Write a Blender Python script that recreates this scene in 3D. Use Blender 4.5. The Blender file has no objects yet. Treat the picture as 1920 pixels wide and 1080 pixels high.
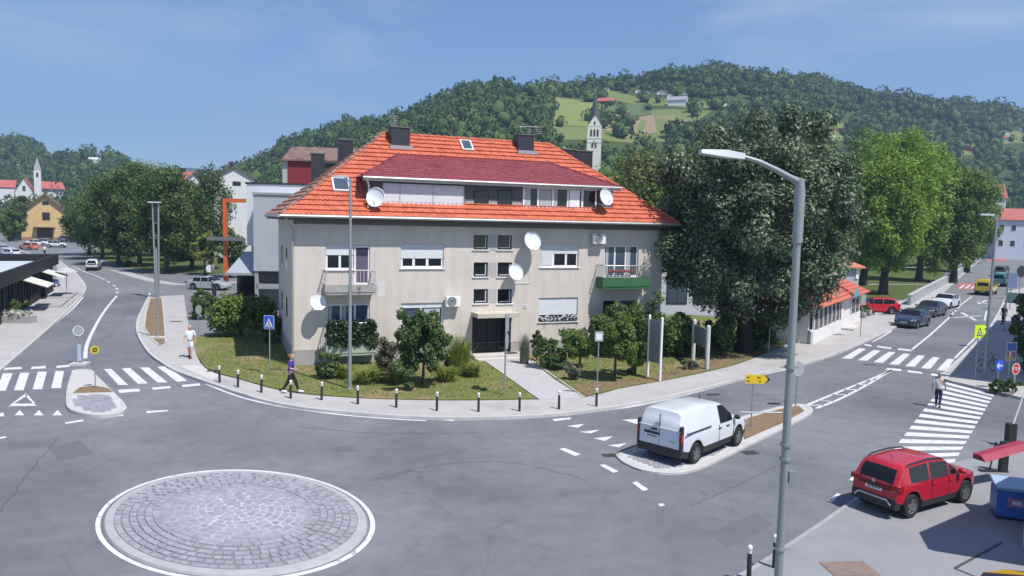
import bpy, math, random
import numpy as np
from mathutils import Matrix, Vector
R = math.radians
rnd = random.Random(7)
rng = np.random.default_rng(7)
SC = bpy.context.scene
COL = SC.collection

# ---------------------------------------------------------------- camera
FPX, CAMZ, PITCH, ROLL = 1400.0, 8.0, R(5.1), R(1.3)
_f = Vector((0, math.cos(PITCH), -math.sin(PITCH)))
_r0 = Vector((1, 0, 0)); _u0 = _r0.cross(_f)
_r = _r0 * math.cos(ROLL) + _u0 * math.sin(ROLL)
_u = -_r0 * math.sin(ROLL) + _u0 * math.cos(ROLL)
cam = bpy.data.cameras.new('camera')
cam.sensor_width = 36.0; cam.lens = 36.0 * FPX / 1920.0
cam.clip_start = 0.1; cam.clip_end = 20000
camo = bpy.data.objects.new('camera', cam); COL.objects.link(camo)
camo.matrix_world = Matrix(((_r.x, _u.x, -_f.x, 0), (_r.y, _u.y, -_f.y, 0), (_r.z, _u.z, -_f.z, CAMZ), (0, 0, 0, 1)))
SC.camera = camo

# ---------------------------------------------------------------- sky, sun, exposure
SUN_EL = R(59.0)
SUN_DIR = Vector((0.72 * math.cos(SUN_EL), -0.694 * math.cos(SUN_EL), math.sin(SUN_EL)))   # towards the sun
world = bpy.data.worlds.new('World'); SC.world = world; world.use_nodes = True
wn = world.node_tree; wn.nodes.clear()
w_out = wn.nodes.new('ShaderNodeOutputWorld'); w_bg = wn.nodes.new('ShaderNodeBackground')
w_sky = wn.nodes.new('ShaderNodeTexSky'); w_sky.sky_type = 'NISHITA'; w_sky.sun_disc = False
w_sky.sun_elevation = SUN_EL; w_sky.sun_rotation = math.atan2(SUN_DIR.x, SUN_DIR.y)
w_sky.altitude = 1800; w_sky.air_density = 1.0; w_sky.dust_density = 0.2; w_sky.ozone_density = 5.0
w_tc = wn.nodes.new('ShaderNodeTexCoord'); w_map = wn.nodes.new('ShaderNodeMapping')
w_map.inputs['Scale'].default_value = (1.6, 1.6, 7.0)
w_no = wn.nodes.new('ShaderNodeTexNoise'); w_no.inputs['Scale'].default_value = 1.7
w_no.inputs['Detail'].default_value = 6; w_no.inputs['Roughness'].default_value = 0.55; w_no.inputs['Distortion'].default_value = 0.3
w_rp = wn.nodes.new('ShaderNodeMapRange'); w_rp.inputs[1].default_value = 0.47; w_rp.inputs[2].default_value = 0.72
w_rp.inputs[3].default_value = 0.0; w_rp.inputs[4].default_value = 0.55
w_mx = wn.nodes.new('ShaderNodeMixRGB'); w_mx.inputs['Color2'].default_value = (4.6, 5.0, 6.2, 1)
wn.links.new(w_tc.outputs['Generated'], w_map.inputs['Vector']); wn.links.new(w_map.outputs[0], w_no.inputs['Vector'])
wn.links.new(w_no.outputs['Fac'], w_rp.inputs[0]); wn.links.new(w_rp.outputs[0], w_mx.inputs['Fac'])
wn.links.new(w_sky.outputs[0], w_mx.inputs['Color1']); wn.links.new(w_mx.outputs[0], w_bg.inputs['Color'])
w_bg.inputs['Strength'].default_value = 0.124
wn.links.new(w_bg.outputs[0], w_out.inputs['Surface'])
sun = bpy.data.lights.new('sun', 'SUN'); sun.energy = 5.0; sun.angle = R(0.53); sun.color = (1.0, 0.955, 0.89)
suno = bpy.data.objects.new('sun', sun); COL.objects.link(suno)
suno.rotation_euler = (-SUN_DIR).to_track_quat('-Z', 'Y').to_euler(); suno.location = (40, -40, 80)
vs = SC.view_settings; vs.view_transform = 'Standard'; vs.look = 'None'; vs.gamma = 1.0; vs.use_curve_mapping = False
vs.exposure = 0.27
SC.cycles.use_denoising = True
try: SC.cycles.denoiser = 'OPENIMAGEDENOISE'
except Exception: pass
SC.cycles.max_bounces = 8; SC.cycles.transparent_max_bounces = 8; SC.cycles.sample_clamp_indirect = 6.0
SC.cycles.volume_bounces = 0
SC.cycles.use_adaptive_sampling = True; SC.cycles.adaptive_threshold = 0.015

# ---------------------------------------------------------------- measuring helpers (photo pixel -> point in the place)
CAMP = Vector((0, 0, CAMZ))
def ray(px, py): return _f + _r * ((px - 960) / FPX) + _u * ((540 - py) / FPX)
def G(px, py, z=0.0):
    d = ray(px, py); return CAMP + d * ((z - CAMZ) / d.z)
def AY(px, py, Y):
    d = ray(px, py); return CAMP + d * (Y / d.y)
def GL(pts, z=0.0): return [G(x, y, z).to_2d() for x, y in pts]
def ht(px, py, base): return AY(px, py, base.y).z

# ---------------------------------------------------------------- materials
MATS = {}
def M(name, col=(.5, .5, .5), rough=.7, var=.12, scale=2.0, bump=0.0, metal=0.0, spec=.4, coat=0.0, stain=None, emit=0):
    if name in MATS: return MATS[name]
    m = bpy.data.materials.new(name); m.use_nodes = True; MATS[name] = m
    nt = m.node_tree; b = nt.nodes['Principled BSDF']
    b.inputs['Roughness'].default_value = rough; b.inputs['Metallic'].default_value = metal
    b.inputs['Specular IOR Level'].default_value = spec; b.inputs['Coat Weight'].default_value = coat
    b.inputs['Coat Roughness'].default_value = .05
    c4 = (*col, 1)
    if var <= 0:
        b.inputs['Base Color'].default_value = c4; return m
    tc = nt.nodes.new('ShaderNodeTexCoord')
    n1 = nt.nodes.new('ShaderNodeTexNoise'); n1.inputs['Scale'].default_value = scale; n1.inputs['Detail'].default_value = 6
    n1.inputs['Roughness'].default_value = .65
    nt.links.new(tc.outputs['Object'], n1.inputs['Vector'])
    mr = nt.nodes.new('ShaderNodeMapRange'); mr.inputs[1].default_value = .3; mr.inputs[2].default_value = .7
    mr.inputs[3].default_value = 1 - var; mr.inputs[4].default_value = 1 + var
    nt.links.new(n1.outputs['Fac'], mr.inputs[0])
    mu = nt.nodes.new('ShaderNodeMixRGB'); mu.blend_type = 'MULTIPLY'; mu.inputs['Fac'].default_value = 1
    mu.inputs['Color1'].default_value = c4
    nt.links.new(mr.outputs[0], mu.inputs['Color2'])
    out = mu.outputs[0]
    if stain:
        n2 = nt.nodes.new('ShaderNodeTexNoise'); n2.inputs['Scale'].default_value = stain[1]; n2.inputs['Detail'].default_value = 8
        nt.links.new(tc.outputs['Object'], n2.inputs['Vector'])
        m2 = nt.nodes.new('ShaderNodeMapRange'); m2.inputs[1].default_value = stain[2]; m2.inputs[2].default_value = stain[2] + .14
        nt.links.new(n2.outputs['Fac'], m2.inputs[0])
        mx = nt.nodes.new('ShaderNodeMixRGB'); mx.inputs['Color2'].default_value = (*stain[0], 1)
        nt.links.new(m2.outputs[0], mx.inputs['Fac']); nt.links.new(out, mx.inputs['Color1']); out = mx.outputs[0]
    nt.links.new(out, b.inputs['Base Color'])
    if bump > 0:
        n3 = nt.nodes.new('ShaderNodeTexNoise'); n3.inputs['Scale'].default_value = scale * 9; n3.inputs['Detail'].default_value = 4
        nt.links.new(tc.outputs['Object'], n3.inputs['Vector'])
        bp = nt.nodes.new('ShaderNodeBump'); bp.inputs['Strength'].default_value = bump; bp.inputs['Distance'].default_value = .03
        nt.links.new(n3.outputs['Fac'], bp.inputs['Height']); nt.links.new(bp.outputs[0], b.inputs['Normal'])
    return m
def leafmat(name, cols, transl=.25, rough=.55, big=.22, spec=.3, wr=.6):
    """foliage: every leaf takes its own colour from the ramp, larger patches drift lighter and darker"""
    if name in MATS: return MATS[name]
    m = bpy.data.materials.new(name); m.use_nodes = True; MATS[name] = m
    nt = m.node_tree; b = nt.nodes['Principled BSDF']; b.inputs['Roughness'].default_value = rough
    b.inputs['Specular IOR Level'].default_value = spec
    ge = nt.nodes.new('ShaderNodeNewGeometry'); tc = nt.nodes.new('ShaderNodeTexCoord')
    no = nt.nodes.new('ShaderNodeTexNoise'); no.inputs['Scale'].default_value = big; no.inputs['Detail'].default_value = 3
    nt.links.new(tc.outputs['Object'], no.inputs['Vector'])
    ad = nt.nodes.new('ShaderNodeMath'); ad.operation = 'MULTIPLY_ADD'; ad.inputs[1].default_value = wr
    nt.links.new(ge.outputs['Random Per Island'], ad.inputs[0])
    ml = nt.nodes.new('ShaderNodeMapRange'); ml.inputs[1].default_value = .3; ml.inputs[2].default_value = .7; ml.inputs[4].default_value = 1 - wr
    nt.links.new(no.outputs['Fac'], ml.inputs[0]); nt.links.new(ml.outputs[0], ad.inputs[2])
    cr = nt.nodes.new('ShaderNodeValToRGB'); e = cr.color_ramp.elements
    for i, c in enumerate(cols):
        if i > 1: e.new(i / (len(cols) - 1))
        e[i].position = i / (len(cols) - 1); e[i].color = (*c, 1)
    nt.links.new(ad.outputs[0], cr.inputs[0]); nt.links.new(cr.outputs[0], b.inputs['Base Color'])
    if transl > 0:
        tr = nt.nodes.new('ShaderNodeBsdfTranslucent'); nt.links.new(cr.outputs[0], tr.inputs['Color'])
        ms = nt.nodes.new('ShaderNodeMixShader'); ms.inputs[0].default_value = transl
        nt.links.new(b.outputs[0], ms.inputs[1]); nt.links.new(tr.outputs[0], ms.inputs[2])
        nt.links.new(ms.outputs[0], nt.nodes['Material Output'].inputs['Surface'])
    return m
def glassmat(name='window_glass', col=(.012, .015, .022), rough=.06):
    return M(name, col, rough=rough, var=0, spec=.45)

# ---------------------------------------------------------------- mesh helpers
class MB:
    def __init__(s): s.v = []; s.f = []; s.m = []; s.T = None
    def add(s, vs, fs, mi=0):
        o = len(s.v); s.v += [tuple(v) for v in vs]
        for f in fs: s.f.append(tuple(o + i for i in f)); s.m.append(mi)
        return s
    def bx(s, x0, x1, y0, y1, z0, z1, mi=0):
        return s.add([(x0, y0, z0), (x1, y0, z0), (x1, y1, z0), (x0, y1, z0), (x0, y0, z1), (x1, y0, z1), (x1, y1, z1), (x0, y1, z1)],
                     [(3, 2, 1, 0), (4, 5, 6, 7), (0, 1, 5, 4), (1, 2, 6, 5), (2, 3, 7, 6), (3, 0, 4, 7)], mi)
    def box(s, c, sz, rz=0, mi=0):
        h = [q / 2 for q in sz]; ca, sa = math.cos(rz), math.sin(rz); vs = []
        for dz in (-1, 1):
            for dx, dy in ((-1, -1), (1, -1), (1, 1), (-1, 1)):
                x, y = dx * h[0], dy * h[1]
                vs.append((c[0] + x * ca - y * sa, c[1] + x * sa + y * ca, c[2] + dz * h[2]))
        return s.add(vs, [(3, 2, 1, 0), (4, 5, 6, 7), (0, 1, 5, 4), (1, 2, 6, 5), (2, 3, 7, 6), (3, 0, 4, 7)], mi)
    def prism(s, poly, z0, z1, mi=0, mside=None, bottom=False):
        n = len(poly); a = sum(poly[i][0] * poly[(i + 1) % n][1] - poly[(i + 1) % n][0] * poly[i][1] for i in range(n))
        if a < 0: poly = poly[::-1]
        vs = [(p[0], p[1], z0) for p in poly] + [(p[0], p[1], z1) for p in poly]
        s.add(vs, [tuple(range(n, 2 * n))] + ([tuple(range(n - 1, -1, -1))] if bottom else []), mi)
        o = len(s.v) - 2 * n
        for i in range(n):
            j = (i + 1) % n; s.f.append((o + i, o + j, o + n + j, o + n + i)); s.m.append(mi if mside is None else mside)
        return s
    def tube(s, path, r, n=8, mi=0, cap=True):
        P = [Vector(p) for p in path]; k = len(P); rs = r if isinstance(r, (list, tuple)) else [r] * k
        o = len(s.v); up = None
        for i in range(k):
            t = (P[min(i + 1, k - 1)] - P[max(i - 1, 0)])
            t = t.normalized() if t.length > 1e-9 else Vector((0, 0, 1))
            if up is None: up = Vector((0, 0, 1)) if abs(t.z) < .9 else Vector((1, 0, 0))
            a = t.cross(up)
            if a.length < 1e-6: a = t.orthogonal()
            a.normalize(); b = a.cross(t).normalized(); up = b
            for j in range(n):
                q = 2 * math.pi * j / n; s.v.append(tuple(P[i] + (a * math.cos(q) + b * math.sin(q)) * rs[i]))
        for i in range(k - 1):
            for j in range(n):
                j2 = (j + 1) % n
                s.f.append((o + i * n + j2, o + i * n + j, o + (i + 1) * n + j, o + (i + 1) * n + j2)); s.m.append(mi)
        if cap:
            s.f.append(tuple(o + j for j in range(n))); s.m.append(mi)
            s.f.append(tuple(o + (k - 1) * n + j for j in range(n - 1, -1, -1))); s.m.append(mi)
        return s
    def lathe(s, prof, n=16, c=(0, 0, 0), mi=0, axis='z', sx=1, sy=1):
        o = len(s.v); k = len(prof)
        for (r_, h) in prof:
            for j in range(n):
                q = 2 * math.pi * j / n; x, y = r_ * math.cos(q) * sx, r_ * math.sin(q) * sy
                p = (x, y, h) if axis == 'z' else ((x, h, y) if axis == 'y' else (h, x, y))
                s.v.append((p[0] + c[0], p[1] + c[1], p[2] + c[2]))
        for i in range(k - 1):
            for j in range(n):
                j2 = (j + 1) % n; q = (o + i * n + j, o + i * n + j2, o + (i + 1) * n + j2, o + (i + 1) * n + j)
                s.f.append(q if axis == 'z' else q[::-1]); s.m.append(mi)
        return s
    def ell(s, c, r_, nu=10, nv=7, mi=0):
        pr = [(max(math.sin(math.pi * i / nv), .001), -math.cos(math.pi * i / nv)) for i in range(nv + 1)]
        o = len(s.v); s.lathe(pr, nu, (0, 0, 0), mi)
        for i in range(o, len(s.v)): x, y, z = s.v[i]; s.v[i] = (c[0] + x * r_[0], c[1] + y * r_[1], c[2] + z * r_[2])
        return s
    def disc(s, c, r_, n=20, nrm='y', mi=0, sgn=-1):
        vs = []
        for j in range(n):
            q = 2 * math.pi * j / n; a, b = r_ * math.cos(q), r_ * math.sin(q)
            vs.append((c[0] + a, c[1], c[2] + b) if nrm == 'y' else ((c[0], c[1] + a, c[2] + b) if nrm == 'x' else (c[0] + a, c[1] + b, c[2])))
        return s.add(vs, [tuple(range(n)) if sgn < 0 else tuple(range(n - 1, -1, -1))], mi)
    def mesh(s, name, mats, smooth=None):
        me = bpy.data.meshes.new(name); me.from_pydata(s.v, [], s.f)
        for m in (mats if isinstance(mats, (list, tuple)) else [mats]): me.materials.append(m)
        if any(s.m): me.polygons.foreach_set('material_index', s.m)
        if smooth is not None:
            me.polygons.foreach_set('use_smooth', [True] * len(me.polygons)); me.update()
            me.set_sharp_from_angle(angle=R(smooth))
        me.update(); return me
    def build(s, name, mats, parent=None, smooth=None, loc=None, rz=None):
        o = bpy.data.objects.new(name, s.mesh(name, mats, smooth)); COL.objects.link(o)
        if parent: o.parent = parent
        if loc is not None: o.location = loc
        if rz is not None: o.rotation_euler = (0, 0, rz)
        return o
def tag(o, label=None, cat=None, group=None, kind=None):
    if label: o['label'] = label
    if cat: o['category'] = cat
    if group: o['group'] = group
    if kind: o['kind'] = kind
    return o
def thing(name, label, cat, loc=(0, 0, 0), rz=0.0, group=None):
    o = bpy.data.objects.new(name, None); COL.objects.link(o); o.empty_display_size = .3
    o.location = loc; o.rotation_euler = (0, 0, rz); return tag(o, label, cat, group)
def inst(src, parent=None, loc=(0, 0, 0), rot=(0, 0, 0), scale=(1, 1, 1)):
    o = src.copy(); COL.objects.link(o); o.parent = parent; o.location = loc; o.rotation_euler = rot; o.scale = scale; return o
def copy_tree(o, parent=None):
    c = o.copy(); COL.objects.link(c); c.parent = parent
    for ch in o.children:
        copy_tree(ch, c)
    return c
def np_obj(name, V, F, mat, parent=None, kind=None, smooth=False):
    me = bpy.data.meshes.new(name); nv, nf, k = len(V), len(F), F.shape[1]
    me.vertices.add(nv); me.vertices.foreach_set('co', np.ascontiguousarray(V, dtype=np.float32).ravel())
    me.loops.add(nf * k); me.loops.foreach_set('vertex_index', np.ascontiguousarray(F, dtype=np.int32).ravel())
    me.polygons.add(nf); me.polygons.foreach_set('loop_start', np.arange(0, nf * k, k, dtype=np.int32))
    if smooth: me.polygons.foreach_set('use_smooth', np.ones(nf, dtype=bool))
    me.update(calc_edges=True); me.materials.append(mat)
    o = bpy.data.objects.new(name, me); COL.objects.link(o)
    if parent: o.parent = parent
    if kind: o['kind'] = kind
    return o
def offset_line(pts, d):
    out = []; n = len(pts)
    for i in range(n):
        a = Vector(pts[max(i - 1, 0)]); b = Vector(pts[min(i + 1, n - 1)]); t = (b - a).normalized()
        out.append(Vector(pts[i]) + Vector((-t.y, t.x)) * d)
    return out
def smooth_line(pts, sub=4):
    """Catmull-Rom through 2-D points"""
    P = [Vector(p) for p in pts]; out = []
    for i in range(len(P) - 1):
        p0, p1, p2, p3 = P[max(i - 1, 0)], P[i], P[i + 1], P[min(i + 2, len(P) - 1)]
        for k in range(sub):
            t = k / sub
            out.append(.5 * ((2 * p1) + (p2 - p0) * t + (2 * p0 - 5 * p1 + 4 * p2 - p3) * t * t + (3 * p1 - p0 - 3 * p2 + p3) * t ** 3))
    out.append(P[-1]); return out
def ribbon(mb, pts, w, z, mi=0):
    a = offset_line(pts, w / 2); b = offset_line(pts, -w / 2)
    vs = [(p.x, p.y, z) for p in b] + [(p.x, p.y, z) for p in a]; n = len(pts)
    return mb.add(vs, [(i, i + 1, n + i + 1, n + i) for i in range(n - 1)], mi)
def rail(mb, pts, w, z0, z1, mi=0):
    """a kerb-like bar along 2-D points"""
    a = offset_line(pts, w / 2); b = offset_line(pts, -w / 2); n = len(pts)
    vs = [(p.x, p.y, z) for L in (b, a) for z in (z0, z1) for p in L]
    f = []
    for i in range(n - 1):
        f += [(n + i, n + i + 1, 3 * n + i + 1, 3 * n + i), (i, i + 1, n + i + 1, n + i), (2 * n + i + 1, 2 * n + i, 3 * n + i, 3 * n + i + 1)]
    f += [(0, n, 3 * n, 2 * n), (n - 1, 3 * n - 1, 4 * n - 1, 2 * n - 1)]
    return mb.add(vs, f, mi)

def weathered(m, kind):
    """add streaks (walls) or tile-to-tile tone (roofs) in front of the base colour"""
    nt = m.node_tree; b = nt.nodes['Principled BSDF']; L = nt.links.new; src = b.inputs['Base Color'].links[0].from_socket; tc = nt.nodes.new('ShaderNodeTexCoord')
    mp = nt.nodes.new('ShaderNodeMapping'); L(tc.outputs['Object'], mp.inputs['Vector']); mu = nt.nodes.new('ShaderNodeMixRGB'); mu.blend_type = 'MULTIPLY'; mu.inputs[0].default_value = 1; mr = nt.nodes.new('ShaderNodeMapRange')
    if kind == 'wall':
        mp.inputs['Scale'].default_value = (2.2, 2.2, .22); n = nt.nodes.new('ShaderNodeTexNoise'); n.inputs['Scale'].default_value = 1.0; n.inputs['Detail'].default_value = 7; n.inputs['Roughness'].default_value = .7; L(mp.outputs[0], n.inputs['Vector']); L(n.outputs['Fac'], mr.inputs[0])
        for i, v in enumerate((.36, .62, .91, 1.04)): mr.inputs[i + 1].default_value = v
    else:
        mp.inputs['Scale'].default_value = (1 / .26, 1 / .33, 1 / .28); n = nt.nodes.new('ShaderNodeTexWhiteNoise'); n.noise_dimensions = '3D'; fl = nt.nodes.new('ShaderNodeVectorMath'); fl.operation = 'FLOOR'; L(mp.outputs[0], fl.inputs[0]); L(fl.outputs[0], n.inputs['Vector']); L(n.outputs['Value'], mr.inputs[0])
        for i, v in enumerate((0, 1, .84, 1.08)): mr.inputs[i + 1].default_value = v
    L(src, mu.inputs[1]); L(mr.outputs[0], mu.inputs[2]); L(mu.outputs[0], b.inputs['Base Color']); return m
# ================================================================ ground, road, pavements
def asphalt(name, c0, c1, sc=.35):
    m = bpy.data.materials.new(name); m.use_nodes = True; nt = m.node_tree; b = nt.nodes['Principled BSDF']
    b.inputs['Roughness'].default_value = .82; b.inputs['Specular IOR Level'].default_value = .35
    tc = nt.nodes.new('ShaderNodeTexCoord'); L = nt.links.new
    def noise(scale, det, rough=.6, dist=0, vec=None):
        n = nt.nodes.new('ShaderNodeTexNoise'); n.inputs['Scale'].default_value = scale; n.inputs['Detail'].default_value = det
        n.inputs['Roughness'].default_value = rough; n.inputs['Distortion'].default_value = dist
        L(vec or tc.outputs['Object'], n.inputs['Vector']); return n.outputs['Fac']
    def rng_(s, a, b_, c, d):
        q = nt.nodes.new('ShaderNodeMapRange'); L(s, q.inputs[0])
        for i, v in enumerate((a, b_, c, d)): q.inputs[i + 1].default_value = v
        return q.outputs[0]
    big = rng_(noise(.11, 5, .6, .6), .34, .66, 0, 1)
    mx = nt.nodes.new('ShaderNodeMixRGB'); mx.inputs['Color1'].default_value = (*c0, 1); mx.inputs['Color2'].default_value = (*c1, 1); L(big, mx.inputs[0])
    def mul(col, fac):
        q = nt.nodes.new('ShaderNodeMixRGB'); q.blend_type = 'MULTIPLY'; q.inputs[0].default_value = 1; L(col, q.inputs[1]); L(fac, q.inputs[2]); return q.outputs[0]
    col = mul(mx.outputs[0], rng_(noise(1.3, 6, .7), .3, .7, .86, 1.14))
    col = mul(col, rng_(noise(60, 2, .8), .3, .7, .84, 1.16))
    # oil and tar blotches
    col = mul(col, rng_(noise(.55, 8, .62, 1.2), .63, .74, 1.0, .80))
    # hairline cracks
    vo = nt.nodes.new('ShaderNodeTexVoronoi'); vo.feature = 'DISTANCE_TO_EDGE'; vo.inputs['Scale'].default_value = .16
    nv = nt.nodes.new('ShaderNodeTexNoise'); nv.inputs['Scale'].default_value = .8; nv.inputs['Detail'].default_value = 4; L(tc.outputs['Object'], nv.inputs['Vector'])
    av = nt.nodes.new('ShaderNodeMixRGB'); av.blend_type = 'ADD'; av.inputs[0].default_value = .9; L(tc.outputs['Object'], av.inputs[1]); L(nv.outputs['Color'], av.inputs[2])
    L(av.outputs[0], vo.inputs['Vector'])
    ck = rng_(vo.outputs['Distance'], 0.0, .0035, .78, 1.0)
    col = mul(col, ck)
    if name == 'asphalt':      # tyre-polished lane round the island
        sb = nt.nodes.new('ShaderNodeVectorMath'); sb.operation = 'DISTANCE'; sb.inputs[1].default_value = (-7.15, 19.5, 0); L(tc.outputs['Object'], sb.inputs[0])
        wob = nt.nodes.new('ShaderNodeMath'); wob.operation = 'MULTIPLY_ADD'; wob.inputs[1].default_value = 2.2; L(noise(.35, 4), wob.inputs[0]); L(sb.outputs['Value'], wob.inputs[2])
        col = mul(col, rng_(wob.outputs[0], 5.4, 6.6, 1.04, .90)); col = mul(col, rng_(wob.outputs[0], 8.2, 10.0, 1.0, 1.10))
    L(col, b.inputs['Base Color'])
    bp = nt.nodes.new('ShaderNodeBump'); bp.inputs['Strength'].default_value = .25; bp.inputs['Distance'].default_value = .01
    L(noise(90, 3), bp.inputs['Height']); L(bp.outputs[0], b.inputs['Normal'])
    MATS[name] = m; return m
A_ROAD = asphalt('asphalt', (.118, .124, .146), (.192, .197, .220))
A_OLD = asphalt('old_asphalt', (.16, .165, .18), (.20, .205, .22))
M_PAVE = M('pavement_concrete', (.40, .385, .385), .85, .10, .7, .15, stain=((.34, .33, .335), .5, .56))
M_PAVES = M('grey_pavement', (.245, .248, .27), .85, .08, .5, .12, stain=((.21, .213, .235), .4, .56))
M_KERB = M('kerb_stone', (.46, .455, .45), .8, .14, 1.5, .1)
M_PAINT = M('road_paint', (.62, .625, .65), .6, .12, 5.0, stain=((.34, .345, .365), 3.2, .57))
M_RED = M('red_road_surface', (.42, .12, .11), .8, .15, 2)
def turf(name, g0, g1, dry, thr=.5, sc=.35):
    m = bpy.data.materials.new(name); m.use_nodes = True; nt = m.node_tree; b = nt.nodes['Principled BSDF']; L = nt.links.new
    b.inputs['Roughness'].default_value = .95; b.inputs['Specular IOR Level'].default_value = .1
    tc = nt.nodes.new('ShaderNodeTexCoord')
    def noise(s, d):
        n = nt.nodes.new('ShaderNodeTexNoise'); n.inputs['Scale'].default_value = s; n.inputs['Detail'].default_value = d; n.inputs['Roughness'].default_value = .65
        L(tc.outputs['Object'], n.inputs['Vector']); return n.outputs['Fac']
    def mixc(f, a, b_, lo, hi):
        q = nt.nodes.new('ShaderNodeMapRange'); L(f, q.inputs[0]); q.inputs[1].default_value = lo; q.inputs[2].default_value = hi
        x = nt.nodes.new('ShaderNodeMixRGB'); L(q.outputs[0], x.inputs[0])
        for k, c in ((1, a), (2, b_)):
            if isinstance(c, tuple): x.inputs[k].default_value = (*c, 1)
            else: L(c, x.inputs[k])
        return x.outputs[0]
    c = mixc(noise(9, 5), g0, g1, .35, .65)
    c = mixc(noise(sc, 6), c, dry, thr - .06, thr + .10)
    c2 = nt.nodes.new('ShaderNodeMapRange'); L(noise(22, 3), c2.inputs[0]); c2.inputs[1].default_value = .3; c2.inputs[2].default_value = .7
    c2.inputs[3].default_value = .65; c2.inputs[4].default_value = 1.3
    mu = nt.nodes.new('ShaderNodeMixRGB'); mu.blend_type = 'MULTIPLY'; mu.inputs[0].default_value = 1; L(c, mu.inputs[1]); L(c2.outputs[0], mu.inputs[2])
    L(mu.outputs[0], b.inputs['Base Color'])
    bp = nt.nodes.new('ShaderNodeBump'); bp.inputs['Strength'].default_value = .8; bp.inputs['Distance'].default_value = .06
    L(noise(30, 4), bp.inputs['Height']); L(bp.outputs[0], b.inputs['Normal'])
    MATS[name] = m; return m
M_LAWN = turf('dry_lawn', (.13, .165, .045), (.21, .23, .08), (.31, .235, .135), .56, .3)
M_PARK = turf('park_grass', (.07, .10, .03), (.12, .15, .05), (.16, .15, .07), .62, .15)
M_BED = turf('dry_bed', (.22, .155, .095), (.28, .20, .125), (.17, .15, .07), .58, .8)

def struct(o): o['kind'] = 'structure'; return o
# ---- asphalt sheets
road = struct(MB().prism([(-62, 1.5), (46, 1.5), (46, 74), (-62, 74)], -.3, 0).build('road', A_ROAD))
lp = GL([(0, 640), (150, 470), (60, 425), (-250, 425), (-500, 640)], -.012)
struct(MB().prism([(-300, 60), (-30, 60), (-30, 110), (-60, 150), (-95, 290), (-300, 290)], -.3, -.012).build('parking_lot', A_OLD))
struct(MB().prism([(30, 40), (60, 40), (120, 140), (200, 290), (135, 290), (60, 120), (30, 74)], -.3, -.008).build('side_street', A_OLD))
struct(MB().prism(GL([(230, 520), (420, 512), (560, 512), (560, 640), (360, 640), (300, 560)], 0), -.3, .008).build('forecourt', A_OLD))

# ---- pavements
def pavement(name, front, back, z=.12, mat=M_PAVE, kerb=True, kw=.16, km=None):
    f = GL(front, z); b = GL(back, z)
    f = smooth_line(f, 3); b = smooth_line(b, 2)
    inner = offset_line(f, 0)
    o = struct(MB().prism(list(f) + list(b)[::-1], -.2, z).build(name, mat))
    if kerb:
        k = MB(); rail(k, f, kw, -.1, z + .008); k.build('kerb', km or M_KERB, o)
    return o
F_N = [(279, 556), (262, 590), (257, 612), (262, 632), (282, 662), (318, 687), (352, 702), (392, 716), (440, 732), (500, 750), (570, 763), (660, 772),
       (760, 779), (860, 782), (980, 779), (1090, 770), (1180, 757), (1270, 739), (1360, 716), (1440, 696), (1522, 676), (1577, 658), (1632, 634), (1675, 614), (1712, 592)]
B_N = [(345, 553), (350, 590), (358, 625), (368, 665), (385, 690), (412, 702), (445, 710), (500, 726), (560, 738), (630, 744), (700, 748), (830, 751),
       (960, 750), (1095, 745), (1160, 729), (1260, 711), (1340, 694), (1400, 677), (1490, 640), (1530, 630), (1570, 612), (1600, 600), (1640, 590)]
pv_n = pavement('pavement_north', F_N, B_N)
pv_w = pavement('pavement_west', [(-60, 742), (0, 692), (60, 641), (110, 597), (148, 560), (160, 541), (154, 526), (140, 510), (122, 497), (112, 488)],
                [(-200, 700), (-120, 655), (-40, 620), (0, 600), (40, 578), (70, 558), (95, 536), (108, 520), (106, 500), (100, 488)])
# pavement under the near lamp post and the red car
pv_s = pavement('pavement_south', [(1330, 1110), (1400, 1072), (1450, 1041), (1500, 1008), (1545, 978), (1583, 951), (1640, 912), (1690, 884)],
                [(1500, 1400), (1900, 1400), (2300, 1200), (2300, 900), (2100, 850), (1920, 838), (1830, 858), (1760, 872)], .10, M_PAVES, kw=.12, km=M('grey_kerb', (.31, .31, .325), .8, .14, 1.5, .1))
pv_e = pavement('pavement_east', [(2050, 778), (1905, 742), (1830, 724), (1772, 710), (1768, 702), (1800, 672), (1838, 634), (1862, 604), (1880, 570), (1890, 546)],
                [(2200, 760), (2200, 720), (2200, 690), (2200, 660), (2150, 630), (2100, 600), (2060, 580), (2000, 560), (1970, 546), (1940, 534)])
# pale kerb-side pavement and driveway by the retaining wall
MB().prism(GL([(1690, 578), (1712, 592), (1735, 572), (1770, 548), (1800, 520), (1842, 484), (1830, 482), (1790, 508), (1740, 540), (1700, 562), (1640, 572), (1640, 590)], .10), -.2, .10).build('pavement_driveway', M_PAVE)['kind'] = 'structure'
# drop-kerb slab where the left crossing meets the pavement
dk = MB().prism(GL([(337, 686), (372, 684), (412, 704), (396, 712)], .125), .05, .128).build('ramp', M('ramp_concrete', (.52, .50, .50), .85, .08, 2), pv_n)

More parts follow.
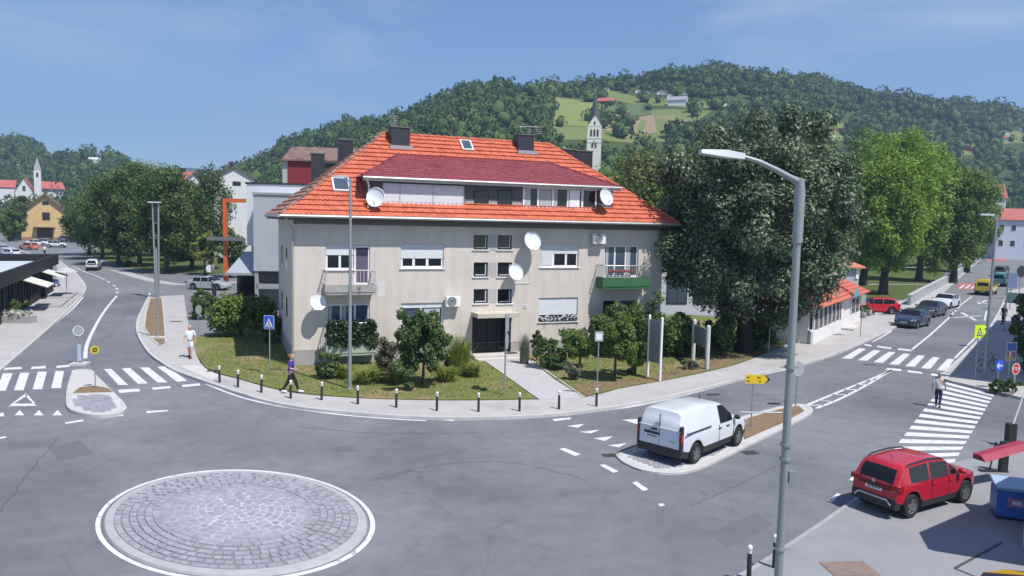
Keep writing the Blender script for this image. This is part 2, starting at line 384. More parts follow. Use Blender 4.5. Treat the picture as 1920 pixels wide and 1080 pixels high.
# ---- lawn round the house, dry bed, path
lawn = struct(MB().prism(GL([(360, 632), (368, 665), (385, 688), (412, 700), (445, 708), (500, 724), (560, 736), (630, 742), (700, 746), (830, 749), (960, 748),
        (1095, 743), (1160, 727), (1260, 709), (1340, 692), (1400, 675), (1475, 645), (1480, 610), (1300, 590), (1000, 590), (700, 590), (520, 590), (420, 622)], .13), -.2, .13).build('lawn', M_LAWN))
bed = struct(MB().prism(GL([(1098, 742), (1160, 726), (1260, 708), (1340, 691), (1400, 674), (1440, 657), (1360, 664), (1280, 690), (1200, 708), (1130, 716), (1075, 720)], .136), .0, .137).build('flower_bed', M_BED))
path = struct(MB().prism(GL([(903, 672), (985, 668), (1040, 712), (1096, 746), (1012, 749), (960, 712)], .14), .0, .141).build('path', M('path_concrete', (.42, .41, .42), .85, .08, 1.5, .1)))
pk = MB()
for A, B in (((903, 672), (1012, 749)), ((985, 668), (1096, 746))): rail(pk, GL([A, B], .14), .08, 0, .17)
pk.build('path_edging', M_KERB, path)
# dry verge strip beside the left street
verge = struct(MB().prism(GL([(281, 560), (304, 559), (309, 610), (311, 640), (299, 648), (283, 634), (270, 614), (273, 590)], .13), .0, .132).build('verge', M_BED))
vk = MB(); q = GL([(281, 560), (304, 559), (309, 610), (311, 640), (299, 648), (283, 634), (270, 614), (273, 590), (281, 560)], .13); rail(vk, q, .1, .02, .16); vk.build('verge_edging', M_KERB, verge)
struct(MB().prism(GL([(170, 479), (200, 488), (238, 500), (300, 509), (400, 513), (560, 511), (560, 458), (300, 450), (190, 462)], .06), -.2, .06).build('park_lawn', M_PARK))
struct(MB().prism(GL([(1612, 566), (1695, 560), (1745, 532), (1790, 500), (1832, 474), (1780, 470), (1560, 472), (1560, 560)], .06), -.2, .06).build('park_lawn_east', M_PARK))
pp = MB()
for L_ in ([(1590, 536), (1640, 533), (1735, 533)], [(1570, 505), (1650, 503), (1760, 500)]): ribbon(pp, GL(L_, .07), .8, .075)
pp.build('park_path', M_PAVE)['kind'] = 'structure'
pp = MB(); ribbon(pp, smooth_line(GL([(215, 506), (290, 527), (360, 534), (470, 527)], .02), 3), 1.6, .03); pp.build('forecourt_path', M_PAVE)['kind'] = 'structure'

# ---- road markings: every stripe and line its own piece of the road
def mark(name, pts, z=.006, mat=None):
    return MB().add([(p.x, p.y, z) for p in pts], [tuple(range(len(pts)))] if sum(pts[i].x * pts[(i + 1) % len(pts)].y - pts[(i + 1) % len(pts)].x * pts[i].y for i in range(len(pts))) > 0 else [tuple(range(len(pts) - 1, -1, -1))]).build(name, mat or M_PAINT, road)
def mpoly(name, px, z=.006, mat=None): return mark(name, GL(px, 0), z, mat)
def mline(name, px, w, z=.006, sm=3, mat=None):
    q = GL(px, 0); q = smooth_line(q, sm) if len(q) > 2 else q
    return ribbon(MB(), q, w, z).build(name, mat or M_PAINT, road)
# left crossing
for a in ([(6, 700), (24, 700), (10, 733), (-8, 733)], [(38, 699), (55, 699), (44, 732), (26, 732)], [(71, 697), (88, 697), (79, 730), (61, 730)], [(104, 696), (120, 696), (114, 728), (96, 728)],
          [(195, 692), (209, 692), (240, 722), (222, 722)], [(228, 691), (244, 690), (277, 719), (259, 720)], [(262, 689), (279, 689), (314, 717), (296, 718)], [(295, 688), (312, 687), (351, 714), (332, 716)]):
    mpoly('zebra_stripe', a)
for a in ([(8, 690), (40, 688), (41, 692), (6, 694)], [(59, 688), (86, 686), (85, 691), (58, 692)], [(107, 686), (131, 684), (131, 688), (105, 690)],
          [(221, 731), (261, 729), (263, 734), (224, 737)], [(284, 727), (319, 724), (320, 728), (287, 731)], [(340, 722), (374, 719), (376, 723), (343, 726)]):
    mpoly('stop_dash', a)
for a in ([(122, 792), (155, 787), (157, 790), (123, 795)], [(197, 780), (231, 777), (231, 780), (198, 784)], [(274, 771), (314, 769), (316, 771), (275, 775)], [(0, 820), (12, 818), (11, 821), (0, 823)]):
    mpoly('give_way_dash', a)
for x in (-2, 37, 73, 108): mpoly('give_way_triangle', [(x - 10, 779), (x + 9, 779), (x, 769)] if x > 0 else [(-14, 781), (8, 781), (6, 773)])
mpoly('warning_triangle', [(16, 762), (70, 761), (66, 757), (26, 757)]); mpoly('warning_triangle', [(16, 762), (26, 757), (51, 742), (49, 737)]); mpoly('warning_triangle', [(49, 737), (70, 761), (62, 757), (48, 743)])
# left street: edge lines, centre line
mline('centre_line', [(160, 672), (162, 650), (172, 625), (190, 592), (206, 570), (219, 555)], .20)
mline('centre_line', [(134, 498), (160, 510), (180, 517), (197, 525)], .16)
for a, b in (((201, 527), (206, 530)), ((212, 534), (216, 537)), ((218, 540), (220, 543)), ((220, 547), (220, 550))): mline('centre_dash', [a, b], .2)
mline('edge_line', [(6, 690), (35, 667), (62, 643)], .14); mline('edge_line', [(88, 620), (110, 601), (138, 577), (156, 557)], .14); mline('edge_line', [(66, 640), (72, 635)], .14)
for a, b in (((280, 553), (281, 549)), ((281, 545), (280, 541)), ((279, 538), (276, 535)), ((262, 530), (256, 526))): mline('centre_dash', [a, b], .18)
mline('centre_line', [(-60, 478), (0, 456), (60, 477), (95, 487)][1:], .25); mline('edge_line', [(0, 478), (40, 489), (80, 500)], .2)
for k in range(4): mline('parking_line', [(95 + k * 14, 474 - k * 1.2), (125 + k * 14, 470 - k * 1.0)], .12)
# roundabout edge line along the north kerb
mline('edge_line', [(386, 720), (440, 741), (500, 757), (570, 769), (650, 779), (740, 786), (800, 789)], .13)
mline('edge_line', [(1060, 779), (1130, 770), (1200, 760), (1300, 737), (1390, 712), (1487, 690), (1510, 683)], .13); mline('edge_line', [(540, 763), (582, 764)], .1)
for a in ([(1036, 786), (1068, 783), (1072, 786), (1040, 790)], [(1048, 842), (1059, 840), (1089, 852), (1078, 855)], [(1124, 872), (1134, 871), (1160, 884), (1150, 887)], [(1185, 905), (1194, 903), (1216, 918), (1206, 921)], [(1234, 945), (1243, 944), (1247, 948), (1238, 950)],
          [(812, 784), (850, 788), (852, 790), (815, 787)]):
    mpoly('give_way_dash', a)
for a in ([(1062, 799), (1096, 795), (1084, 802)], [(1086, 810), (1124, 806), (1108, 813)], [(1113, 822), (1150, 818), (1134, 827)], [(1140, 835), (1176, 831), (1160, 839)], [(1166, 787), (1218, 785), (1206, 799)]): mpoly('give_way_triangle', a)
# hatched wedge behind the right island
mline('hatch_line', [(1512, 760), (1580, 732), (1640, 708), (1672, 694)], .16); mline('hatch_line', [(1530, 766), (1575, 748), (1625, 722), (1672, 694)], .16)
for a, b in (((1515, 760), (1545, 760)), ((1536, 751), (1563, 753)), ((1560, 740), (1590, 740)), ((1582, 731), (1610, 730)), ((1604, 722), (1628, 720)), ((1625, 714), (1643, 712))): mline('hatch_bar', [a, b], .14)
# right crossing over the far street
for i in range(7):
    x = 1578 + i * 29.7; y = 672 + i * 3.7
    top = (1611 + i * 27.6, 653 + i * 3.3)
    mpoly('zebra_stripe', [(x, y), (x + 18, y + 1), (top[0] + 13, top[1] + 1), (top[0], top[1])])
for a in ([(1620, 645), (1634, 647), (1634, 650), (1622, 648)], [(1644, 648), (1672, 652), (1670, 655), (1645, 651)], [(1684, 653), (1712, 656), (1709, 659), (1683, 656)],
          [(1664, 690), (1690, 692), (1690, 696), (1660, 694)], [(1702, 694), (1730, 698), (1728, 701), (1702, 698)], [(1746, 700), (1766, 703), (1764, 706), (1745, 704)]): mpoly('stop_dash', a)
mline('centre_line', [(1708, 657), (1745, 627), (1778, 597), (1790, 584)], .16); mline('centre_line', [(1800, 573), (1822, 556)], .16)
for a, b in (((1781, 594), (1785, 590)), ((1789, 586), (1793, 582)), ((1796, 578), (1800, 574))): mline('centre_dash', [a, b], .18)
mline('edge_line', [(1636, 641), (1655, 631), (1672, 620)], .14); mline('edge_line', [(1790, 672), (1822, 640), (1850, 612)], .14)
mline('bus_bay_line', [(1788, 596), (1840, 592)], .3); mline('bus_bay_line', [(1803, 586), (1830, 601)], .3); mline('bus_bay_line', [(1832, 566), (1853, 570)], .3); mline('bus_bay_line', [(1834, 570), (1850, 563)], .3)
mline('bus_bay_line', [(1816, 578), (1838, 580)], .2)
mline('edge_line', [(1850, 583), (1846, 601)], .15)
# long crossing over the side road on the right
za, zb = ((1772, 716), (1864, 740)), ((1604, 934), (1700, 970))
N = 17
for i in range(N):
    t0 = (i / N) ** 1.0
    def at(t, k):
        A = G(*za[k]); B = G(*((1612, 926) if k == 0 else (1770, 900))); return A + (B - A) * t
    h = .27
    p0, p1, p2, p3 = at(t0, 0), at(t0, 1), at(t0 + .55 / N, 1), at(t0 + .55 / N, 0)
    mark('zebra_stripe', [p0.to_2d(), p1.to_2d(), p2.to_2d(), p3.to_2d()])
for a in ([(1592, 900), (1607, 884), (1613, 887), (1600, 902)], [(1552, 940), (1570, 925), (1576, 927), (1560, 943)]): mpoly('lane_dash', a)
# raised red table far up the right street
mpoly('red_table', [(1793, 533), (1833, 530), (1850, 541), (1800, 543)], .004, M_RED)
for k in range(4): mpoly('zebra_stripe', [(1797 + k * 11, 541), (1802 + k * 11, 541), (1810 + k * 11, 534), (1806 + k * 11, 534)], .01)
mpoly('red_table', [(1848, 487), (1885, 484), (1890, 489), (1860, 492)], .004, M_RED)
for L_ in ([(0, 962), (40, 905), (75, 860), (112, 818)], [(1296, 950), (1390, 906), (1462, 872)], [(700, 900), (820, 872), (960, 868), (1100, 900)], [(560, 800), (700, 812), (900, 812)], [(190, 640), (230, 600), (245, 560)]): (lambda q: ribbon(MB(), [p + Vector((rnd.uniform(-.06, .06), rnd.uniform(-.06, .06))) for p in smooth_line(GL(q), 14)], .03, .004).build('tar_seam', M('tar', (.085, .089, .10), .75, .15, 4), road))(L_)
for L_ in ([(620, 838), (662, 836), (668, 846), (624, 848)], [(1330, 1000), (1420, 960), (1450, 985), (1362, 1028)], [(90, 840), (150, 826), (176, 850), (110, 866)]): mpoly('asphalt_patch', L_, .003, M('patch_asphalt', (.122, .127, .145), .85, .1, 3, .1))
# drain covers and manholes
M_IRON = M('cast_iron', (.06, .06, .065), .6, .2, 8, .2)
def drain(px, py, sx, sy, rz=.3, par=road, z=.0):
    p = G(px, py); m = MB().bx(-sx / 2, sx / 2, -sy / 2, sy / 2, 0, .012)
    for k in range(5): m.bx(-sx * .4, sx * .4, -sy * .42 + k * sy * .17, -sy * .42 + k * sy * .17 + sy * .07, .012, .02)
    return m.build('drain_cover', M_IRON, par, loc=(p.x, p.y, z), rz=rz)
drain(1407, 849, .55, .42); drain(1143, 854, .5, .35, .2); drain(1337, 740, .7, .3); drain(1806, 648, .7, .4); drain(400, 700, .6, .4, .1, pv_n, .13); drain(330, 606, .8, .3, 0, pv_n, .13)
M_MAN = M('rusty_cover', (.22, .16, .14), .8, .2, 6)
MB().bx(-.55, .55, -.35, .35, 0, .015).build('manhole_cover', M_MAN, pv_s, loc=(G(1578, 1068).x + .1, G(1578, 1074).y, .102), rz=.1)

# ---- cobbles
def inside(p, poly):
    c = False; n = len(poly); j = n - 1
    for i in range(n):
        a, b = poly[i], poly[j]
        if (a[1] > p[1]) != (b[1] > p[1]) and p[0] < (b[0] - a[0]) * (p[1] - a[1]) / (b[1] - a[1]) + a[0]: c = not c
        j = i
    return c
M_COB = [M('granite_%s' % n, c, .75, .14, 14, .15) for n, c in (('grey', (.285, .285, .325)), ('pale', (.315, .315, .355)), ('dark', (.26, .26, .297)))]
def cob_mesh(a, b, h, mat):
    m = MB(); i = .018
    m.add([(-a / 2, -b / 2, 0), (a / 2, -b / 2, 0), (a / 2, b / 2, 0), (-a / 2, b / 2, 0), (-a / 2 + i, -b / 2 + i, h), (a / 2 - i, -b / 2 + i, h), (a / 2 - i, b / 2 - i, h), (-a / 2 + i, b / 2 - i, h)],
          [(4, 5, 6, 7), (0, 1, 5, 4), (1, 2, 6, 5), (2, 3, 7, 6), (3, 0, 4, 7)])
    return m.mesh('cobble', mat)
COBS = [cob_mesh(1, 1, 1, m) for m in M_COB]
def cobble(parent, x, y, z, rz, a, b, h):
    o = bpy.data.objects.new('cobble', rnd.choice(COBS)); COL.objects.link(o); o.parent = parent
    o.location = (x, y, z); o.rotation_euler = (rnd.uniform(-.03, .03), rnd.uniform(-.03, .03), rz + rnd.uniform(-.05, .05)); o.scale = (a, b, h); return o
def mortar(name, light, dark, r0, r1):
    m = bpy.data.materials.new(name); m.use_nodes = True; nt = m.node_tree; b = nt.nodes['Principled BSDF']; b.inputs['Roughness'].default_value = .9; L = nt.links.new
    tc = nt.nodes.new('ShaderNodeTexCoord'); ln = nt.nodes.new('ShaderNodeVectorMath'); ln.operation = 'LENGTH'; L(tc.outputs['Object'], ln.inputs[0])
    no = nt.nodes.new('ShaderNodeTexNoise'); no.inputs['Scale'].default_value = .9; no.inputs['Detail'].default_value = 5; L(tc.outputs['Object'], no.inputs['Vector'])
    ad = nt.nodes.new('ShaderNodeMath'); ad.operation = 'MULTIPLY_ADD'; ad.inputs[1].default_value = 2.4; L(no.outputs['Fac'], ad.inputs[0]); L(ln.outputs['Value'], ad.inputs[2])
    mr = nt.nodes.new('ShaderNodeMapRange'); L(ad.outputs[0], mr.inputs[0]); mr.inputs[1].default_value = r0; mr.inputs[2].default_value = r1
    mx = nt.nodes.new('ShaderNodeMixRGB'); mx.inputs[1].default_value = (*light, 1); mx.inputs[2].default_value = (*dark, 1); L(mr.outputs[0], mx.inputs[0]); L(mx.outputs[0], b.inputs['Base Color']); return m
RC, RR = (-7.15, 19.5), 3.72
ri = thing('roundabout_island', 'low round cobbled island ringed by a white line in the junction', 'traffic island', (*RC, 0))
pr = [(RR - .10, .004), (RR + .10, .004)]
MB().lathe([(RR + .07, .008), (RR - .06, .012)], 72).build('painted_ring', M_PAINT, ri)
MB().lathe([(RR - .14, .0), (RR - .17, .05), (RR - .40, .07), (RR - .40, .0)][::1], 72).build('kerb_ring', M('ring_concrete', (.36, .36, .38), .8, .1, 3), ri)
dome = lambda r_: .05 + .16 * (1 - (r_ / 3.25) ** 2)
MB().lathe([(RR - .39, dome(3.25))] + [(r_, dome(r_)) for r_ in (3, 2.4, 1.8, 1.2, .6, .01)], 48).build('mortar_bed', mortar('mortar', (.46, .46, .49), (.19, .19, .215), 2.3, 3.6), ri)
cells = []
k = 0; r_ = .14
while r_ < 3.22:
    n = max(4, int(2 * math.pi * r_ / .225)); ph = rnd.random() * 6
    for j in range(n):
        cells.append((r_, ph + 2 * math.pi * j / n + rnd.uniform(-.05, .05) / max(r_, .5), 2 * math.pi * r_ / n))
    r_ += .205
_a = np.linspace(0, 2 * math.pi, 48, endpoint=False); _P = np.array([tuple(G(442.5 + 255.5 * math.cos(q), 976 + 101 * math.sin(q)).to_2d()) for q in _a])
_X = np.stack([np.ones(48), np.cos(_a), np.sin(_a)], 1); _S = np.linalg.lstsq(_X, _P, rcond=None)[0]; _U, _s, _V = np.linalg.svd(_S[1:].T)      # measured outline of the island
ri.location = (_S[0][0], _S[0][1], 0); ri.rotation_euler = (0, 0, math.atan2(_U[1, 0], _U[0, 0])); ri.scale = (_s[0] / RR, _s[1] / RR, 1); print('island', _S[0], _s)
_ra = ri.rotation_euler[2]; cells.sort(key=lambda c: c[0] * (_s[0] * math.cos(c[1]) * math.sin(_ra) + _s[1] * math.sin(c[1]) * math.cos(_ra)))      # nearest first
rest = MB()
for i, (r_, a, wd) in enumerate(cells):
    x, y = r_ * math.cos(a), r_ * math.sin(a); z = dome(r_) - .012; g = .030 + rnd.uniform(-.008, .012)
    h = .003 + (.016 if r_ > 2.1 else 0) + rnd.uniform(0, .006)
    if i < 300: cobble(ri, x, y, z, a + math.pi / 2, wd - g, .205 - g, h + .012)
    else:
        rest.box((x, y, z + (h + .012) / 2), (wd - g, .205 - g, h + .012), a + math.pi / 2, mi=rnd.randrange(3))
if rest.v: tag(rest.build('cobbles', M_COB, ri), kind='stuff')

def island(name, label, px, cob_px, soil_px, z=.12):
    out = smooth_line(GL(px + px[:1], z), 3)[:-1]; c = sum(out, Vector((0, 0))) / len(out)
    t = thing(name, label, 'traffic island', (c.x, c.y, 0))
    lo = [p - c for p in out]
    MB().prism(lo, -.1, z).build('base', M('island_concrete', (.47, .455, .45), .85, .08, 2, .1), t)
    k = MB(); rail(k, lo + lo[:1], .14, 0, z + .012); k.build('kerb', M_KERB, t)
    if soil_px: MB().prism([p - c for p in GL(soil_px, z)], .02, z + .03).build('soil_bed', M_BED, t)
    cp = [p - c for p in GL(cob_px, z)]
    MB().prism(cp, .02, z + .004).build('mortar_bed', M('pale_mortar', (.50, .50, .52), .9, .1, 3), t)
    xs = [p.x for p in cp]; ys = [p.y for p in cp]; y = min(ys); row = 0
    while y < max(ys):
        x = min(xs) + (row % 2) * .14
        while x < max(xs):
            if all(inside((x + dx, y + dy), cp) for dx in (-.12, .12) for dy in (-.08, .08)): cobble(t, x, y, z, 0, .25 + rnd.uniform(-.02, .01), .165, .02 + rnd.uniform(0, .012))
            x += .285
        y += .205; row += 1
    return t
island('splitter_island', 'concrete and cobble island with dry grass splitting the left crossing', [(139, 694), (166, 693), (180, 706), (200, 726), (222, 748), (234, 764), (222, 774), (190, 778), (155, 774), (131, 764), (127, 744), (132, 716)],
       [(133, 742), (215, 738), (229, 762), (216, 772), (190, 775), (158, 772), (134, 761)], [(137, 737), (150, 727), (180, 724), (203, 729), (211, 735)])
island('splitter_island', 'long cobbled island with dry brown bed under the white van', [(1158, 853), (1172, 866), (1205, 880), (1252, 886), (1300, 880), (1352, 858), (1400, 834), (1470, 800), (1518, 774), (1516, 762), (1500, 758), (1460, 764), (1400, 780), (1330, 797), (1250, 824), (1192, 840)],
       [(1166, 853), (1180, 864), (1208, 876), (1252, 881), (1296, 875), (1350, 852), (1392, 828), (1385, 800), (1330, 801), (1252, 829), (1196, 844)], [(1396, 824), (1465, 794), (1508, 771), (1498, 762), (1462, 768), (1402, 785), (1388, 797)], .06)
# ================================================================ the apartment house in the middle
H0 = G(551, 690); TH = R(21.5); HL, HW = 22.5, 10.5
HU = Vector((math.cos(TH), math.sin(TH), 0)); HB = Vector((-math.sin(TH), math.cos(TH), 0))
def hloc(p): d = p - Vector((H0.x, H0.y, 0)); return Vector((d.dot(HU), d.dot(HB), d.z))
def fac(px, py, yo=0.0):
    """photo pixel -> (along, up) on the plane y = yo of the house"""
    o = hloc(CAMP); e = hloc(CAMP + ray(px, py)) - o; t = (yo - o.y) / e.y; q = o + e * t; return q.x, q.z
def froof(px, py, y0=-.7, z0=8.05, sl=5.05 / 5.95):
    o = hloc(CAMP); e = hloc(CAMP + ray(px, py)) - o
    t = ((o.y - y0) * sl + z0 - o.z) / (e.z - e.y * sl); return o + e * t
def frect(x0, y0, x1, y1, yo=0.0):
    a = fac(x0, (y0 + y1) / 2, yo)[0]; b = fac(x1, (y0 + y1) / 2, yo)[0]; xm = (x0 + x1) / 2
    return a, b, fac(xm, y1, yo)[1], fac(xm, y0, yo)[1]
def HWd(name, lab, cat, px, py, yo, out=.0):      # world position of a point on the facade
    s, z = fac(px, py, yo); return Vector((H0.x, H0.y, 0)) + HU * s + HB * yo + Vector((0, 0, z))
house = thing('apartment_house', 'three storey beige apartment house with orange tiled hip roof and dormer', 'house', (H0.x, H0.y, 0), TH)
M_WALL = M('beige_render', (.60, .54, .49), .9, .05, .6, .08, stain=((.53, .48, .42), .35, .58))
weathered(M_WALL, 'wall')
M_PLINTH = M('plinth_render', (.33, .32, .31), .9, .1, 1.5, .1)
M_GREY = M('grey_render', (.10, .105, .115), .85, .08, 1)
M_FRAME = M('white_pvc', (.78, .78, .79), .45, .04, 4)
M_DFRAME = M('dark_frame', (.03, .03, .035), .5, 0)
M_GLASS = glassmat(); M_GLASSB = glassmat('blue_glass', (.06, .085, .12), .08)
M_SHUT = M('roller_shutter', (.60, .62, .66), .55, .05, 3)
M_ZINC = M('zinc', (.42, .42, .42), .45, .1, 2, metal=.5)
M_TILE = M('roof_tile', (.52, .135, .075), .8, .20, 2.2, .1, stain=((.40, .085, .05), .9, .60))
weathered(M_TILE, 'tile')
M_TILED = M('mossy_roof_tile', (.33, .16, .12), .85, .3, 2.5, .1, stain=((.14, .10, .09), 1.2, .50))
M_MAROON = M('maroon_roof_sheet', (.25, .055, .065), .5, .12, 1.5, stain=((.19, .035, .05), .8, .60))
weathered(M_TILED, 'tile'); weathered(M_MAROON, 'tile')
M_CHIM = M('chimney_sheet', (.055, .055, .065), .5, .15, 2, metal=.3)
# ---- walls with real openings
def wall_holes(name, x0, x1, z0, z1, holes, parent, mat, depth=.14):
    xs = sorted({x0, x1, *[h[0] for h in holes], *[h[1] for h in holes]}); zs = sorted({z0, z1, *[h[2] for h in holes], *[h[3] for h in holes]})
    m = MB()
    for i in range(len(xs) - 1):
        for j in range(len(zs) - 1):
            cx, cz = (xs[i] + xs[i + 1]) / 2, (zs[j] + zs[j + 1]) / 2
            if any(h[0] < cx < h[1] and h[2] < cz < h[3] for h in holes): continue
            m.add([(xs[i], 0, zs[j]), (xs[i + 1], 0, zs[j]), (xs[i + 1], 0, zs[j + 1]), (xs[i], 0, zs[j + 1])], [(0, 1, 2, 3)])
    for a, b, c, d in holes:
        m.add([(a, 0, c), (b, 0, c), (b, 0, d), (a, 0, d), (a, depth, c), (b, depth, c), (b, depth, d), (a, depth, d)], [(0, 4, 5, 1), (1, 5, 6, 2), (2, 6, 7, 3), (3, 7, 4, 0)])
    return m.build(name, mat, parent)
W_UL = frect(611, 459, 664, 506); D_UL = frect(664, 461, 694, 533); W_U2 = frect(752, 458, 832, 503); W_U3 = frect(1014, 458, 1085, 501); W_UR = frect(1133, 460, 1197, 519)
W_LL = frect(612, 570, 693, 640); W_L2 = frect(752, 568, 831, 612); W_L3 = frect(1010, 558, 1083, 603); W_LR = frect(1130, 562, 1195, 610)
ST = [frect(888 + c, y, 915 + c, y + 27) for c in (0, 45) for y in (441, 492, 542)]
ENT = frect(885, 592, 958, 666); ENT = (ENT[0], ENT[1], .35, ENT[3])
holes = [W_UL, (W_UL[1], D_UL[1], D_UL[2], W_UL[3]), W_U2, W_U3, W_UR, W_LL, W_L2, W_L3, W_LR, ENT] + ST
ZP = .95
wall_holes('wall', 0, HL, ZP, 8.15, [h for h in holes if h[2] >= ZP - .01] + [(ENT[0], ENT[1], ZP, ENT[3])], house, M_WALL)
# recesses behind the openings, side and back walls
mb = MB(); mb.bx(0.001, HL - .001, .14, HW, 0.0, 8.15); mb.build('core_wall', M_WALL, house)
wl = MB(); wl.add([(0, 0, ZP), (0, .14, ZP), (0, .14, 8.15), (0, 0, 8.15)], [(0, 1, 2, 3)][::-1]); wl.add([(HL, 0, ZP), (HL, .14, ZP), (HL, .14, 8.15), (HL, 0, 8.15)], [(0, 1, 2, 3)]); wl.build('wall_end', M_WALL, house)
pl = MB(); pl.bx(-.03, ENT[0], -.03, .139, -.1, ZP); pl.bx(ENT[1], HL + .03, -.03, .139, -.1, ZP); pl.bx(-.03, -.002, .139, HW, -.1, ZP); pl.bx(HL + .002, HL + .03, .139, HW, -.1, ZP); pl.build('plinth', M_PLINTH, house)
# side windows on the left wall
for zz in (2.2, 5.0):
    for yy in (3.2, 6.6):
        w = MB().bx(-.04, -.003, yy, yy + .9, zz, zz + 1.3).build('window', M_FRAME, house); MB().bx(-.055, -.042, yy + .08, yy + .82, zz + .08, zz + 1.22).build('pane', M_GLASS, w)

def window(rect, panes, shutter=0.0, sill=True, fm=None, gm=None, parent=house, y=.10, fw=.06, slats=True):
    """panes: fractions along the width where mullions stand; shutter: closed share from the top"""
    a, b, c, d = rect; fm = fm or M_FRAME; gm = gm or M_GLASS
    f = MB()
    f.bx(a, a + fw, y, y + .05, c, d); f.bx(b - fw, b, y, y + .05, c, d); f.bx(a + fw, b - fw, y, y + .05, c, c + fw); f.bx(a + fw, b - fw, y, y + .05, d - fw, d)
    for t in panes: x = a + (b - a) * t; f.bx(x - fw * .6, x + fw * .6, y - .004, y + .05, c + fw, d - fw)
    o = f.build('window', fm, parent)
    ed = [a + fw] + [a + (b - a) * t for t in panes] + [b - fw]
    for i in range(len(ed) - 1):
        l, r_ = ed[i] + (fw * .6 if i else 0), ed[i + 1] - (fw * .6 if i < len(ed) - 2 else 0)
        MB().bx(l, r_, y + .02, y + .035, c + fw, d - fw).build('pane', gm, o)
    if shutter > 0:
        zs = d - (d - c) * shutter; s = MB(); n = max(2, int((d - zs) / .055)); h = (d - zs) / n
        for k in range(n): z1 = zs + k * h; s.add([(a + .02, y - .022, z1), (b - .02, y - .022, z1), (b - .02, y - .036, z1 + h * .5), (a + .02, y - .036, z1 + h * .5), (b - .02, y - .022, z1 + h), (a + .02, y - .022, z1 + h)], [(0, 1, 2, 3), (3, 2, 4, 5)])
        s.build('shutter', M_SHUT, o)
    if sill: MB().bx(a - .08, b + .08, -.07, y, c - .05, c - .004).build('sill', M_FRAME, o)
    return o
window(W_UL, [.5], .42, fw=.10)
door = MB().bx(W_UL[1], D_UL[1], .09, .14, D_UL[2], D_UL[3]); dd = door.build('balcony_door', M_FRAME, house)
MB().bx(W_UL[1] + .12, D_UL[1] - .1, .075, .088, D_UL[2] + .1, D_UL[3] - .1).build('pane', glassmat('violet_glass', (.13, .10, .16), .15), dd)
MB().bx(W_UL[1] + .12, D_UL[1] - .1, .066, .074, D_UL[3] - .55, D_UL[3] - .1).build('blind', M('dark_blind', (.03, .03, .06), .8, 0), dd)
window(W_U2, [.30, .62], .60, fw=.12); window(W_U3, [.34, .68], .42, fw=.11); q = W_U3; MB().bx(q[0] + .08, q[0] + (q[1] - q[0]) * .31, .062, .085, q[2] + .12, q[3]).build('closed_shutter', M_SHUT, house); window(W_UR, [.32, .64], 0, sill=False, gm=M_GLASSB, fw=.09)
q = W_U2; w2 = MB()
for a, b in ((.04, .30), (.34, .58), (.66, .96)): w2.bx(q[0] + (q[1] - q[0]) * a, q[0] + (q[1] - q[0]) * b, .085, .098, q[2] + .1, q[2] + .32)
window(W_LL, [.34, .66], 0, sill=False, gm=M_GLASSB, fw=.09); window(W_L2, [.48], .22, gm=M_GLASSB, fw=.09); window(W_LR, [.5], 0)
window(W_L3, [.5], .72)
for i, r_ in enumerate(ST):
    a, b, c, d = r_; window(r_, [], 0, fm=M_DFRAME, fw=.05)
    MB().bx(b - .16, b - .09, .07, .085, c + .08, d - .08).bx(a + .12, b - .16, .07, .085, c + .08, c + .14).build('sash', M('grey_sash', (.45, .47, .5), .5, 0), house)
# filigree grille and flower box below the shuttered window
a, b, c, d = W_L3; gr = MB()
for k in range(26):
    x = a + (b - a) * rnd.random(); z = c + .03 + rnd.random() * .3; gr.tube([(x, -.06, z), (x + rnd.uniform(-.12, .12), -.07, z + .1), (x + rnd.uniform(-.2, .2), -.06, z + .16)], .022, 5)
gr.build('window_grille', M_FRAME, house); MB().bx(a + .05, b - .05, -.03, .06, c + .02, c + .36).build('window_box', M('window_box_dark', (.05, .05, .06), .7, .2, 8), house)
# pale panel between the stair windows
for y0, y1 in ((441, 470), (492, 519), (542, 568)):
    p = frect(916, y0, 931, y1); MB().bx(p[0], p[1], -.012, -.002, p[2], p[3]).build('infill_panel', M('infill_grey', (.42, .40, .39), .85, .06, 2), house)
# ---- entrance
a, b, c, d = ENT
MB().bx(a, b, .9, 1.0, c, d).build('entrance_back', M_DFRAME, house) if False else None
en = MB().bx(a + .02, b - .02, .135, .1395, c, d).build('entrance_dark_sheet', M('entrance_dark', (.010, .010, .012), .5, 0), house)  # thin near-black sheet standing in for a deep doorway
ed = MB(); ed.bx(b - .75, b - .68, .06, .13, c, d); ed.bx(b - .08, b - .02, .06, .13, c, d); ed.bx(a + .02, a + .08, .06, .13, c, d); ed.bx(a + 1.0, a + 1.05, .08, .13, c, d); ed.build('entrance_door', M_DFRAME, house)
MB().bx(b - .67, b - .09, .09, .10, c + .1, d - .1).build('door_pane', M_GLASS, house)
MB().bx(a - .06, b + .12, -1.15, .0, d + .02, d + .26).build('entrance_canopy', M('canopy_concrete', (.50, .47, .38), .85, .14, 2, .1), house)
st = MB(); st.bx(a - .1, b + .5, -.9, -.031, .0, .34); st.build('step', M('step_concrete', (.52, .50, .48), .85, .08, 2), house); MB().bx(a - .05, b + .6, -1.35, -.901, .0, .2).build('step', MATS['step_concrete'], house)
MB().bx(b - .5, b + .25, -.7, -.2, .342, .36).build('door_mat', M('mat_dark', (.04, .04, .045), .9, .1, 9), house)
np_ = fac(984, 574); MB().bx(np_[0] - .12, np_[0] + .12, -.03, -.002, np_[1] - .1, np_[1] + .1).build('number_plate', M('enamel_white', (.7, .7, .72), .4, 0), house)
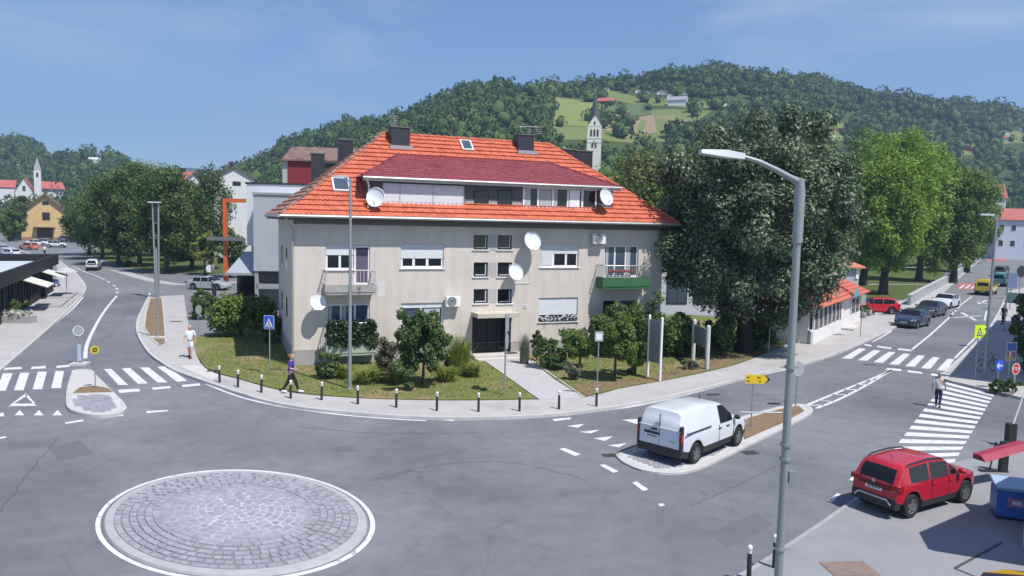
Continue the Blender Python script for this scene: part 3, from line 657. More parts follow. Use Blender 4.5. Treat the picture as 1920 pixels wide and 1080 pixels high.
def solid_text(o):
    """turn a text curve into a plain mesh object"""
    bpy.context.view_layer.update(); me = bpy.data.meshes.new_from_object(o.evaluated_get(bpy.context.evaluated_depsgraph_get())); n = bpy.data.objects.new('lettering', me); COL.objects.link(n); n.parent = o.parent; n.location = o.location; n.rotation_euler = o.rotation_euler; n['kind'] = 'stuff'; bpy.data.objects.remove(o); return n
fo = bpy.data.curves.new('house_number', 'FONT'); fo.body = '8'; fo.size = .2; fo.extrude = .002; fo.align_x = 'CENTER'; fo.align_y = 'CENTER'
foo = bpy.data.objects.new('house_number', fo); COL.objects.link(foo); foo.parent = house; foo.location = (np_[0], -.034, np_[1]); foo.rotation_euler = (R(90), 0, 0); fo.materials.append(M('print_blue', (.03, .03, .12), .5, 0)); solid_text(foo)
cl = MB(); p0 = fac(965, 555); p1 = fac(964, 592); p2 = fac(993, 531); p3 = fac(993, 500)
cl.tube([(p1[0], -.02, p1[1]), (p0[0], -.02, p2[1]), (p2[0], -.02, p2[1]), (p3[0], -.02, p3[1])], .025, 5); cl.build('cable_duct', M_FRAME, house)

# ---- roof
ZE, ZR, OV = 8.05, 13.1, .7; RX0, RX1 = 5.7, 16.8
rf = MB()
E0, E1, E2, E3 = (-OV, -OV, ZE), (HL + OV, -OV, ZE), (HL + OV, HW + OV, ZE), (-OV, HW + OV, ZE); K0, K1 = (RX0, HW / 2, ZR), (RX1, HW / 2, ZR)
rf.add([E0, E1, E2, E3, K0, K1], [(0, 1, 5, 4), (1, 2, 5), (2, 3, 4, 5), (3, 0, 4), (0, 3, 2, 1)])
roof = rf.build('roof', M('roof_felt', (.10, .05, .04), .9, .1, 2), house)
def courses(A, B, C, D, n, tw, amp, mat, parent, lift=.095, name='tile_course', clipx=None):
    """rows of wavy tiles on the plane A,B (eave) to D,C (ridge)"""
    A, B, C, D = map(Vector, (A, B, C, D)); e = (B - A).normalized(); nrm = e.cross((D - A)).normalized()
    if nrm.z < 0: nrm = -nrm
    for i in range(n):
        t0, t1 = i / n, min(1.0, (i + 1.06) / n)
        r0 = (A.lerp(D, t0), B.lerp(C, t0)); r1 = (A.lerp(D, t1), B.lerp(C, t1))
        s0, s1 = (r0[0] - A).dot(e), (r0[1] - A).dot(e); u0, u1 = (r1[0] - A).dot(e), (r1[1] - A).dot(e)
        k0 = math.ceil(s0 / (tw / 4)); k1 = math.floor(s1 / (tw / 4))
        S = [s0] + [k * tw / 4 for k in range(k0, k1 + 1)] + [s1]
        base0 = r0[0] - e * s0; base1 = r1[0] - e * u0
        vs = []; off = (i % 2) * 0.0
        jit = {}
        for s in S:
            wv = amp * (.5 + .5 * math.cos(2 * math.pi * s / tw)); ti = int(s / tw)
            if ti not in jit: jit[ti] = rnd.uniform(-.008, .010)
            q = min(max(s, u0), u1)
            vs += [base0 + e * s + nrm * .005, base0 + e * s + nrm * (lift + wv + jit[ti]), base1 + e * q + nrm * (.015 + wv)]
        m = MB(); f = []
        for k in range(len(S) - 1):
            o = 3 * k; f += [(o, o + 3, o + 4, o + 1), (o + 1, o + 4, o + 5, o + 2)]
        m.add(vs, f); m.build(name, mat, parent)
courses(E0, E1, K1, K0, 19, .26, .035, M_TILE, roof)
courses(E3, E0, K0, K0, 19, .26, .035, M_TILED, roof); courses(E1, E2, K1, K1, 19, .3, .035, M_TILE, roof)
def caps(P, Q, n, mat, parent, r_=.13, name='ridge_cap'):
    P, Q = Vector(P), Vector(Q); me = None
    for i in range(n):
        a = P.lerp(Q, i / n); b = P.lerp(Q, (i + 1.12) / n)
        MB().tube([a + Vector((0, 0, .06)), b + Vector((0, 0, .03))], [r_, r_ * .8], 8).build(name, mat, parent)
caps(E0, K0, 22, M_TILED, roof); caps(K0, K1, 26, M_TILE, roof, .11); caps(E1, K1, 22, M_TILE, roof, .11)
gm_ = MB(); gm_.tube([(-OV - .05, -OV - .08, ZE - .02), (HL + OV, -OV - .08, ZE - .02)], .085, 8); gm_.tube([(-OV - .07, -OV - .1, ZE - .03), (-OV - .07, HW + OV, ZE - .03)], .085, 8); gm_.build('gutter', M_ZINC, house)
MB().bx(-OV, HL + OV, -OV, -OV + .03, ZE - .22, ZE - .04).bx(-OV + .0, -OV + .03, -OV + .031, HW + OV, ZE - .22, ZE - .04).build('fascia', M('fascia_brown', (.10, .075, .06), .8, .1, 2), house)
MB().bx(0, HL, -.02, -.003, 7.62, 8.1).build('eave_shade_band', M('eave_shade_grey', (.16, .16, .165), .85, .06, 2), house)  # dark strip on the wall, painted for the shadow and soffit under the eaves
dp = MB(); dp.tube([(-.45, -.75, 7.95), (-.3, -.6, 7.7), (-.06, -.12, 7.3), (-.06, -.1, 7.0), (-.05, -.1, .1)], .055, 8); dp.build('downpipe', M_ZINC, house)
# chimneys
def chimney(px, py, w, d, top_py, back=0):
    q = froof(px, py); z1 = q.z + 1.0
    o = hloc(CAMP); yo = q.y; zt = fac(px, top_py, yo)[1]
    m = MB(); x0, x1, y0, y1, z0 = q.x - w / 2, q.x + w / 2, q.y, q.y + d, q.z - .9
    m.bx(x0, x1, y0, y1, z0, zt); n = int(w / .16)
    for k in range(n): x = x0 + (k + .5) * w / n; m.bx(x - .025, x + .025, y0 - .03, y0 - .002, z0, zt - .02)
    c = m.build('chimney', M_CHIM, roof); MB().bx(x0 - .05, x1 + .05, y0 - .06, y1 + .05, zt + .002, zt + .06).build('chimney_cap', M('chimney_cap', (.16, .16, .16), .6, .1, 3), roof)
    MB().bx(x0 - .1, x1 + .1, y0 - .3, y0 - .035, q.z - .12, q.z + .10).build('flashing', M_ZINC, roof); return q, zt
qc, zt = chimney(751, 277, 1.15, .8, 239); chimney(986, 286, 1.1, .8, 253)
for (s, y, z0, zt, w) in ((2.2, 7.6, 9.3, 11.9, .75), (4.0, 8.2, 9.5, 12.9, .85), (18.9, 6.6, 10, 13.0, 1.0), (20.3, 7.0, 9, 13.0, 1.3)):
    m = MB().bx(s - w / 2, s + w / 2, y, y + .8, z0 - 1, zt)
    for k in range(6): x = s - w / 2 + (k + .5) * w / 6; m.bx(x - .025, x + .025, y - .03, y - .002, z0 - 1, zt - .02)
    m.build('chimney', M_CHIM, roof); MB().bx(s - w / 2 - .06, s + w / 2 + .06, y - .05, y + .86, zt + .002, zt + .07).build('chimney_cap', MATS['chimney_cap'], roof)
an = MB(); an.tube([(qc.x - .3, qc.y + .4, zt), (qc.x - .3, qc.y + .4, zt + 1.2)], .02, 5); an.tube([(qc.x + .1, qc.y + .4, zt), (qc.x + .1, qc.y + .4, zt + .45)], .05, 6)
for k in range(5): an.tube([(qc.x - .5, qc.y + .4, zt + .6 + k * .13), (qc.x - .1, qc.y + .4, zt + .62 + k * .13)], .012, 4)
an.build('mast', M_ZINC, roof)
aq = froof(1003, 268); an = MB(); an.tube([(aq.x, aq.y + 1, aq.z - .3), (aq.x, aq.y + 1, aq.z + 1.3)], .025, 5); an.tube([(aq.x - .7, aq.y + 1, aq.z + 1.1), (aq.x + .6, aq.y + 1, aq.z + 1.2)], .02, 5)
for k in range(9): an.tube([(aq.x - .5 + k * .12, aq.y + .7, aq.z + 1.12 + k * .01), (aq.x - .5 + k * .12, aq.y + 1.3, aq.z + 1.12 + k * .01)], .012, 4)
for k in range(4): an.tube([(aq.x + .3, aq.y + 1, aq.z + .7 + k * .14), (aq.x + .85, aq.y + .9, aq.z + .75 + k * .14)], .015, 4)
an.build('aerial', M_ZINC, roof)
# skylights
def skylight(px, py, w, h):
    q = froof(px, py); sl = math.atan(5.05 / 5.95); o = bpy.data.objects.new('skylight', None)
    m = MB(); m.bx(-w / 2, w / 2, -h / 2, h / 2, .02, .17); s = m.build('skylight', M('skylight_frame', (.62, .62, .63), .5, 0), house); s.location = q; s.rotation_euler = (sl, 0, 0)
    MB().bx(-w / 2 + .1, w / 2 - .1, -h / 2 + .1, h / 2 - .1, .172, .18).build('pane', M_GLASSB, s)
skylight(874, 275, .75, 1.05); skylight(639, 349, .95, 1.15)

# ---- dormer
DX0 = fac(690, 365, .25)[0]; DX1 = fac(1149, 365, .25)[0]; DZ0, DZ1 = 8.6, 10.12
dm = MB(); dm.bx(DX0, DX1, .25, 5.0, DZ0 - .4, DZ1); dormer = dm.build('dormer', M_GREY, house)
e0, e1 = (DX0 - .35, -.12, DZ1 + .08), (DX1 + .35, -.12, DZ1 + .08)
ka, kb = (fac(750, 301, 3.9)[0], 3.9, 11.88), (fac(1018, 306, 3.9)[0], 3.9, 11.88)
bl, br = (DX0 - .35, 1.9, DZ1 + .12), (DX1 + .35, 1.9, DZ1 + .12)
dr = MB(); dr.add([e0, e1, kb, ka, bl, br], [(0, 1, 2, 3), (0, 3, 4), (1, 5, 2), (0, 4, 5, 1)]); dro = dr.build('dormer_roof', M_MAROON, house)
courses(e0, e1, kb, ka, 11, .20, .03, M_MAROON, dro, .035, 'roof_sheet')
courses(bl, e0, ka, ka, 9, .22, .03, M_MAROON, dro, .035, 'roof_sheet'); courses(e1, br, kb, kb, 9, .22, .03, M_MAROON, dro, .035, 'roof_sheet')
caps(e0, ka, 14, M_MAROON, dro, .08, 'hip_cap'); caps(ka, kb, 14, M_MAROON, dro, .08, 'hip_cap'); caps(e1, kb, 14, M_MAROON, dro, .08, 'hip_cap')
MB().tube([(e0[0], -.2, DZ1 + .05), (e1[0], -.2, DZ1 + .05)], .075, 8).bx(e0[0], e1[0], -.13, -.1, DZ1 - .12, DZ1 + .04).build('dormer_gutter', M_ZINC, house)
MB().tube([(DX0 - .15, -.15, DZ1), (DX0 + .02, .1, DZ1 - .35), (DX0 + .02, .12, DZ1 - 1.0), (DX0 - .1, -.35, 8.55)], .045, 7).build('downpipe', M_FRAME, house)
def drect(x0, y0, x1, y1): return frect(x0, y0, x1, y1, .25)
def dwin(rect, panes, shutter, fm=None):
    o = window(rect, panes, shutter, sill=False, fm=fm, y=.20, fw=.10 if fm is None else .05); return o
dwin(drect(717, 346, 870, 388), [.20, .60], .985); r5 = drect(980, 352, 1118, 391); dwin(r5, [.2, .4, .6, .8], 0)
MB().bx(r5[0] + (r5[1] - r5[0]) * .62, r5[0] + (r5[1] - r5[0]) * .76, .17, .195, r5[2] + .1, r5[3] - .1).build('open_sash', M_FRAME, house)
for x in (889, 933): dwin(drect(x, 357, x + 27, 385), [], 0, M_DFRAME)
b4 = drect(873, 378, 978, 386); MB().bx(b4[0], b4[1], .236, .247, b4[2], b4[3]).build('pale_band', M('band_pale', (.36, .37, .36), .85, .05, 2), house)

# ---- balconies
M_CONC = M('weathered_concrete', (.36, .345, .33), .9, .14, 2.5, .2, stain=((.10, .09, .085), 2.2, .53))
def balcony(px0, px1, pz_top, pz_bot, rail_py, depth, mat, name='balcony', bars=24, bm=None, bulge=0.0):
    s0 = fac(px0, pz_bot, -depth)[0]; s1 = fac(px1, pz_bot, -depth)[0]; z0 = fac((px0 + px1) / 2, pz_bot, -depth)[1]; z1 = fac((px0 + px1) / 2, pz_top, -depth)[1]; zr = fac((px0 + px1) / 2, rail_py, -depth)[1]
    n = 12; front = [(s0 + (s1 - s0) * k / n, -depth - bulge * math.sin(math.pi * k / n)) for k in range(n + 1)]
    b = MB().prism([(s0, -.002)] + front + [(s1, -.002)], z0, z0 + .14, bottom=True)
    o = b.build(name, mat, house); k = MB(); line = [Vector(p) for p in [(s0 + .03, -.03)] + front + [(s1 - .03, -.03)]]
    rail(k, line, .07, z0 + .141, z1); k.build('parapet', mat, o)
    bm = bm or M_ZINC; r_ = MB(); L3 = [(p.x, p.y, zr) for p in line]; r_.tube(L3, .03, 6); r_.build('handrail', bm, o)
    ln = [(line[i + 1] - line[i]).length for i in range(len(line) - 1)]; tot = sum(ln)
    bar = MB().tube([(0, 0, z1 - .01), (0, 0, zr)], .014, 4).build('baluster', bm, o)
    for j in range(bars):
        d = tot * (j + .5) / bars; i = 0
        while d > ln[i]: d -= ln[i]; i += 1
        p = line[i].lerp(line[i + 1], d / ln[i])
        if j == 0: bar.location = (p.x, p.y, 0)
        else: inst(bar, o, (p.x, p.y, 0))
    return o, (s0, s1, z0, z1, zr)
balcony(611, 705, 534, 553, 507, 1.0, M_CONC, bm=M('pale_rail', (.62, .55, .56), .5, .05, 3))
balcony(1131, 1217, 520, 541, 498, .95, M('green_render', (.045, .135, .06), .8, .12, 1.5), bulge=.25, bars=34)  # green darkened to paint in maple shade that does not fall here
_, BLL = balcony(613, 706, 645, 667, 606, .95, M('pale_green_render', (.36, .41, .33), .85, .08, 2))
# clutter on the right balcony
cb = MB(); q = fac(1150, 508, -.5)
for k in range(7): cb.ell((q[0] + k * .26, -.12, q[1] - .05), (.13, .08, .10), 7, 5)
cb.build('red_flowers', M('red_petals', (.30, .03, .04), .7, .3, 9), house)

# ---- satellite dishes and air conditioners (own things, fixed to the house)
M_DISH = M('dish_white', (.68, .70, .73), .5, .05, 3)
def dish(label, px, py, rpx, yo, tilt=18, turn=0):
    p = HWd(0, 0, 0, px, py, yo); d = (p - CAMP).length; r_ = rpx / FPX * d * 1.0
    t = thing('satellite_dish', label, 'satellite dish', p, TH + R(turn), 'satellite dishes on the apartment house')
    pr_ = [(r_ * q, .0 + .16 * r_ * q * q * 1.6) for q in (.02, .25, .5, .75, .92, 1.0)] + [(r_ * 1.02, .27 * r_), (r_ * .98, .25 * r_ + .03)]
    m = MB(); m.lathe(pr_, 28); dd = m.build('reflector', M_DISH, t, smooth=50); dd.rotation_euler = (R(90 - tilt), 0, 0); dd.scale = (1, 1.08, 1)
    a = MB(); a.tube([(0, -.05, -r_), (0, -r_ * .9, -r_ * .55)], .02, 5); a.tube([(0, -r_ * .9, -r_ * .58), (0, -r_ * .8, -r_ * .42)], .04, 6); a.build('feed_arm', M_ZINC, t)
    b = MB(); b.tube([(0, .05, 0), (0, max(.12, abs(yo) - .02) * .5, -.1), (0, abs(yo) if yo < 0 else .3, -.25)], .03, 6); b.build('bracket', M_ZINC, t); return t
dish('white satellite dish at left end of the dormer', 705, 371, 17, -.35, 14, -25); dish('white satellite dish at right end of the dormer', 1135, 370, 15, -.3, 14, 10)
dish('upper white satellite dish beside the top stair windows', 997, 453, 17, -.55, 20, 5); dish('white satellite dish beside the middle stair window', 966, 511, 15, -.5, 20, 5)
dish('white satellite dish low on the left of the facade', 595, 567, 15, -.6, 20, 15)
def aircon(label, x0, y0, x1, y1):
    p = HWd(0, 0, 0, (x0 + x1) / 2, (y0 + y1) / 2, -.42); w = (x1 - x0) / FPX * (p - CAMP).length * 1.02; h = (y1 - y0) / FPX * (p - CAMP).length
    t = thing('air_conditioner', label, 'air conditioner', p, TH, 'air conditioners on the facade')
    MB().bx(-w / 2, w / 2, 0, .3, -h / 2, h / 2).build('casing', M_FRAME, t)
    g = MB()
    for rr in (.1, .16, .22, .27): g.lathe([(rr * h / .6, -.012), (rr * h / .6 + .012, -.02), (rr * h / .6 + .024, -.012)], 20, (-w * .12, 0, 0), axis='y')
    g.build('fan_grille', M('grille_grey', (.35, .36, .38), .5, 0), t); MB().disc((-w * .12, -.004, 0), .28 * h / .6, 20, 'y').build('fan', M('fan_dark', (.16, .17, .19), .5, 0), t)
    b = MB(); b.bx(-w * .35, -w * .35 + .05, .0, .41, -h / 2 - .06, -h / 2 - .002); b.bx(w * .3, w * .3 + .05, .0, .41, -h / 2 - .06, -h / 2 - .002); b.build('bracket', M_ZINC, t); return t
aircon('white air conditioner unit right of the lower left window', 837, 556, 864, 575); aircon('white air conditioner unit high above the green balcony', 1113, 439, 1137, 457)

# curtains behind some panes
M_CURT = M('net_curtain', (.42, .44, .47), .9, .12, 3)
def curtain(rect, a, b, y=.113, top=.1, bot=.12):
    x0, x1 = rect[0] + (rect[1] - rect[0]) * a, rect[0] + (rect[1] - rect[0]) * b; m = MB(); n = 10
    V = [(x0 + (x1 - x0) * i / n, y - .006 * (i % 2), z) for i in range(n + 1) for z in (rect[2] + bot, rect[3] - top)]
    m.add(V, [(2 * i, 2 * i + 2, 2 * i + 3, 2 * i + 1) for i in range(n)]); return m.build('curtain', M_CURT, house)
curtain(W_UR, .06, .14); curtain(W_UR, .68, .78); curtain(W_LL, .05, .13); curtain(W_LL, .38, .46); curtain(W_L2, .55, .93, top=.35); curtain(r5, .02, .10, .213); curtain(r5, .22, .38, .213); curtain(r5, .42, .46, .213)

# repaired patch beside the upper balcony, drips below the grille window
pq = frect(709, 527, 722, 556); MB().bx(pq[0], pq[1], -.006, -.002, pq[2], pq[3]).build('render_patch', M('fresh_render', (.62, .61, .61), .9, .05, 2), house)
pq = frect(856, 470, 880, 500); MB().bx(pq[0], pq[1], -.005, -.002, pq[2], pq[3]).build('render_patch', M('cool_patch', (.57, .53, .48), .9, .05, 2), house)
for k in range(9):
    x = W_L3[0] + (W_L3[1] - W_L3[0]) * rnd.random(); h = rnd.uniform(.15, .5); w = rnd.uniform(.03, .08); z = W_L3[2] - .06; MB().add([(x - w, -.003, z), (x + w, -.003, z), (x + w * .3, -.003, z - h), (x - w * .2, -.003, z - h * .9)], [(3, 2, 1, 0)]).build('drip_stain', M('drip_grey', (.40, .36, .32), .9, .15, 5), house)

for t_ in (.0, .20, .60, .985): q = drect(717, 346, 870, 388); x = q[0] + (q[1] - q[0]) * t_; MB().bx(x, x + .05, .150, .162, q[2], q[3]).build('shutter_guide', M('guide_grey', (.40, .41, .44), .5, 0), house)
# ================================================================ terrain, forest, vegetation
def interp(xs, ys, x): return float(np.interp(x, xs, ys))
#            photo x, skyline y, distance of the ridge, distance where the slope starts
RIDGE = [(-700, 240, 900, 330), (-250, 235, 900, 330), (0, 252, 900, 330), (45, 252, 900, 330), (75, 272, 850, 330), (100, 293, 700, 320), (130, 284, 650, 300), (185, 285, 640, 300), (232, 296, 620, 290), (252, 306, 600, 290), (330, 335, 600, 280), (420, 322, 560, 260),
         (462, 308, 540, 240), (530, 270, 520, 215), (600, 238, 510, 200), (660, 216, 500, 190), (720, 216, 500, 180), (800, 184, 500, 170), (890, 152, 510, 160), (960, 155, 520, 160), (1010, 158, 540, 160), (1100, 153, 580, 165), (1160, 150, 620, 170), (1190, 150, 640, 175),
         (1225, 138, 660, 180), (1290, 130, 680, 185), (1325, 118, 690, 190), (1370, 131, 690, 195), (1440, 136, 680, 205), (1500, 144, 690, 215), (1590, 164, 720, 240), (1680, 179, 760, 260), (1750, 184, 800, 280), (1830, 187, 820, 300), (1880, 203, 800, 310), (1930, 222, 780, 320), (2200, 215, 760, 330), (2700, 230, 760, 330)]
RX = [r[0] for r in RIDGE]; RYp = [r[1] for r in RIDGE]; RD = [r[2] for r in RIDGE]; RS = [r[3] for r in RIDGE]
RZ = [AY(r[0], r[1] + 7, r[2]).z - 5.0 for r in RIDGE]
def hsh(i, j): return np.sin(i * 12.9898 + j * 78.233) * 43758.5453 % 1.0
def vnoise(x, y):
    xi, yi = np.floor(x), np.floor(y); fx, fy = x - xi, y - yi; fx = fx * fx * (3 - 2 * fx); fy = fy * fy * (3 - 2 * fy)
    return (hsh(xi, yi) * (1 - fx) + hsh(xi + 1, yi) * fx) * (1 - fy) + (hsh(xi, yi + 1) * (1 - fx) + hsh(xi + 1, yi + 1) * fx) * fy
def terrain(x, y):
    x = np.asarray(x, float); y = np.asarray(y, float)
    t = 960 + FPX * x / np.maximum(y, 1)
    D = np.interp(t, RX, RD); S = np.interp(t, RX, RS); Z = np.interp(t, RX, RZ)
    q = (y - S) / (D - S); up = np.clip(q, 0, 1); up = up * up * (3 - 2 * up) * .55 + up * .45
    dn = np.clip((y - D) / 500, 0, 1); h = Z * np.where(q < 1, up, 1 - .45 * dn * dn)
    h = h + np.clip(q, 0, 1) * np.clip(1.15 - q, 0, 1) * 26 * (vnoise(x / 55 + 3, y / 70 + 9) - .5) * 1.3
    return np.where(q < 0, -.12, h - .12)
ts = np.concatenate([np.linspace(-700, -60, 24), np.linspace(-40, 1960, 150), np.linspace(2000, 2700, 24)]); ysr = np.concatenate([np.array([-60, 2, 40, 90, 130]), np.linspace(150, 950, 90), np.linspace(980, 1500, 14)])
TT, YY = np.meshgrid(ts, ysr); XX = np.where(YY > 30, (TT - 960) / FPX * YY, (TT - 960) / FPX * 30 * 3)
XX = np.where(YY < 131, (TT - 960) / FPX * np.maximum(YY, 130), XX)
ZZ = terrain(XX, YY); V = np.stack([XX, YY, ZZ], -1).reshape(-1, 3); a, b = TT.shape
I = np.arange(a * b).reshape(a, b); F = np.stack([I[:-1, :-1], I[:-1, 1:], I[1:, 1:], I[1:, :-1]], -1).reshape(-1, 4)
hill = np_obj('hills', V, F, turf('hill_floor', (.045, .075, .025), (.075, .11, .035), (.13, .13, .06), .70, .012), smooth=True); hill['kind'] = 'structure'
# far blue ridge behind
fx = np.linspace(-2600, 3200, 120); fz = np.array([interp([-2600, -900, 0, 700, 1100, 1500, 1700, 2100, 2600, 3200], [120, 150, 250, 330, 300, 338, 300, 330, 295, 280], x) for x in fx]) + 14 * np.sin(fx / 90) + 9 * np.sin(fx / 37)
rows = [(1900, -20.0, 0), (2300, .5, 0), (2500, 1.0, 0), (3000, .3, 0)]
V = np.concatenate([np.stack([fx, np.full_like(fx, r[0]), fz * (r[1] if r[1] > 0 else 0) + (r[1] if r[1] < 0 else 0)], -1) for r in rows]); n = len(fx)
I = np.arange(4 * n).reshape(4, n); F = np.stack([I[:-1, :-1], I[:-1, 1:], I[1:, 1:], I[1:, :-1]], -1).reshape(-1, 4)
np_obj('far_hills', V, F, M('far_forest', (.05, .085, .05), .95, .25, .02), smooth=True)['kind'] = 'structure'

# ---- leaves
def leaf_cloud(C, RAD, per, size, up=.35, flat=1.0, seed=1, jitter=.35, droop=0.0, nj=.75):
    """C clump centres (n,3), RAD clump radii (n,), per leaves in each -> diamond leaves"""
    g = np.random.default_rng(seed); n = len(C); N = n * per
    d = g.normal(size=(N, 3)); d /= np.linalg.norm(d, axis=1, keepdims=True); r = g.random((N, 1)) ** .45
    c = np.repeat(C, per, 0); rad = np.repeat(RAD, per)[:, None]
    P = c + d * r * rad * np.array([1, 1, flat]); P[:, 2] -= droop * np.abs(g.normal(size=N)) * rad[:, 0]
    nr = d + g.normal(size=(N, 3)) * nj + np.array([0, 0, up]); nr /= np.linalg.norm(nr, axis=1, keepdims=True) + 1e-9
    t = np.cross(nr, g.normal(size=(N, 3))); t /= np.linalg.norm(t, axis=1, keepdims=True) + 1e-9; b = np.cross(nr, t)
    s = size * (1 + jitter * g.normal(size=(N, 1))).clip(.45, 1.9); l, w = s, s * .58
    bend = nr * s * .18
    V = np.stack([P - t * l - bend, P + b * w, P + t * l - bend, P - b * w], 1).reshape(-1, 3)
    return V, np.arange(N * 4, dtype=np.int32).reshape(N, 4)
def crown_clumps(n, rx, ry, rz, cz, seed, shell=.55, lobes=7, zmin=-1.0, rough=.22):
    g = np.random.default_rng(seed); d = g.normal(size=(n * 3, 3)); d /= np.linalg.norm(d, axis=1, keepdims=True); d = d[d[:, 2] > zmin][:n]; n = len(d)
    L = g.normal(size=(lobes, 3)); L /= np.linalg.norm(L, axis=1, keepdims=True); amp = g.uniform(-rough, rough, lobes)
    k = 1 + (np.exp(6 * (d @ L.T - 1)) * amp * 2.2).sum(1)
    r = shell + (1 - shell) * g.random(n) ** .6
    return d * (r * k)[:, None] * np.array([rx, ry, rz]) + np.array([0, 0, cz])
M_BARK = M('bark', (.075, .06, .048), .95, .25, 5, .5); M_BIRCH = M('birch_bark', (.45, .44, .42), .85, .3, 6, .2)
def tree(name, label, base, h, rx, ry, cb, mat, clumps=70, per=90, leaf=.22, group=None, tr=.22, seed=1, lean=(0, 0), shell=.5, bark=None, crad=.23, droop=0., zmin=-1., cat='tree', limbs=7, up=.35, rough=.22, fork=.42, boxy=1.0, trim=None):
    """cb: height where the crown starts"""
    t = thing(name, label, cat, base, 0, group); g = random.Random(seed)
    rz = (h - cb) / 2; cz = cb + rz
    C = crown_clumps(clumps, rx * .9, ry * .9, rz * .92, cz, seed, shell, zmin=zmin, rough=rough); C[:, 0] += lean[0] * (C[:, 2] / h); C[:, 1] += lean[1] * (C[:, 2] / h)
    if boxy != 1: q = (C[:, 2] - cz) / rz; C[:, 2] = cz + np.sign(q) * np.abs(q) ** boxy * rz
    if trim: C = C[C[:, 2] > trim[0] + np.maximum(0, C[:, 0] - trim[1]) * trim[2] + np.maximum(0, -C[:, 0] - trim[3]) * trim[4]]
    R_ = np.random.default_rng(seed + 9).uniform(.7, 1.25, len(C)) * crad * min(rx, rz) + .05
    V, F = leaf_cloud(C, R_, per, leaf, seed=seed + 3, droop=droop, up=up, nj=.5)
    np_obj('crown', V, F, mat, t)
    m = MB(); top = cb + (h - cb) * fork; path = [(0, 0, -.1), (tr * .15, 0, .25 * top), (lean[0] * .2, lean[1] * .2, .6 * top), (lean[0] * .5, lean[1] * .5, top)]
    m.tube(path, [tr * 1.5, tr, tr * .8, tr * .4], 9)
    for k in range(limbs):
        q = C[g.randrange(len(C))]; z0 = cb * .75 + (top - cb * .75) * g.random() * .8; p0 = Vector((lean[0] * .3, lean[1] * .3, z0)); p2 = Vector(q) * .92; p1 = p0.lerp(p2, .5) + Vector((0, 0, -.08 * h * g.random()))
        if p2.z < z0: continue
        m.tube([p0, p1, p2], [tr * .45, tr * .28, tr * .1], 6)
    m.build('trunk', bark or M_BARK, t, smooth=60); return t
L_SILVER = leafmat('silver_maple_leaves', [(.030, .052, .026), (.080, .118, .062), (.17, .22, .13), (.36, .41, .30)], .14, .5, big=.55, wr=.5)  # patchy tones paint lit and shaded clumps besides the silver leaf undersides
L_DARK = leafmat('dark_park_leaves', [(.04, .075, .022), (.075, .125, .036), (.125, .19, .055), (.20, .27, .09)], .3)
L_MID = leafmat('mid_green_leaves', [(.08, .14, .028), (.15, .235, .05), (.23, .325, .085)], .38)
L_LIME = leafmat('bright_lime_leaves', [(.11, .21, .03), (.19, .32, .045), (.27, .41, .075), (.35, .48, .12)], .42)
L_FOREST = leafmat('forest_leaves', [(.03, .055, .018), (.055, .09, .03), (.085, .125, .045)], .2, big=.03)
L_OLIVE = leafmat('olive_leaves', [(.10, .13, .04), (.18, .20, .065), (.27, .25, .10)], .3)
L_YEL = leafmat('yellow_green_leaves', [(.16, .22, .045), (.27, .32, .08), (.38, .41, .13)], .4)
L_SHRUB = leafmat('shrub_leaves', [(.045, .085, .025), (.085, .14, .042), (.14, .20, .065)], .28, big=.8)
L_GREY = leafmat('grey_shrub_leaves', [(.09, .11, .07), (.16, .18, .12), (.24, .26, .18)], .2, big=.8)
L_BIRCH = leafmat('birch_leaves', [(.05, .085, .03), (.085, .13, .05), (.13, .18, .075)], .3)

# the big silver maple in front of the kiosk
mb_ = G(1392, 662); hM = ht(1410, 192, mb_)
tree('maple_tree', 'huge silvery grey-green maple right of the apartment house', (mb_.x, mb_.y, .1), hM * .90, 7.4, 6.2, 1.4, L_SILVER, 270, 440, .105, tr=.45, seed=11, lean=(-.5, -.3), shell=.35, crad=.155, limbs=14, rough=.22, up=.6, boxy=.82, trim=(1.9, 2.0, 1.0, 4.8, 1.3), bark=M('shaded_bark', (.035, .03, .026), .95, .25, 5, .5))  # bark colour darkened to carry the deep shade under the crown
# bright limes in the park on the right
def tpx(px, py, top, z=.06): b = G(px, py, z); return (b.x, b.y, z), ht(px, top, b)
RT = [(1655, 552, 228, 5.4, 4.8, L_LIME, 'tallest bright green lime tree behind the kiosk', 31), (1618, 535, 262, 4.6, 4.2, L_MID, 'green lime tree half hidden by the maple crown', 32), (1722, 528, 262, 5.6, 5.0, L_LIME, 'bright green lime tree behind the red parked car', 33),
      (1787, 530, 300, 4.6, 4.6, L_MID, 'mid green lime tree at the retaining wall end', 34), (1812, 510, 318, 6.2, 6.0, L_MID, 'broad green tree shading the far right street', 35), (1690, 500, 250, 6.4, 6.0, L_MID, 'tall lime tree at the back of the park', 36), (1752, 500, 290, 6.0, 6.0, L_DARK, 'dark green tree deep in the park on the right', 37)]
for px, py, top, rx, ry, m_, lab, sd in RT:
    b, h = tpx(px, py, top); tree('lime_tree', lab, b, h, rx, ry, h * .10, m_, 200, 150, .175, 'park trees right of the maple', .42, sd, shell=.45, crad=.24)
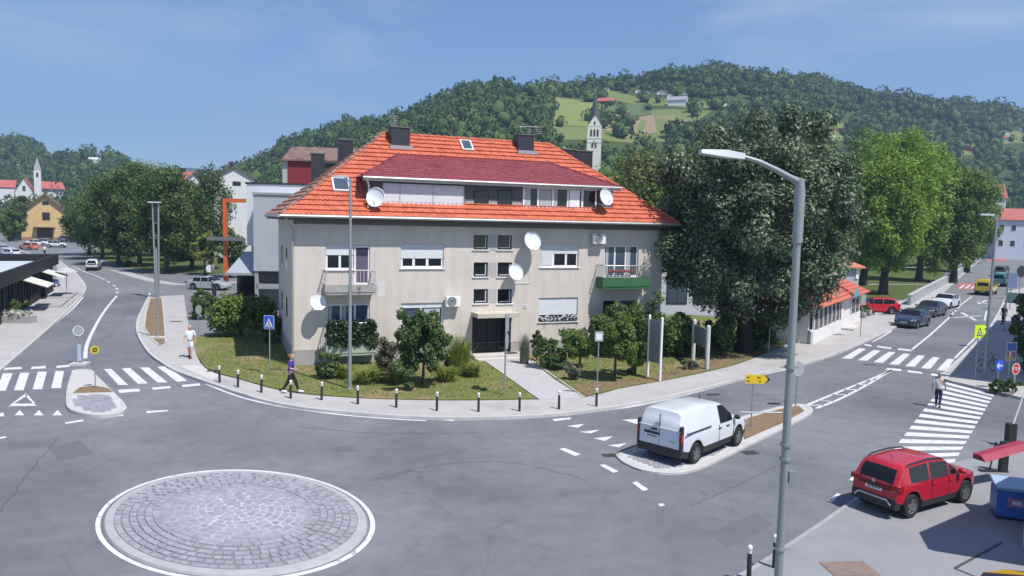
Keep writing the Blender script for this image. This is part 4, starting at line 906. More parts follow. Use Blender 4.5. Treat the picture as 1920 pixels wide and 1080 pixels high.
# left park grove
LT = [(222, 497, 318, 5.6, L_DARK, 'broad dark park tree nearest the left street', 41), (262, 500, 300, 5.4, L_DARK, 'tall dark park tree in the grove centre', 42), (312, 512, 305, 5.0, L_DARK, 'dark park tree with trunk near the twin pole lamp', 43), (192, 486, 345, 5.0, L_DARK, 'dark tree overhanging the yellow house forecourt', 44),
      (285, 480, 292, 6.4, L_MID, 'tallest park tree at the back of the left grove', 45), (342, 490, 335, 5.4, L_DARK, 'dark park tree behind the twin pole lamp', 46), (168, 478, 372, 4.6, L_DARK, 'smaller dark tree at the left edge of the grove', 47), (360, 505, 395, 3.8, L_SHRUB, 'low leafy park tree beside the forecourt path', 48), (238, 478, 318, 6.4, L_MID, 'park tree behind the front row of the left grove', 49)]
for px, py, top, rx, m_, lab, sd in LT:
    b, h = tpx(px, py, top); tree('park_tree', lab, b, h, rx, rx * .9, 1.5, m_, 130, 140, .165, 'trees of the left park grove', .27, sd, shell=.45, crad=.24)
b, h = tpx(398, 505, 292); tree('birch_tree', 'tall feathery birch with drooping twigs behind the orange portal', b, h, 3.0, 2.8, 3.0, L_BIRCH, 120, 55, .17, None, .2, 61, bark=M_BIRCH, crad=.26, droop=1.5, rough=.3)
b, h = tpx(384, 515, 436); tree('young_tree', 'small yellow-green tree beside the orange portal', b, h, 1.9, 1.8, 1.0, L_YEL, 40, 60, .18, None, .1, 62)
b, h = tpx(430, 520, 425); tree('young_tree', 'round green tree behind the orange portal column', b, h, 3.0, 2.6, 1.4, L_SHRUB, 50, 60, .2, None, .12, 63)
b, h = tpx(36, 450, 362); tree('conifer_tree', 'dark leafy tree left of the yellow house', b, h, 2.6, 2.6, .6, L_DARK, 60, 60, .36, None, .3, 64)
b, h = tpx(24, 452, 395); tree('conifer_tree', 'shorter green tree left of the yellow house', b, h, 2.4, 2.4, .6, L_MID, 50, 50, .36, None, .3, 65)
# trees between the house and the church
for px, Y, top, bot, rx, m_, lab, sd in ((1150, 95, 285, 400, 5.0, L_MID, 'green tree behind the right hip of the orange roof', 71), (1200, 88, 275, 420, 5.0, L_OLIVE, 'olive brown tree between roof and maple', 72), (1245, 84, 292, 420, 4.6, L_MID, 'green tree directly behind the maple crown', 73), (1068, 120, 272, 330, 5.0, L_YEL, 'pale yellow-green tree right of the roof aerial', 74),
        (1130, 80, 325, 420, 4.0, L_SHRUB, 'low tree behind the right end of the roof', 75), (1300, 110, 250, 420, 5.5, L_DARK, 'dark tree behind the maple on the left side', 76), (1530, 120, 262, 470, 7.0, L_MID, 'green tree behind the maple on the right side', 77), (1570, 150, 290, 470, 7.0, L_OLIVE, 'pale olive tree between maple and limes', 78), (1480, 150, 240, 470, 7.5, L_MID, 'green tree peeking over the maple top', 79)):
    p = AY(px, bot, Y); zt = AY(px, top, Y).z; tree('backdrop_tree', lab, (p.x, p.y, -.1), zt, rx, rx * .9, max(1.5, zt * .2), m_, 110, 120, .19, 'trees behind the apartment house', .35, sd, shell=.45, crad=.25)

# ---- wooded hillsides: one mass of crowns
FIELDS = [[(1030, 185), (1130, 182), (1235, 205), (1265, 230), (1250, 262), (1160, 262), (1040, 240), (1028, 215)], [(1130, 170), (1250, 170), (1330, 192), (1325, 208), (1240, 203), (1135, 184)], [(1510, 222), (1580, 232), (1590, 262), (1520, 262)], [(1875, 236), (1930, 236), (1930, 270), (1885, 270)], [(1800, 272), (1840, 272), (1840, 290), (1800, 290)], [(1270, 186), (1400, 180), (1420, 196), (1300, 205)], [(110, 287), (140, 290), (140, 296), (110, 296)]]
for _x, _y, _w in ((1137, 170, 13), (1152, 199, 30), (1196, 174, 11), (1213, 177, 14), (1240, 177, 17), (1256, 184, 11), (1287, 178, 15), (1288, 198, 34), (1352, 198, 22), (1543, 232, 15), (1540, 246, 20), (1573, 248, 13), (1817, 284, 17), (1888, 240, 16), (1882, 252, 18), (1906, 246, 18), (1892, 264, 17), (1884, 300, 16), (123, 294, 14), (184, 305, 18)): FIELDS.append([(_x - _w * .8, _y - 5), (_x + _w * .8, _y - 5), (_x + _w * .8, _y + 5), (_x - _w * .8, _y + 5)])
def project(P):
    v = P - np.array([0, 0, CAMZ]); d = v @ np.array(_f); return 960 + FPX * (v @ np.array(_r)) / d, 540 - FPX * (v @ np.array(_u)) / d
def fin(px, py):
    ok = np.zeros(len(px), bool)
    for i in range(len(px)):
        ok[i] = any(inside((px[i], py[i]), f) for f in FIELDS)
    return ok
def crown_proto(seed, n=70):
    C = crown_clumps(n, 1, 1, .85, .75, seed, .75, zmin=-.35, rough=.3); g = np.random.default_rng(seed)
    return leaf_cloud(C, g.uniform(.16, .3, len(C)), 4, .20, seed=seed, up=.45, nj=.35)
import bmesh
def canopy_proto(seed):
    """dark lumpy core wrapped in small leaf sprays"""
    bm = bmesh.new(); bmesh.ops.create_icosphere(bm, subdivisions=1, radius=.78); bmesh.ops.triangulate(bm, faces=bm.faces[:])
    P = np.array([v.co[:] for v in bm.verts]); T = np.array([[v.index for v in f.verts] for f in bm.faces]); bm.free(); g = np.random.default_rng(seed)
    P = P * (1 + g.normal(size=len(P)) * .08)[:, None] * [1, 1, .85] + [0, 0, .55]; T = T[P[T][:, :, 2].max(1) > .25]
    C = crown_clumps(34, .95, .95, .82, .62, seed, .88, zmin=-.25, rough=.16, lobes=12); V, F = leaf_cloud(C, g.uniform(.12, .24, len(C)), 4, .125, seed=seed, up=.4, nj=.42)
    T2 = np.concatenate([F[:, [0, 1, 2]], F[:, [0, 2, 3]]]) + len(P); return np.concatenate([P, V]), np.concatenate([T, T2])
protos = [canopy_proto(s) for s in (1, 2, 3, 4, 5, 6, 7)]
g = np.random.default_rng(77); N = 60000
yy = np.sqrt(g.random(N) * (880 ** 2 - 170 ** 2) + 170 ** 2); tt = g.uniform(-180, 2080, N); xx = (tt - 960) / FPX * yy
D = np.interp(tt, RX, RD); S = np.interp(tt, RX, RS); keep = (yy > S + 4) & (yy < D + 22); xx, yy = xx[keep], yy[keep]
zz = terrain(xx, yy); P = np.stack([xx, yy, zz], -1); px, py = project(P + np.array([0, 0, 3.0])); px2, py2 = project(P)
px3, py3 = project(P + np.array([0, 0, 9.0])); cut = fin(px2, py2) | fin(px, py) | fin(px3, py3); few = g.random(len(P)) < .03; P = P[~cut | few]
# thin to a spacing that follows the distance
sel = []; grid = {}
for p in P:
    d = 4.5 + p[1] * .0050; k = (int(p[0] / d), int(p[1] / d))
    if any((k[0] + i, k[1] + j) in grid for i in (0,) for j in (0,)): continue
    grid[k] = 1; sel.append(p)
sel = np.array(sel); print('forest crowns', len(sel))
VV, FF, o = [], [], 0
for i, p in enumerate(sel):
    V, F = protos[i % 7]; s = (2.7 + 3.2 * g.random() ** 1.7) * (1.0 if p[1] < 600 else 1.3); a = g.random() * 6.28; ca, sa = math.cos(a), math.sin(a)
    Q = np.empty_like(V); Q[:, 0] = (V[:, 0] * ca - V[:, 1] * sa) * s; Q[:, 1] = (V[:, 0] * sa + V[:, 1] * ca) * s; Q[:, 2] = V[:, 2] * s * g.uniform(.85, 1.35)
    VV.append(Q + p); FF.append(F + o); o += len(V)
def forestmat():
    m = bpy.data.materials.new('forest'); m.use_nodes = True; nt = m.node_tree; b = nt.nodes['Principled BSDF']; L = nt.links.new; b.inputs['Roughness'].default_value = .8; b.inputs['Specular IOR Level'].default_value = .15
    tc = nt.nodes.new('ShaderNodeTexCoord'); ge = nt.nodes.new('ShaderNodeNewGeometry')
    n = nt.nodes.new('ShaderNodeTexNoise'); n.inputs['Scale'].default_value = .03; n.inputs['Detail'].default_value = 8; L(tc.outputs['Object'], n.inputs['Vector'])
    ad = nt.nodes.new('ShaderNodeMath'); ad.operation = 'MULTIPLY_ADD'; ad.inputs[1].default_value = .45; L(ge.outputs['Random Per Island'], ad.inputs[0])
    mr = nt.nodes.new('ShaderNodeMapRange'); mr.inputs[1].default_value = .3; mr.inputs[2].default_value = .7; mr.inputs[4].default_value = .55; L(n.outputs['Fac'], mr.inputs[0]); L(mr.outputs[0], ad.inputs[2])
    cr = nt.nodes.new('ShaderNodeValToRGB'); e = cr.color_ramp.elements; e[0].color = (.04, .075, .024, 1); e[1].color = (.125, .18, .055, 1); e.new(.5).color = (.072, .12, .037, 1)
    L(ad.outputs[0], cr.inputs[0]); L(cr.outputs[0], b.inputs['Base Color']); return m
tag(np_obj('forest', np.concatenate(VV), np.concatenate(FF), forestmat()), 'dense green woodland covering the hills behind the town', 'woodland', kind='stuff')
# vineyard and brown slope patches on the cleared hillside
def patch(name, px, mat, lift=.35, n=12):
    """field draped on the slope, bounded in the place by four corners"""
    def hit(x, y):
        d = ray(x, y); lo = 120.0
        for k in range(900):
            p = CAMP + d * (lo / d.y)
            if p.z < float(terrain(p.x, p.y)): return p
            lo += 1.0
        return p
    c = [hit(*q) for q in px]; V = []; 
    for i in range(n + 1):
        for j in range(n + 1):
            a = c[0].lerp(c[1], i / n).lerp(c[3].lerp(c[2], i / n), j / n); V.append((a.x, a.y, float(terrain(a.x, a.y)) + lift))
    I = np.arange((n + 1) ** 2).reshape(n + 1, n + 1); F = np.stack([I[:-1, :-1], I[:-1, 1:], I[1:, 1:], I[1:, :-1]], -1).reshape(-1, 4)
    o = np_obj(name, np.array(V), F, mat, smooth=True); o['kind'] = 'structure'; return c
_mg = turf('hill_meadow', (.13, .17, .055), (.19, .22, .08), (.26, .22, .12), .62, .03)
for _q in ([(1036, 264), (1262, 264), (1338, 206), (1040, 182)], [(1135, 186), (1330, 204), (1320, 190), (1135, 169)], [(1508, 264), (1592, 264), (1582, 232), (1510, 222)], [(1882, 272), (1932, 272), (1932, 236), (1876, 236)], [(1798, 292), (1842, 292), (1842, 271), (1798, 271)]): patch('meadow', _q, _mg, .15)
patch('brown_slope', [(1130, 246), (1232, 250), (1225, 215), (1128, 212)], M('dry_field', (.27, .205, .13), .95, .15, .1)); patch('meadow', [(1040, 236), (1126, 240), (1126, 190), (1036, 188)], turf('meadow_grass', (.17, .22, .06), (.24, .27, .10), (.25, .22, .12), .6, .06))
patch('vineyard', [(1140, 213), (1222, 216), (1208, 196), (1146, 197)], turf('vine_rows', (.07, .12, .05), (.12, .17, .08), (.16, .16, .09), .62, .2), .6)
# ================================================================ planting round the house
def shrub(name, label, px, py, wpx, hpx, mat, clumps=26, per=60, leaf=.10, z=.13, cat='shrub', group=None, seed=1, trunk=0.0, crad=.3, square=False, depth=1.0, up=.35):
    b = G(px, py, z); k = (b - CAMP).dot(_f) / FPX; w, h = wpx * k / 2, hpx * k
    t = thing(name, label, cat, (b.x, b.y, z), 0, group); tr = trunk * h
    rz = (h - tr) / 2; C = crown_clumps(clumps, w * .85, w * .85 * depth, rz * .85, tr + rz, seed, .4, rough=.38, lobes=9)
    if square: C = np.sign(C - [0, 0, tr + rz]) * np.abs((C - [0, 0, tr + rz]) / [w, w * depth, rz]).clip(0, 1) ** .6 * [w * .85, w * depth * .85, rz * .88] + [0, 0, tr + rz]
    V, F = leaf_cloud(C, np.random.default_rng(seed).uniform(.8, 1.2, len(C)) * crad * min(w, rz), int(per * 1.7), leaf * .74, seed=seed + 50, up=up, nj=.55); np_obj('foliage' if trunk < .12 else 'crown', V, F, mat, t)
    s = MB(); g = random.Random(seed)
    if trunk >= .12: s.tube([(0, 0, -.05), (.02, 0, tr), (0, .02, tr + rz)], [.09, .06, .03], 7)
    else:
        for q in range(5): s.tube([(0, 0, -.05), (g.uniform(-.5, .5) * w, g.uniform(-.5, .5) * w, h * .7)], [.03, .01], 5)
    s.build('trunk' if trunk >= .12 else 'stems', M_BARK, t); return t
def blades(name, label, px, py, wpx, hpx, mat, n=130, z=.13, arch=1.0, bw=.035, seed=1, cat='plant', group=None):
    b = G(px, py, z); k = (b - CAMP).dot(_f) / FPX; w, h = wpx * k / 2, hpx * k; g = random.Random(seed)
    t = thing(name, label, cat, (b.x, b.y, z), 0, group); V = []; F = []
    for i in range(n):
        a = g.random() * 6.283; r0 = w * .38 * math.sqrt(g.random()); b0 = g.random() * 6.28; ox, oy = r0 * math.cos(b0), r0 * math.sin(b0); L = h * g.uniform(.45, 1.2); out = w * g.uniform(.25, 1.0) * arch
        dx, dy = math.cos(a), math.sin(a); o = len(V)
        for s in range(5):
            q = s / 4; x, y, zz = ox + dx * out * q ** 1.5, oy + dy * out * q ** 1.5, L * (q * 1.5 - .85 * arch * q * q); ww = bw * (1 - q * .85)
            V += [(x - dy * ww, y + dx * ww, zz), (x + dy * ww, y - dx * ww, zz)]
        F += [(o + 2 * s, o + 2 * s + 1, o + 2 * s + 3, o + 2 * s + 2) for s in range(4)]
    np_obj('leaf_blades', np.array(V), np.array(F, dtype=np.int32), mat, t); return t
shrub('globe_maple', 'dark round-headed little maple in front of the lower window', 793, 722, 102, 148, L_SHRUB, 70, 120, .10, trunk=.24, seed=3, cat='tree', crad=.24)
shrub('shrub', 'low dark shrub at the left foot of the facade', 613, 708, 52, 44, L_DARK, 24, 60, .09, seed=4)
shrub('shrub', 'low green shrub between path and round standard bush', 1052, 694, 44, 36, L_SHRUB, 24, 60, .09, seed=47); shrub('shrub', 'leafy shrub between brownish bush and little maple', 764, 706, 50, 44, L_SHRUB, 24, 60, .09, seed=48)
shrub('shrub', 'brownish bush right of the ivy balcony', 727, 704, 58, 70, leafmat('bronze_leaves', [(.05, .05, .03), (.10, .10, .055), (.17, .16, .09)], .2, big=.8), 34, 60, .09, seed=5)
for i, (px, py, w, h, lab) in enumerate(((690, 718, 96, 40, 'yellow-green daylily clump beside the centre lamp post'), (645, 708, 60, 32, 'small daylily clump left of the centre lamp post'), (748, 716, 66, 32, 'daylily clump under the brownish bush'), (836, 714, 70, 36, 'daylily clump right of the round-headed maple'), (886, 706, 50, 34, 'daylily clump nearest the entrance path'))):
    blades('daylily', lab, px, py, w, h, L_YEL, 260, seed=20 + i, bw=.045, group='daylilies in front of the house')
blades('tall_grass_clump', 'tall green grass clump left of the entrance', 862, 700, 92, 60, L_YEL, 520, arch=.55, bw=.03, seed=31); shrub('shrub', 'feathery green bush between maple and entrance', 846, 690, 54, 38, L_SHRUB, 22, 60, .08, seed=32)
blades('lavender', 'grey-green lavender clump right of the entrance', 983, 682, 44, 46, L_GREY, 260, arch=.5, bw=.02, seed=33)
shrub('shrub', 'narrow upright shrub right of the entrance', 1006, 676, 26, 68, L_DARK, 24, 60, .08, seed=34); shrub('shrub', 'leafy bush below the shuttered window', 1027, 690, 60, 58, L_SHRUB, 26, 70, .09, seed=35)
shrub('globe_shrub', 'round light green standard bush below the house corner window', 1086, 690, 76, 78, L_MID, 40, 70, .09, trunk=.18, seed=36); shrub('clipped_ball', 'small clipped grey-green ball bush on the bed edge', 1070, 712, 36, 32, L_GREY, 26, 70, .06, seed=37)
shrub('clipped_tree', 'square-clipped bright green little tree behind the back of a sign', 1152, 712, 94, 128, leafmat('clipped_leaves', [(.06, .11, .024), (.115, .18, .042), (.18, .25, .07)], .32, big=.8), 80, 110, .10, trunk=.30, seed=38, square=True, cat='tree', crad=.26)
shrub('shrub', 'broad leafy shrub between clipped tree and info board', 1192, 702, 54, 76, L_MID, 34, 60, .10, seed=39); shrub('shrub', 'low round bush beside the white posts under the maple', 1293, 692, 34, 24, L_GREY, 18, 60, .06, seed=40)
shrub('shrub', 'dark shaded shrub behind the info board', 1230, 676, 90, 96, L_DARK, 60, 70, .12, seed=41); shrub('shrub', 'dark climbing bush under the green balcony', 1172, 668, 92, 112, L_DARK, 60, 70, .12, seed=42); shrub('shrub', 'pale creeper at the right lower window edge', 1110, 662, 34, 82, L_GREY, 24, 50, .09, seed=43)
shrub('round_bush', 'rounded green bush in front of the silver car', 382, 598, 52, 56, L_SHRUB, 46, 80, .09, .02, seed=44); shrub('big_bush', 'large spreading light green bush left of the house', 455, 632, 140, 98, leafmat('laurel_leaves', [(.07, .12, .022), (.14, .20, .04), (.22, .28, .07)], .35, big=.7), 110, 80, .14, .02, seed=45, depth=.7, up=.7)
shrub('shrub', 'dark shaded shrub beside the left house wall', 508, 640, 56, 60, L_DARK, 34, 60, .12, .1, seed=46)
# ivy on the lower left balcony
s0, s1, z0, z1, zr = BLL; iv = thing('ivy_screen', 'dense dark ivy screen hanging on the lower left balcony rail', 'ivy', tuple(Vector((H0.x, H0.y, 0)) + HU * s0 + HB * -.95 + Vector((0, 0, z1))), TH)
C = np.array([[rnd.uniform(0, s1 - s0), rnd.uniform(-.1, .06), rnd.uniform(-.05, zr - z1 + .12)] for _ in range(110)]); V, F = leaf_cloud(C, np.full(110, .17), 42, .075, seed=8, up=.1); np_obj('leaves', V, F, leafmat('ivy_leaves', [(.02, .045, .02), (.04, .075, .03), (.09, .13, .06)], .15, .4, big=1.2), iv)
MB().bx(0, s1 - s0, .0, .02, 0, zr - z1).build('trellis', M_DFRAME, iv)
# grass tufts over the lawn: nobody could count them
lawn_poly = GL([(368, 665), (385, 686), (445, 706), (560, 733), (700, 743), (830, 746), (950, 745), (1090, 740), (1160, 724), (1260, 706), (1400, 672), (1300, 640), (1000, 640), (700, 660), (520, 640), (420, 630)], .13)
path_poly = GL([(900, 670), (990, 666), (1042, 710), (1100, 748), (1008, 751), (956, 712)], .13); xs = [p.x for p in lawn_poly]; ys = [p.y for p in lawn_poly]; V = []; F = []
for i in range(15000):
    x, y = rnd.uniform(min(xs), max(xs)), rnd.uniform(min(ys), max(ys))
    if not inside((x, y), lawn_poly) or inside((x, y), path_poly): continue
    if hloc(Vector((x, y, 0))).y > -.1 and 0 < hloc(Vector((x, y, 0))).x < HL: continue
    for q in range(3):
        a = rnd.random() * 6.28; h = rnd.uniform(.03, .10); dx, dy = math.cos(a) * .02, math.sin(a) * .02; o = len(V); X, Y = x + rnd.uniform(-.05, .05), y + rnd.uniform(-.05, .05)
        V += [(X - dx, Y - dy, .12), (X + dx, Y + dy, .12), (X + dy * 2, Y + dx * 2, .12 + h)]; F.append((o, o + 1, o + 2))
tag(np_obj('grass', np.array(V), np.array(F, dtype=np.int32), leafmat('grass_blades', [(.10, .11, .035), (.20, .18, .08), (.30, .23, .13)], .2, big=.35)), 'short patchy dry grass on the lawn before the house', 'grass', kind='stuff')

# ================================================================ other buildings
def roofslab(m, a, b, c, d, t=.18):
    a, b, c, d = map(Vector, (a, b, c, d)); u = Vector((0, 0, -t)); m.add([a, b, c, d, a + u, b + u, c + u, d + u], [(0, 1, 2, 3), (7, 6, 5, 4), (0, 4, 5, 1), (1, 5, 6, 2), (2, 6, 7, 3), (3, 7, 4, 0)])
def gable_house(label, p, rz, w, d, eave, ridge, wall, roof, wins=(), name='house', cat='house', over=.5, chim=None, dw=None, door=None, group=None, z=0.0, sidewins=()):
    t = thing(name, label, cat, (p[0], p[1], z), rz, group); m = MB(); hw = w / 2
    m.add([(-hw, 0, -3), (hw, 0, -3), (hw, 0, eave), (0, 0, ridge), (-hw, 0, eave), (-hw, d, -3), (hw, d, -3), (hw, d, eave), (0, d, ridge), (-hw, d, eave)], [(0, 1, 2, 3, 4), (9, 8, 7, 6, 5), (1, 6, 7, 2), (5, 0, 4, 9)])
    m.build('wall', wall, t); sl = (ridge - eave) / hw; zo = eave - over * sl + .12; r = MB()
    roofslab(r, (-hw - over, -over, zo), (0, -over, ridge + .12), (0, d + over, ridge + .12), (-hw - over, d + over, zo)); roofslab(r, (0, -over, ridge + .12), (hw + over, -over, zo), (hw + over, d + over, zo), (0, d + over, ridge + .12)); ro = r.build('roof', roof, t)
    if chim: MB().bx(chim[0] - .35, chim[0] + .35, chim[1], chim[1] + .7, ridge - 1.5, ridge + 1.0).build('chimney', M_CHIM, ro)
    for (a, b, c, e) in wins:
        f = MB().bx(a, b, -.05, -.004, c, e).build('window', dw or M_FRAME, t); MB().bx(a + .09, (a + b) / 2 - .03, -.065, -.052, c + .09, e - .09).bx((a + b) / 2 + .03, b - .09, -.065, -.052, c + .09, e - .09).build('pane', M_GLASS, f)
    for (a, b, c, e) in sidewins:
        f = MB().bx(hw + .004, hw + .05, a, b, c, e).build('window', dw or M_FRAME, t); MB().bx(hw + .052, hw + .065, a + .09, b - .09, c + .09, e - .09).build('pane', M_GLASS, f)
    if door: MB().bx(door[0], door[1], -.06, -.003, -.5, door[2]).build('door', M_DFRAME if dw is None else dw, t)
    return t
M_WHITEW = M('white_render', (.70, .70, .70), .85, .05, .8); M_YELW = M('ochre_render', (.60, .42, .20), .85, .07, .5, stain=((.52, .37, .19), .3, .6)); M_REDR = M('red_roof', (.42, .12, .10), .8, .15, .8); M_BRNR = M('brown_roof', (.20, .125, .105), .85, .25, 1.2, stain=((.12, .08, .075), 1.0, .55)); M_GREYR = M('grey_roof', (.30, .31, .33), .6, .1, .6); M_BROWN = M('brown_wood', (.10, .06, .045), .8, .15, 3)
# yellow gabled house on the left
p0, p1 = G(47, 452), G(123, 450); yw = (p1 - p0).length; mid = (p0 + p1) / 2; yw = 76 * mid.y / FPX; ya = R(29); k_ = mid.y / FPX
yh = gable_house('ochre yellow gabled house with brown windows beside the parking lot', (mid.x, mid.y), ya, yw, 16, ht(60, 397, mid), ht(83, 364, mid), M_YELW, M_BRNR, [(-.7 * 1, 1.1, ht(83, 413, mid), ht(83, 398, mid)), (-.6, .9, ht(83, 384, mid), ht(83, 377, mid))], dw=M_BROWN, over=.9)
MB().bx(-2.0, 1.6, -.08, -.004, -1, 3.4).build('entrance', M_BROWN, yh); MB().bx(-2.8, 2.2, -1.6, -.09, 3.42, 3.6).build('porch_roof', M_BROWN, yh)
MB().bx(-yw / 2 - .04, yw / 2 + .04, -.05, -.003, -1, .9).build('plinth', M('brick_plinth', (.30, .17, .13), .9, .15, 2), yh)
# far left: grey-roofed building, church
q = AY(-6, 440, 230); gb = gable_house('white building with pale grey roof at the left edge', (q.x - 6, q.y), R(90 + 6), 16, 26, 9.0, 13.0, M_WHITEW, M_GREYR, [], sidewins=())
for k in range(6): f = MB().bx(-8.06, -8.004, 2 + k * 4, 3.6 + k * 4, 5.2, 7.0).build('window', M_DFRAME, gb)
for k in range(6): f = MB().bx(-8.06, -8.004, 2 + k * 4, 3.6 + k * 4, 1.2, 3.4).build('window', M_DFRAME, gb)
q = AY(52, 400, 400); zc = float(terrain(q.x, q.y))
ch = gable_house('small white church with red roofs and slim tower on the left', (q.x - 1.5, q.y), R(28), 8.0, 20, AY(52, 358, 400).z - zc, AY(52, 333, 400).z - zc, M_WHITEW, M_REDR, [(-.8, .8, 10, 13)], 'church', 'church', z=zc)
tw = MB(); tx = AY(66, 320, 400).x - (q.x - 1.5); zt = AY(66, 318, 400).z - zc; tw.bx(tx - 1.6, tx + 1.6, -1.2, 2.0, -5, zt); to = tw.build('tower', M_WHITEW, ch); zs = AY(66, 293, 400).z - zc
MB().add([(tx - 1.7, -1.3, zt + .01), (tx + 1.7, -1.3, zt + .01), (tx + 1.7, 2.1, zt + .01), (tx - 1.7, 2.1, zt + .01), (tx, .4, zs)], [(0, 1, 4), (1, 2, 4), (2, 3, 4), (3, 0, 4)]).build('spire', M_GREYR, to); MB().bx(tx - .5, tx + .5, -1.26, -1.204, zt - 4, zt - 1.5).build('louvre', M_DFRAME, to)
wg = MB(); zl = AY(30, 352, 405).z - zc; wg.bx(-12, -4.1, 3, 14, -5, zl); wg.bx(5.5, 18, 4, 14, -5, zl); wg.build('wing', M_WHITEW, ch); wr = MB(); roofslab(wr, (-12.5, 2.5, zl), (-4, 2.5, zl), (-4, 8, zl + 4), (-12.5, 8, zl + 4)); wr.build('wing_roof', M_REDR, ch); wr = MB(); roofslab(wr, (4.2, 3, zl), (19, 3, zl), (17, 8, zl + 4), (4.2, 8, zl + 4)); wr.build('wing_roof', M_REDR, ch)
# white gabled house and red-roofed neighbour behind the birch
q = AY(440, 400, 135); gable_house('white gabled house with dark roof edge behind the grey building', (q.x, q.y), R(20), 7.0, 11, AY(440, 334, 135).z, AY(437, 313, 135).z, M_WHITEW, M_BRNR, [(-.3, 1.1, AY(440, 348, 135).z, AY(440, 340, 135).z)], chim=(-.4, 1), dw=M_BROWN, over=.4)
q = AY(362, 400, 185); gable_house('small pale house with red-brown roof above the grove', (q.x, q.y), R(82), 9, 6, AY(362, 340, 185).z, AY(362, 323, 185).z, M_WHITEW, M_REDR, chim=(0, 2))
# maroon-clad house behind the roof
q = AY(530, 400, 84); q2 = AY(700, 400, 84); zb = AY(560, 345, 84).z; zt = AY(560, 268, 84).z; mh = thing('maroon_house', 'maroon-clad house with worn brown roof behind the orange roof', 'house', (q.x, q.y, 0), R(4)); wd = q2.x - q.x; ze = AY(560, 300, 84).z
MB().bx(0, wd, 0, 10, -1, ze).build('wall', M('pale_grey_render', (.45, .45, .44), .85, .08, 1), mh); MB().bx(.6, wd * .42, -.09, -.004, 3, ze - .1).build('cladding', M('maroon_cladding', (.24, .025, .03), .7, .08, 1.5), mh); MB().bx(wd * .42 + .01, wd * .62, -.12, -.004, 3, ze - .3).build('cladding', M('dark_cladding', (.06, .05, .055), .7, .1, 2), mh)
r = MB(); roofslab(r, (-.2, -.4, ze + .05), (wd + .2, -.4, ze + .05), (wd + .2, 4.6, zt), (-.2, 4.6, zt)); roofslab(r, (-.2, 9.6, ze), (-.2, 4.6, zt), (wd + .2, 4.6, zt), (wd + .2, 9.6, ze)); r.build('roof', M_BRNR, mh); MB().add([(0, 0, ze - .2), (0, 10, ze - .2), (0, 4.6, zt - .2)], [(0, 2, 1)]).build('gable', M_GREYR, mh)
fr = MB(); fr.tube([(-.1, -.4, ze + .1), (-.1, 4.6, zt + .05)], .12, 5); fr.build('verge_board', M_DFRAME, mh)
# modern grey-white block with orange portal
ga, gb_ = AY(452, 560, 68), AY(464, 560, 64.5); md = thing('modern_block', 'modern white and grey flat-roofed block left of the house', 'building', (gb_.x, gb_.y, 0), R(6)); zt = ht(520, 346, gb_)
M_PANEL = M('white_panel', (.60, .62, .66), .6, .04, 1); M_PANG = M('grey_panel', (.30, .315, .34), .6, .06, 1)
MB().bx(0, 16, 0, 14, 5.4, zt).build('upper_storey', M_PANEL, md); MB().bx(.3, 16, .3, 14, -1, 5.39).build('ground_storey', M_PANG, md)
zt2 = ht(520, 367, gb_) ; MB().bx(1.15, 9, -2.6, -.003, 3.4, zt2).build('bay', M('bay_panel', (.40, .425, .46), .6, .05, 1), md); MB().bx(1.1, 9.1, -2.7, -.003, zt2 + .002, zt2 + .18).build('bay_coping', M_ZINC, md)
MB().bx(-.06, -.003, .5, 12, 6.0, zt - 1.5).build('side_glazing', M_GLASS, md); MB().bx(-.1, 16.05, -.08, 14.05, zt + .002, zt + .16).build('coping', M_DFRAME, md)
MB().bx(1.09, 1.149, -2.2, -1.6, 4.6, zt2 - 1.2).build('slit_window', M_GLASS, md)
cn = MB(); roofslab(cn, (-1.2, -2.2, 3.2), (1.0, -2.2, 3.2), (1.0, -.01, 4.9), (-.2, -.01, 4.9), .1); cn.build('glass_canopy', M('canopy_grey', (.33, .36, .40), .35, .05, 2), md); MB().bx(-1.3, 1.14, -2.4, -2.2, 3.0, 3.19).build('canopy_beam', M_ZINC, md)
MB().bx(-.8, .9, -.3, .29, -.2, 2.95).build('entrance_glass', M_GLASS, md); MB().bx(1.3, 4.6, -2.5, -.1, 1.9, 2.3).build('balcony_slab', M_PANG, md)
rl = MB()
for k in range(12): rl.tube([(1.4 + k * .28, -2.4, 2.3), (1.4 + k * .28, -2.4, 3.2)], .02, 4)
rl.tube([(1.4, -2.4, 3.2), (4.6, -2.4, 3.2)], .03, 5); rl.build('balcony_rail', M_DFRAME, md); MB().bx(1.2, 1.5, -2.5, -2.2, -1, 3.39).build('column', M_PANG, md)
# orange portal
b = G(424, 541); pt = thing('orange_portal', 'tall orange steel portal column with short top arm', 'portal', (b.x, b.y, 0)); zt = ht(424, 372, b); w_ = .40; M_OR = M('orange_steel', (.62, .13, .035), .5, .06, 1)
MB().bx(-w_ / 2, w_ / 2, -.2, .2, 1.4, zt).build('column', M_OR, pt); MB().bx(w_ / 2 + .001, w_ / 2 + 2.0, -.2, .2, zt - .42, zt).build('arm', M_OR, pt); MB().bx(-w_ / 2, -w_ / 2 + .16, -.25, .25, 0, 1.399).bx(w_ / 2 - .16, w_ / 2, -.25, .25, 0, 1.399).build('foot', M('rust_steel', (.20, .06, .03), .8, .2, 4), pt)
zc_ = ht(424, 451, b); MB().bx(-1.7, 2.2, -.9, -.31, zc_, zc_ + .38).build('canopy', M('canopy_slab', (.16, .17, .18), .6, .05, 1), pt)
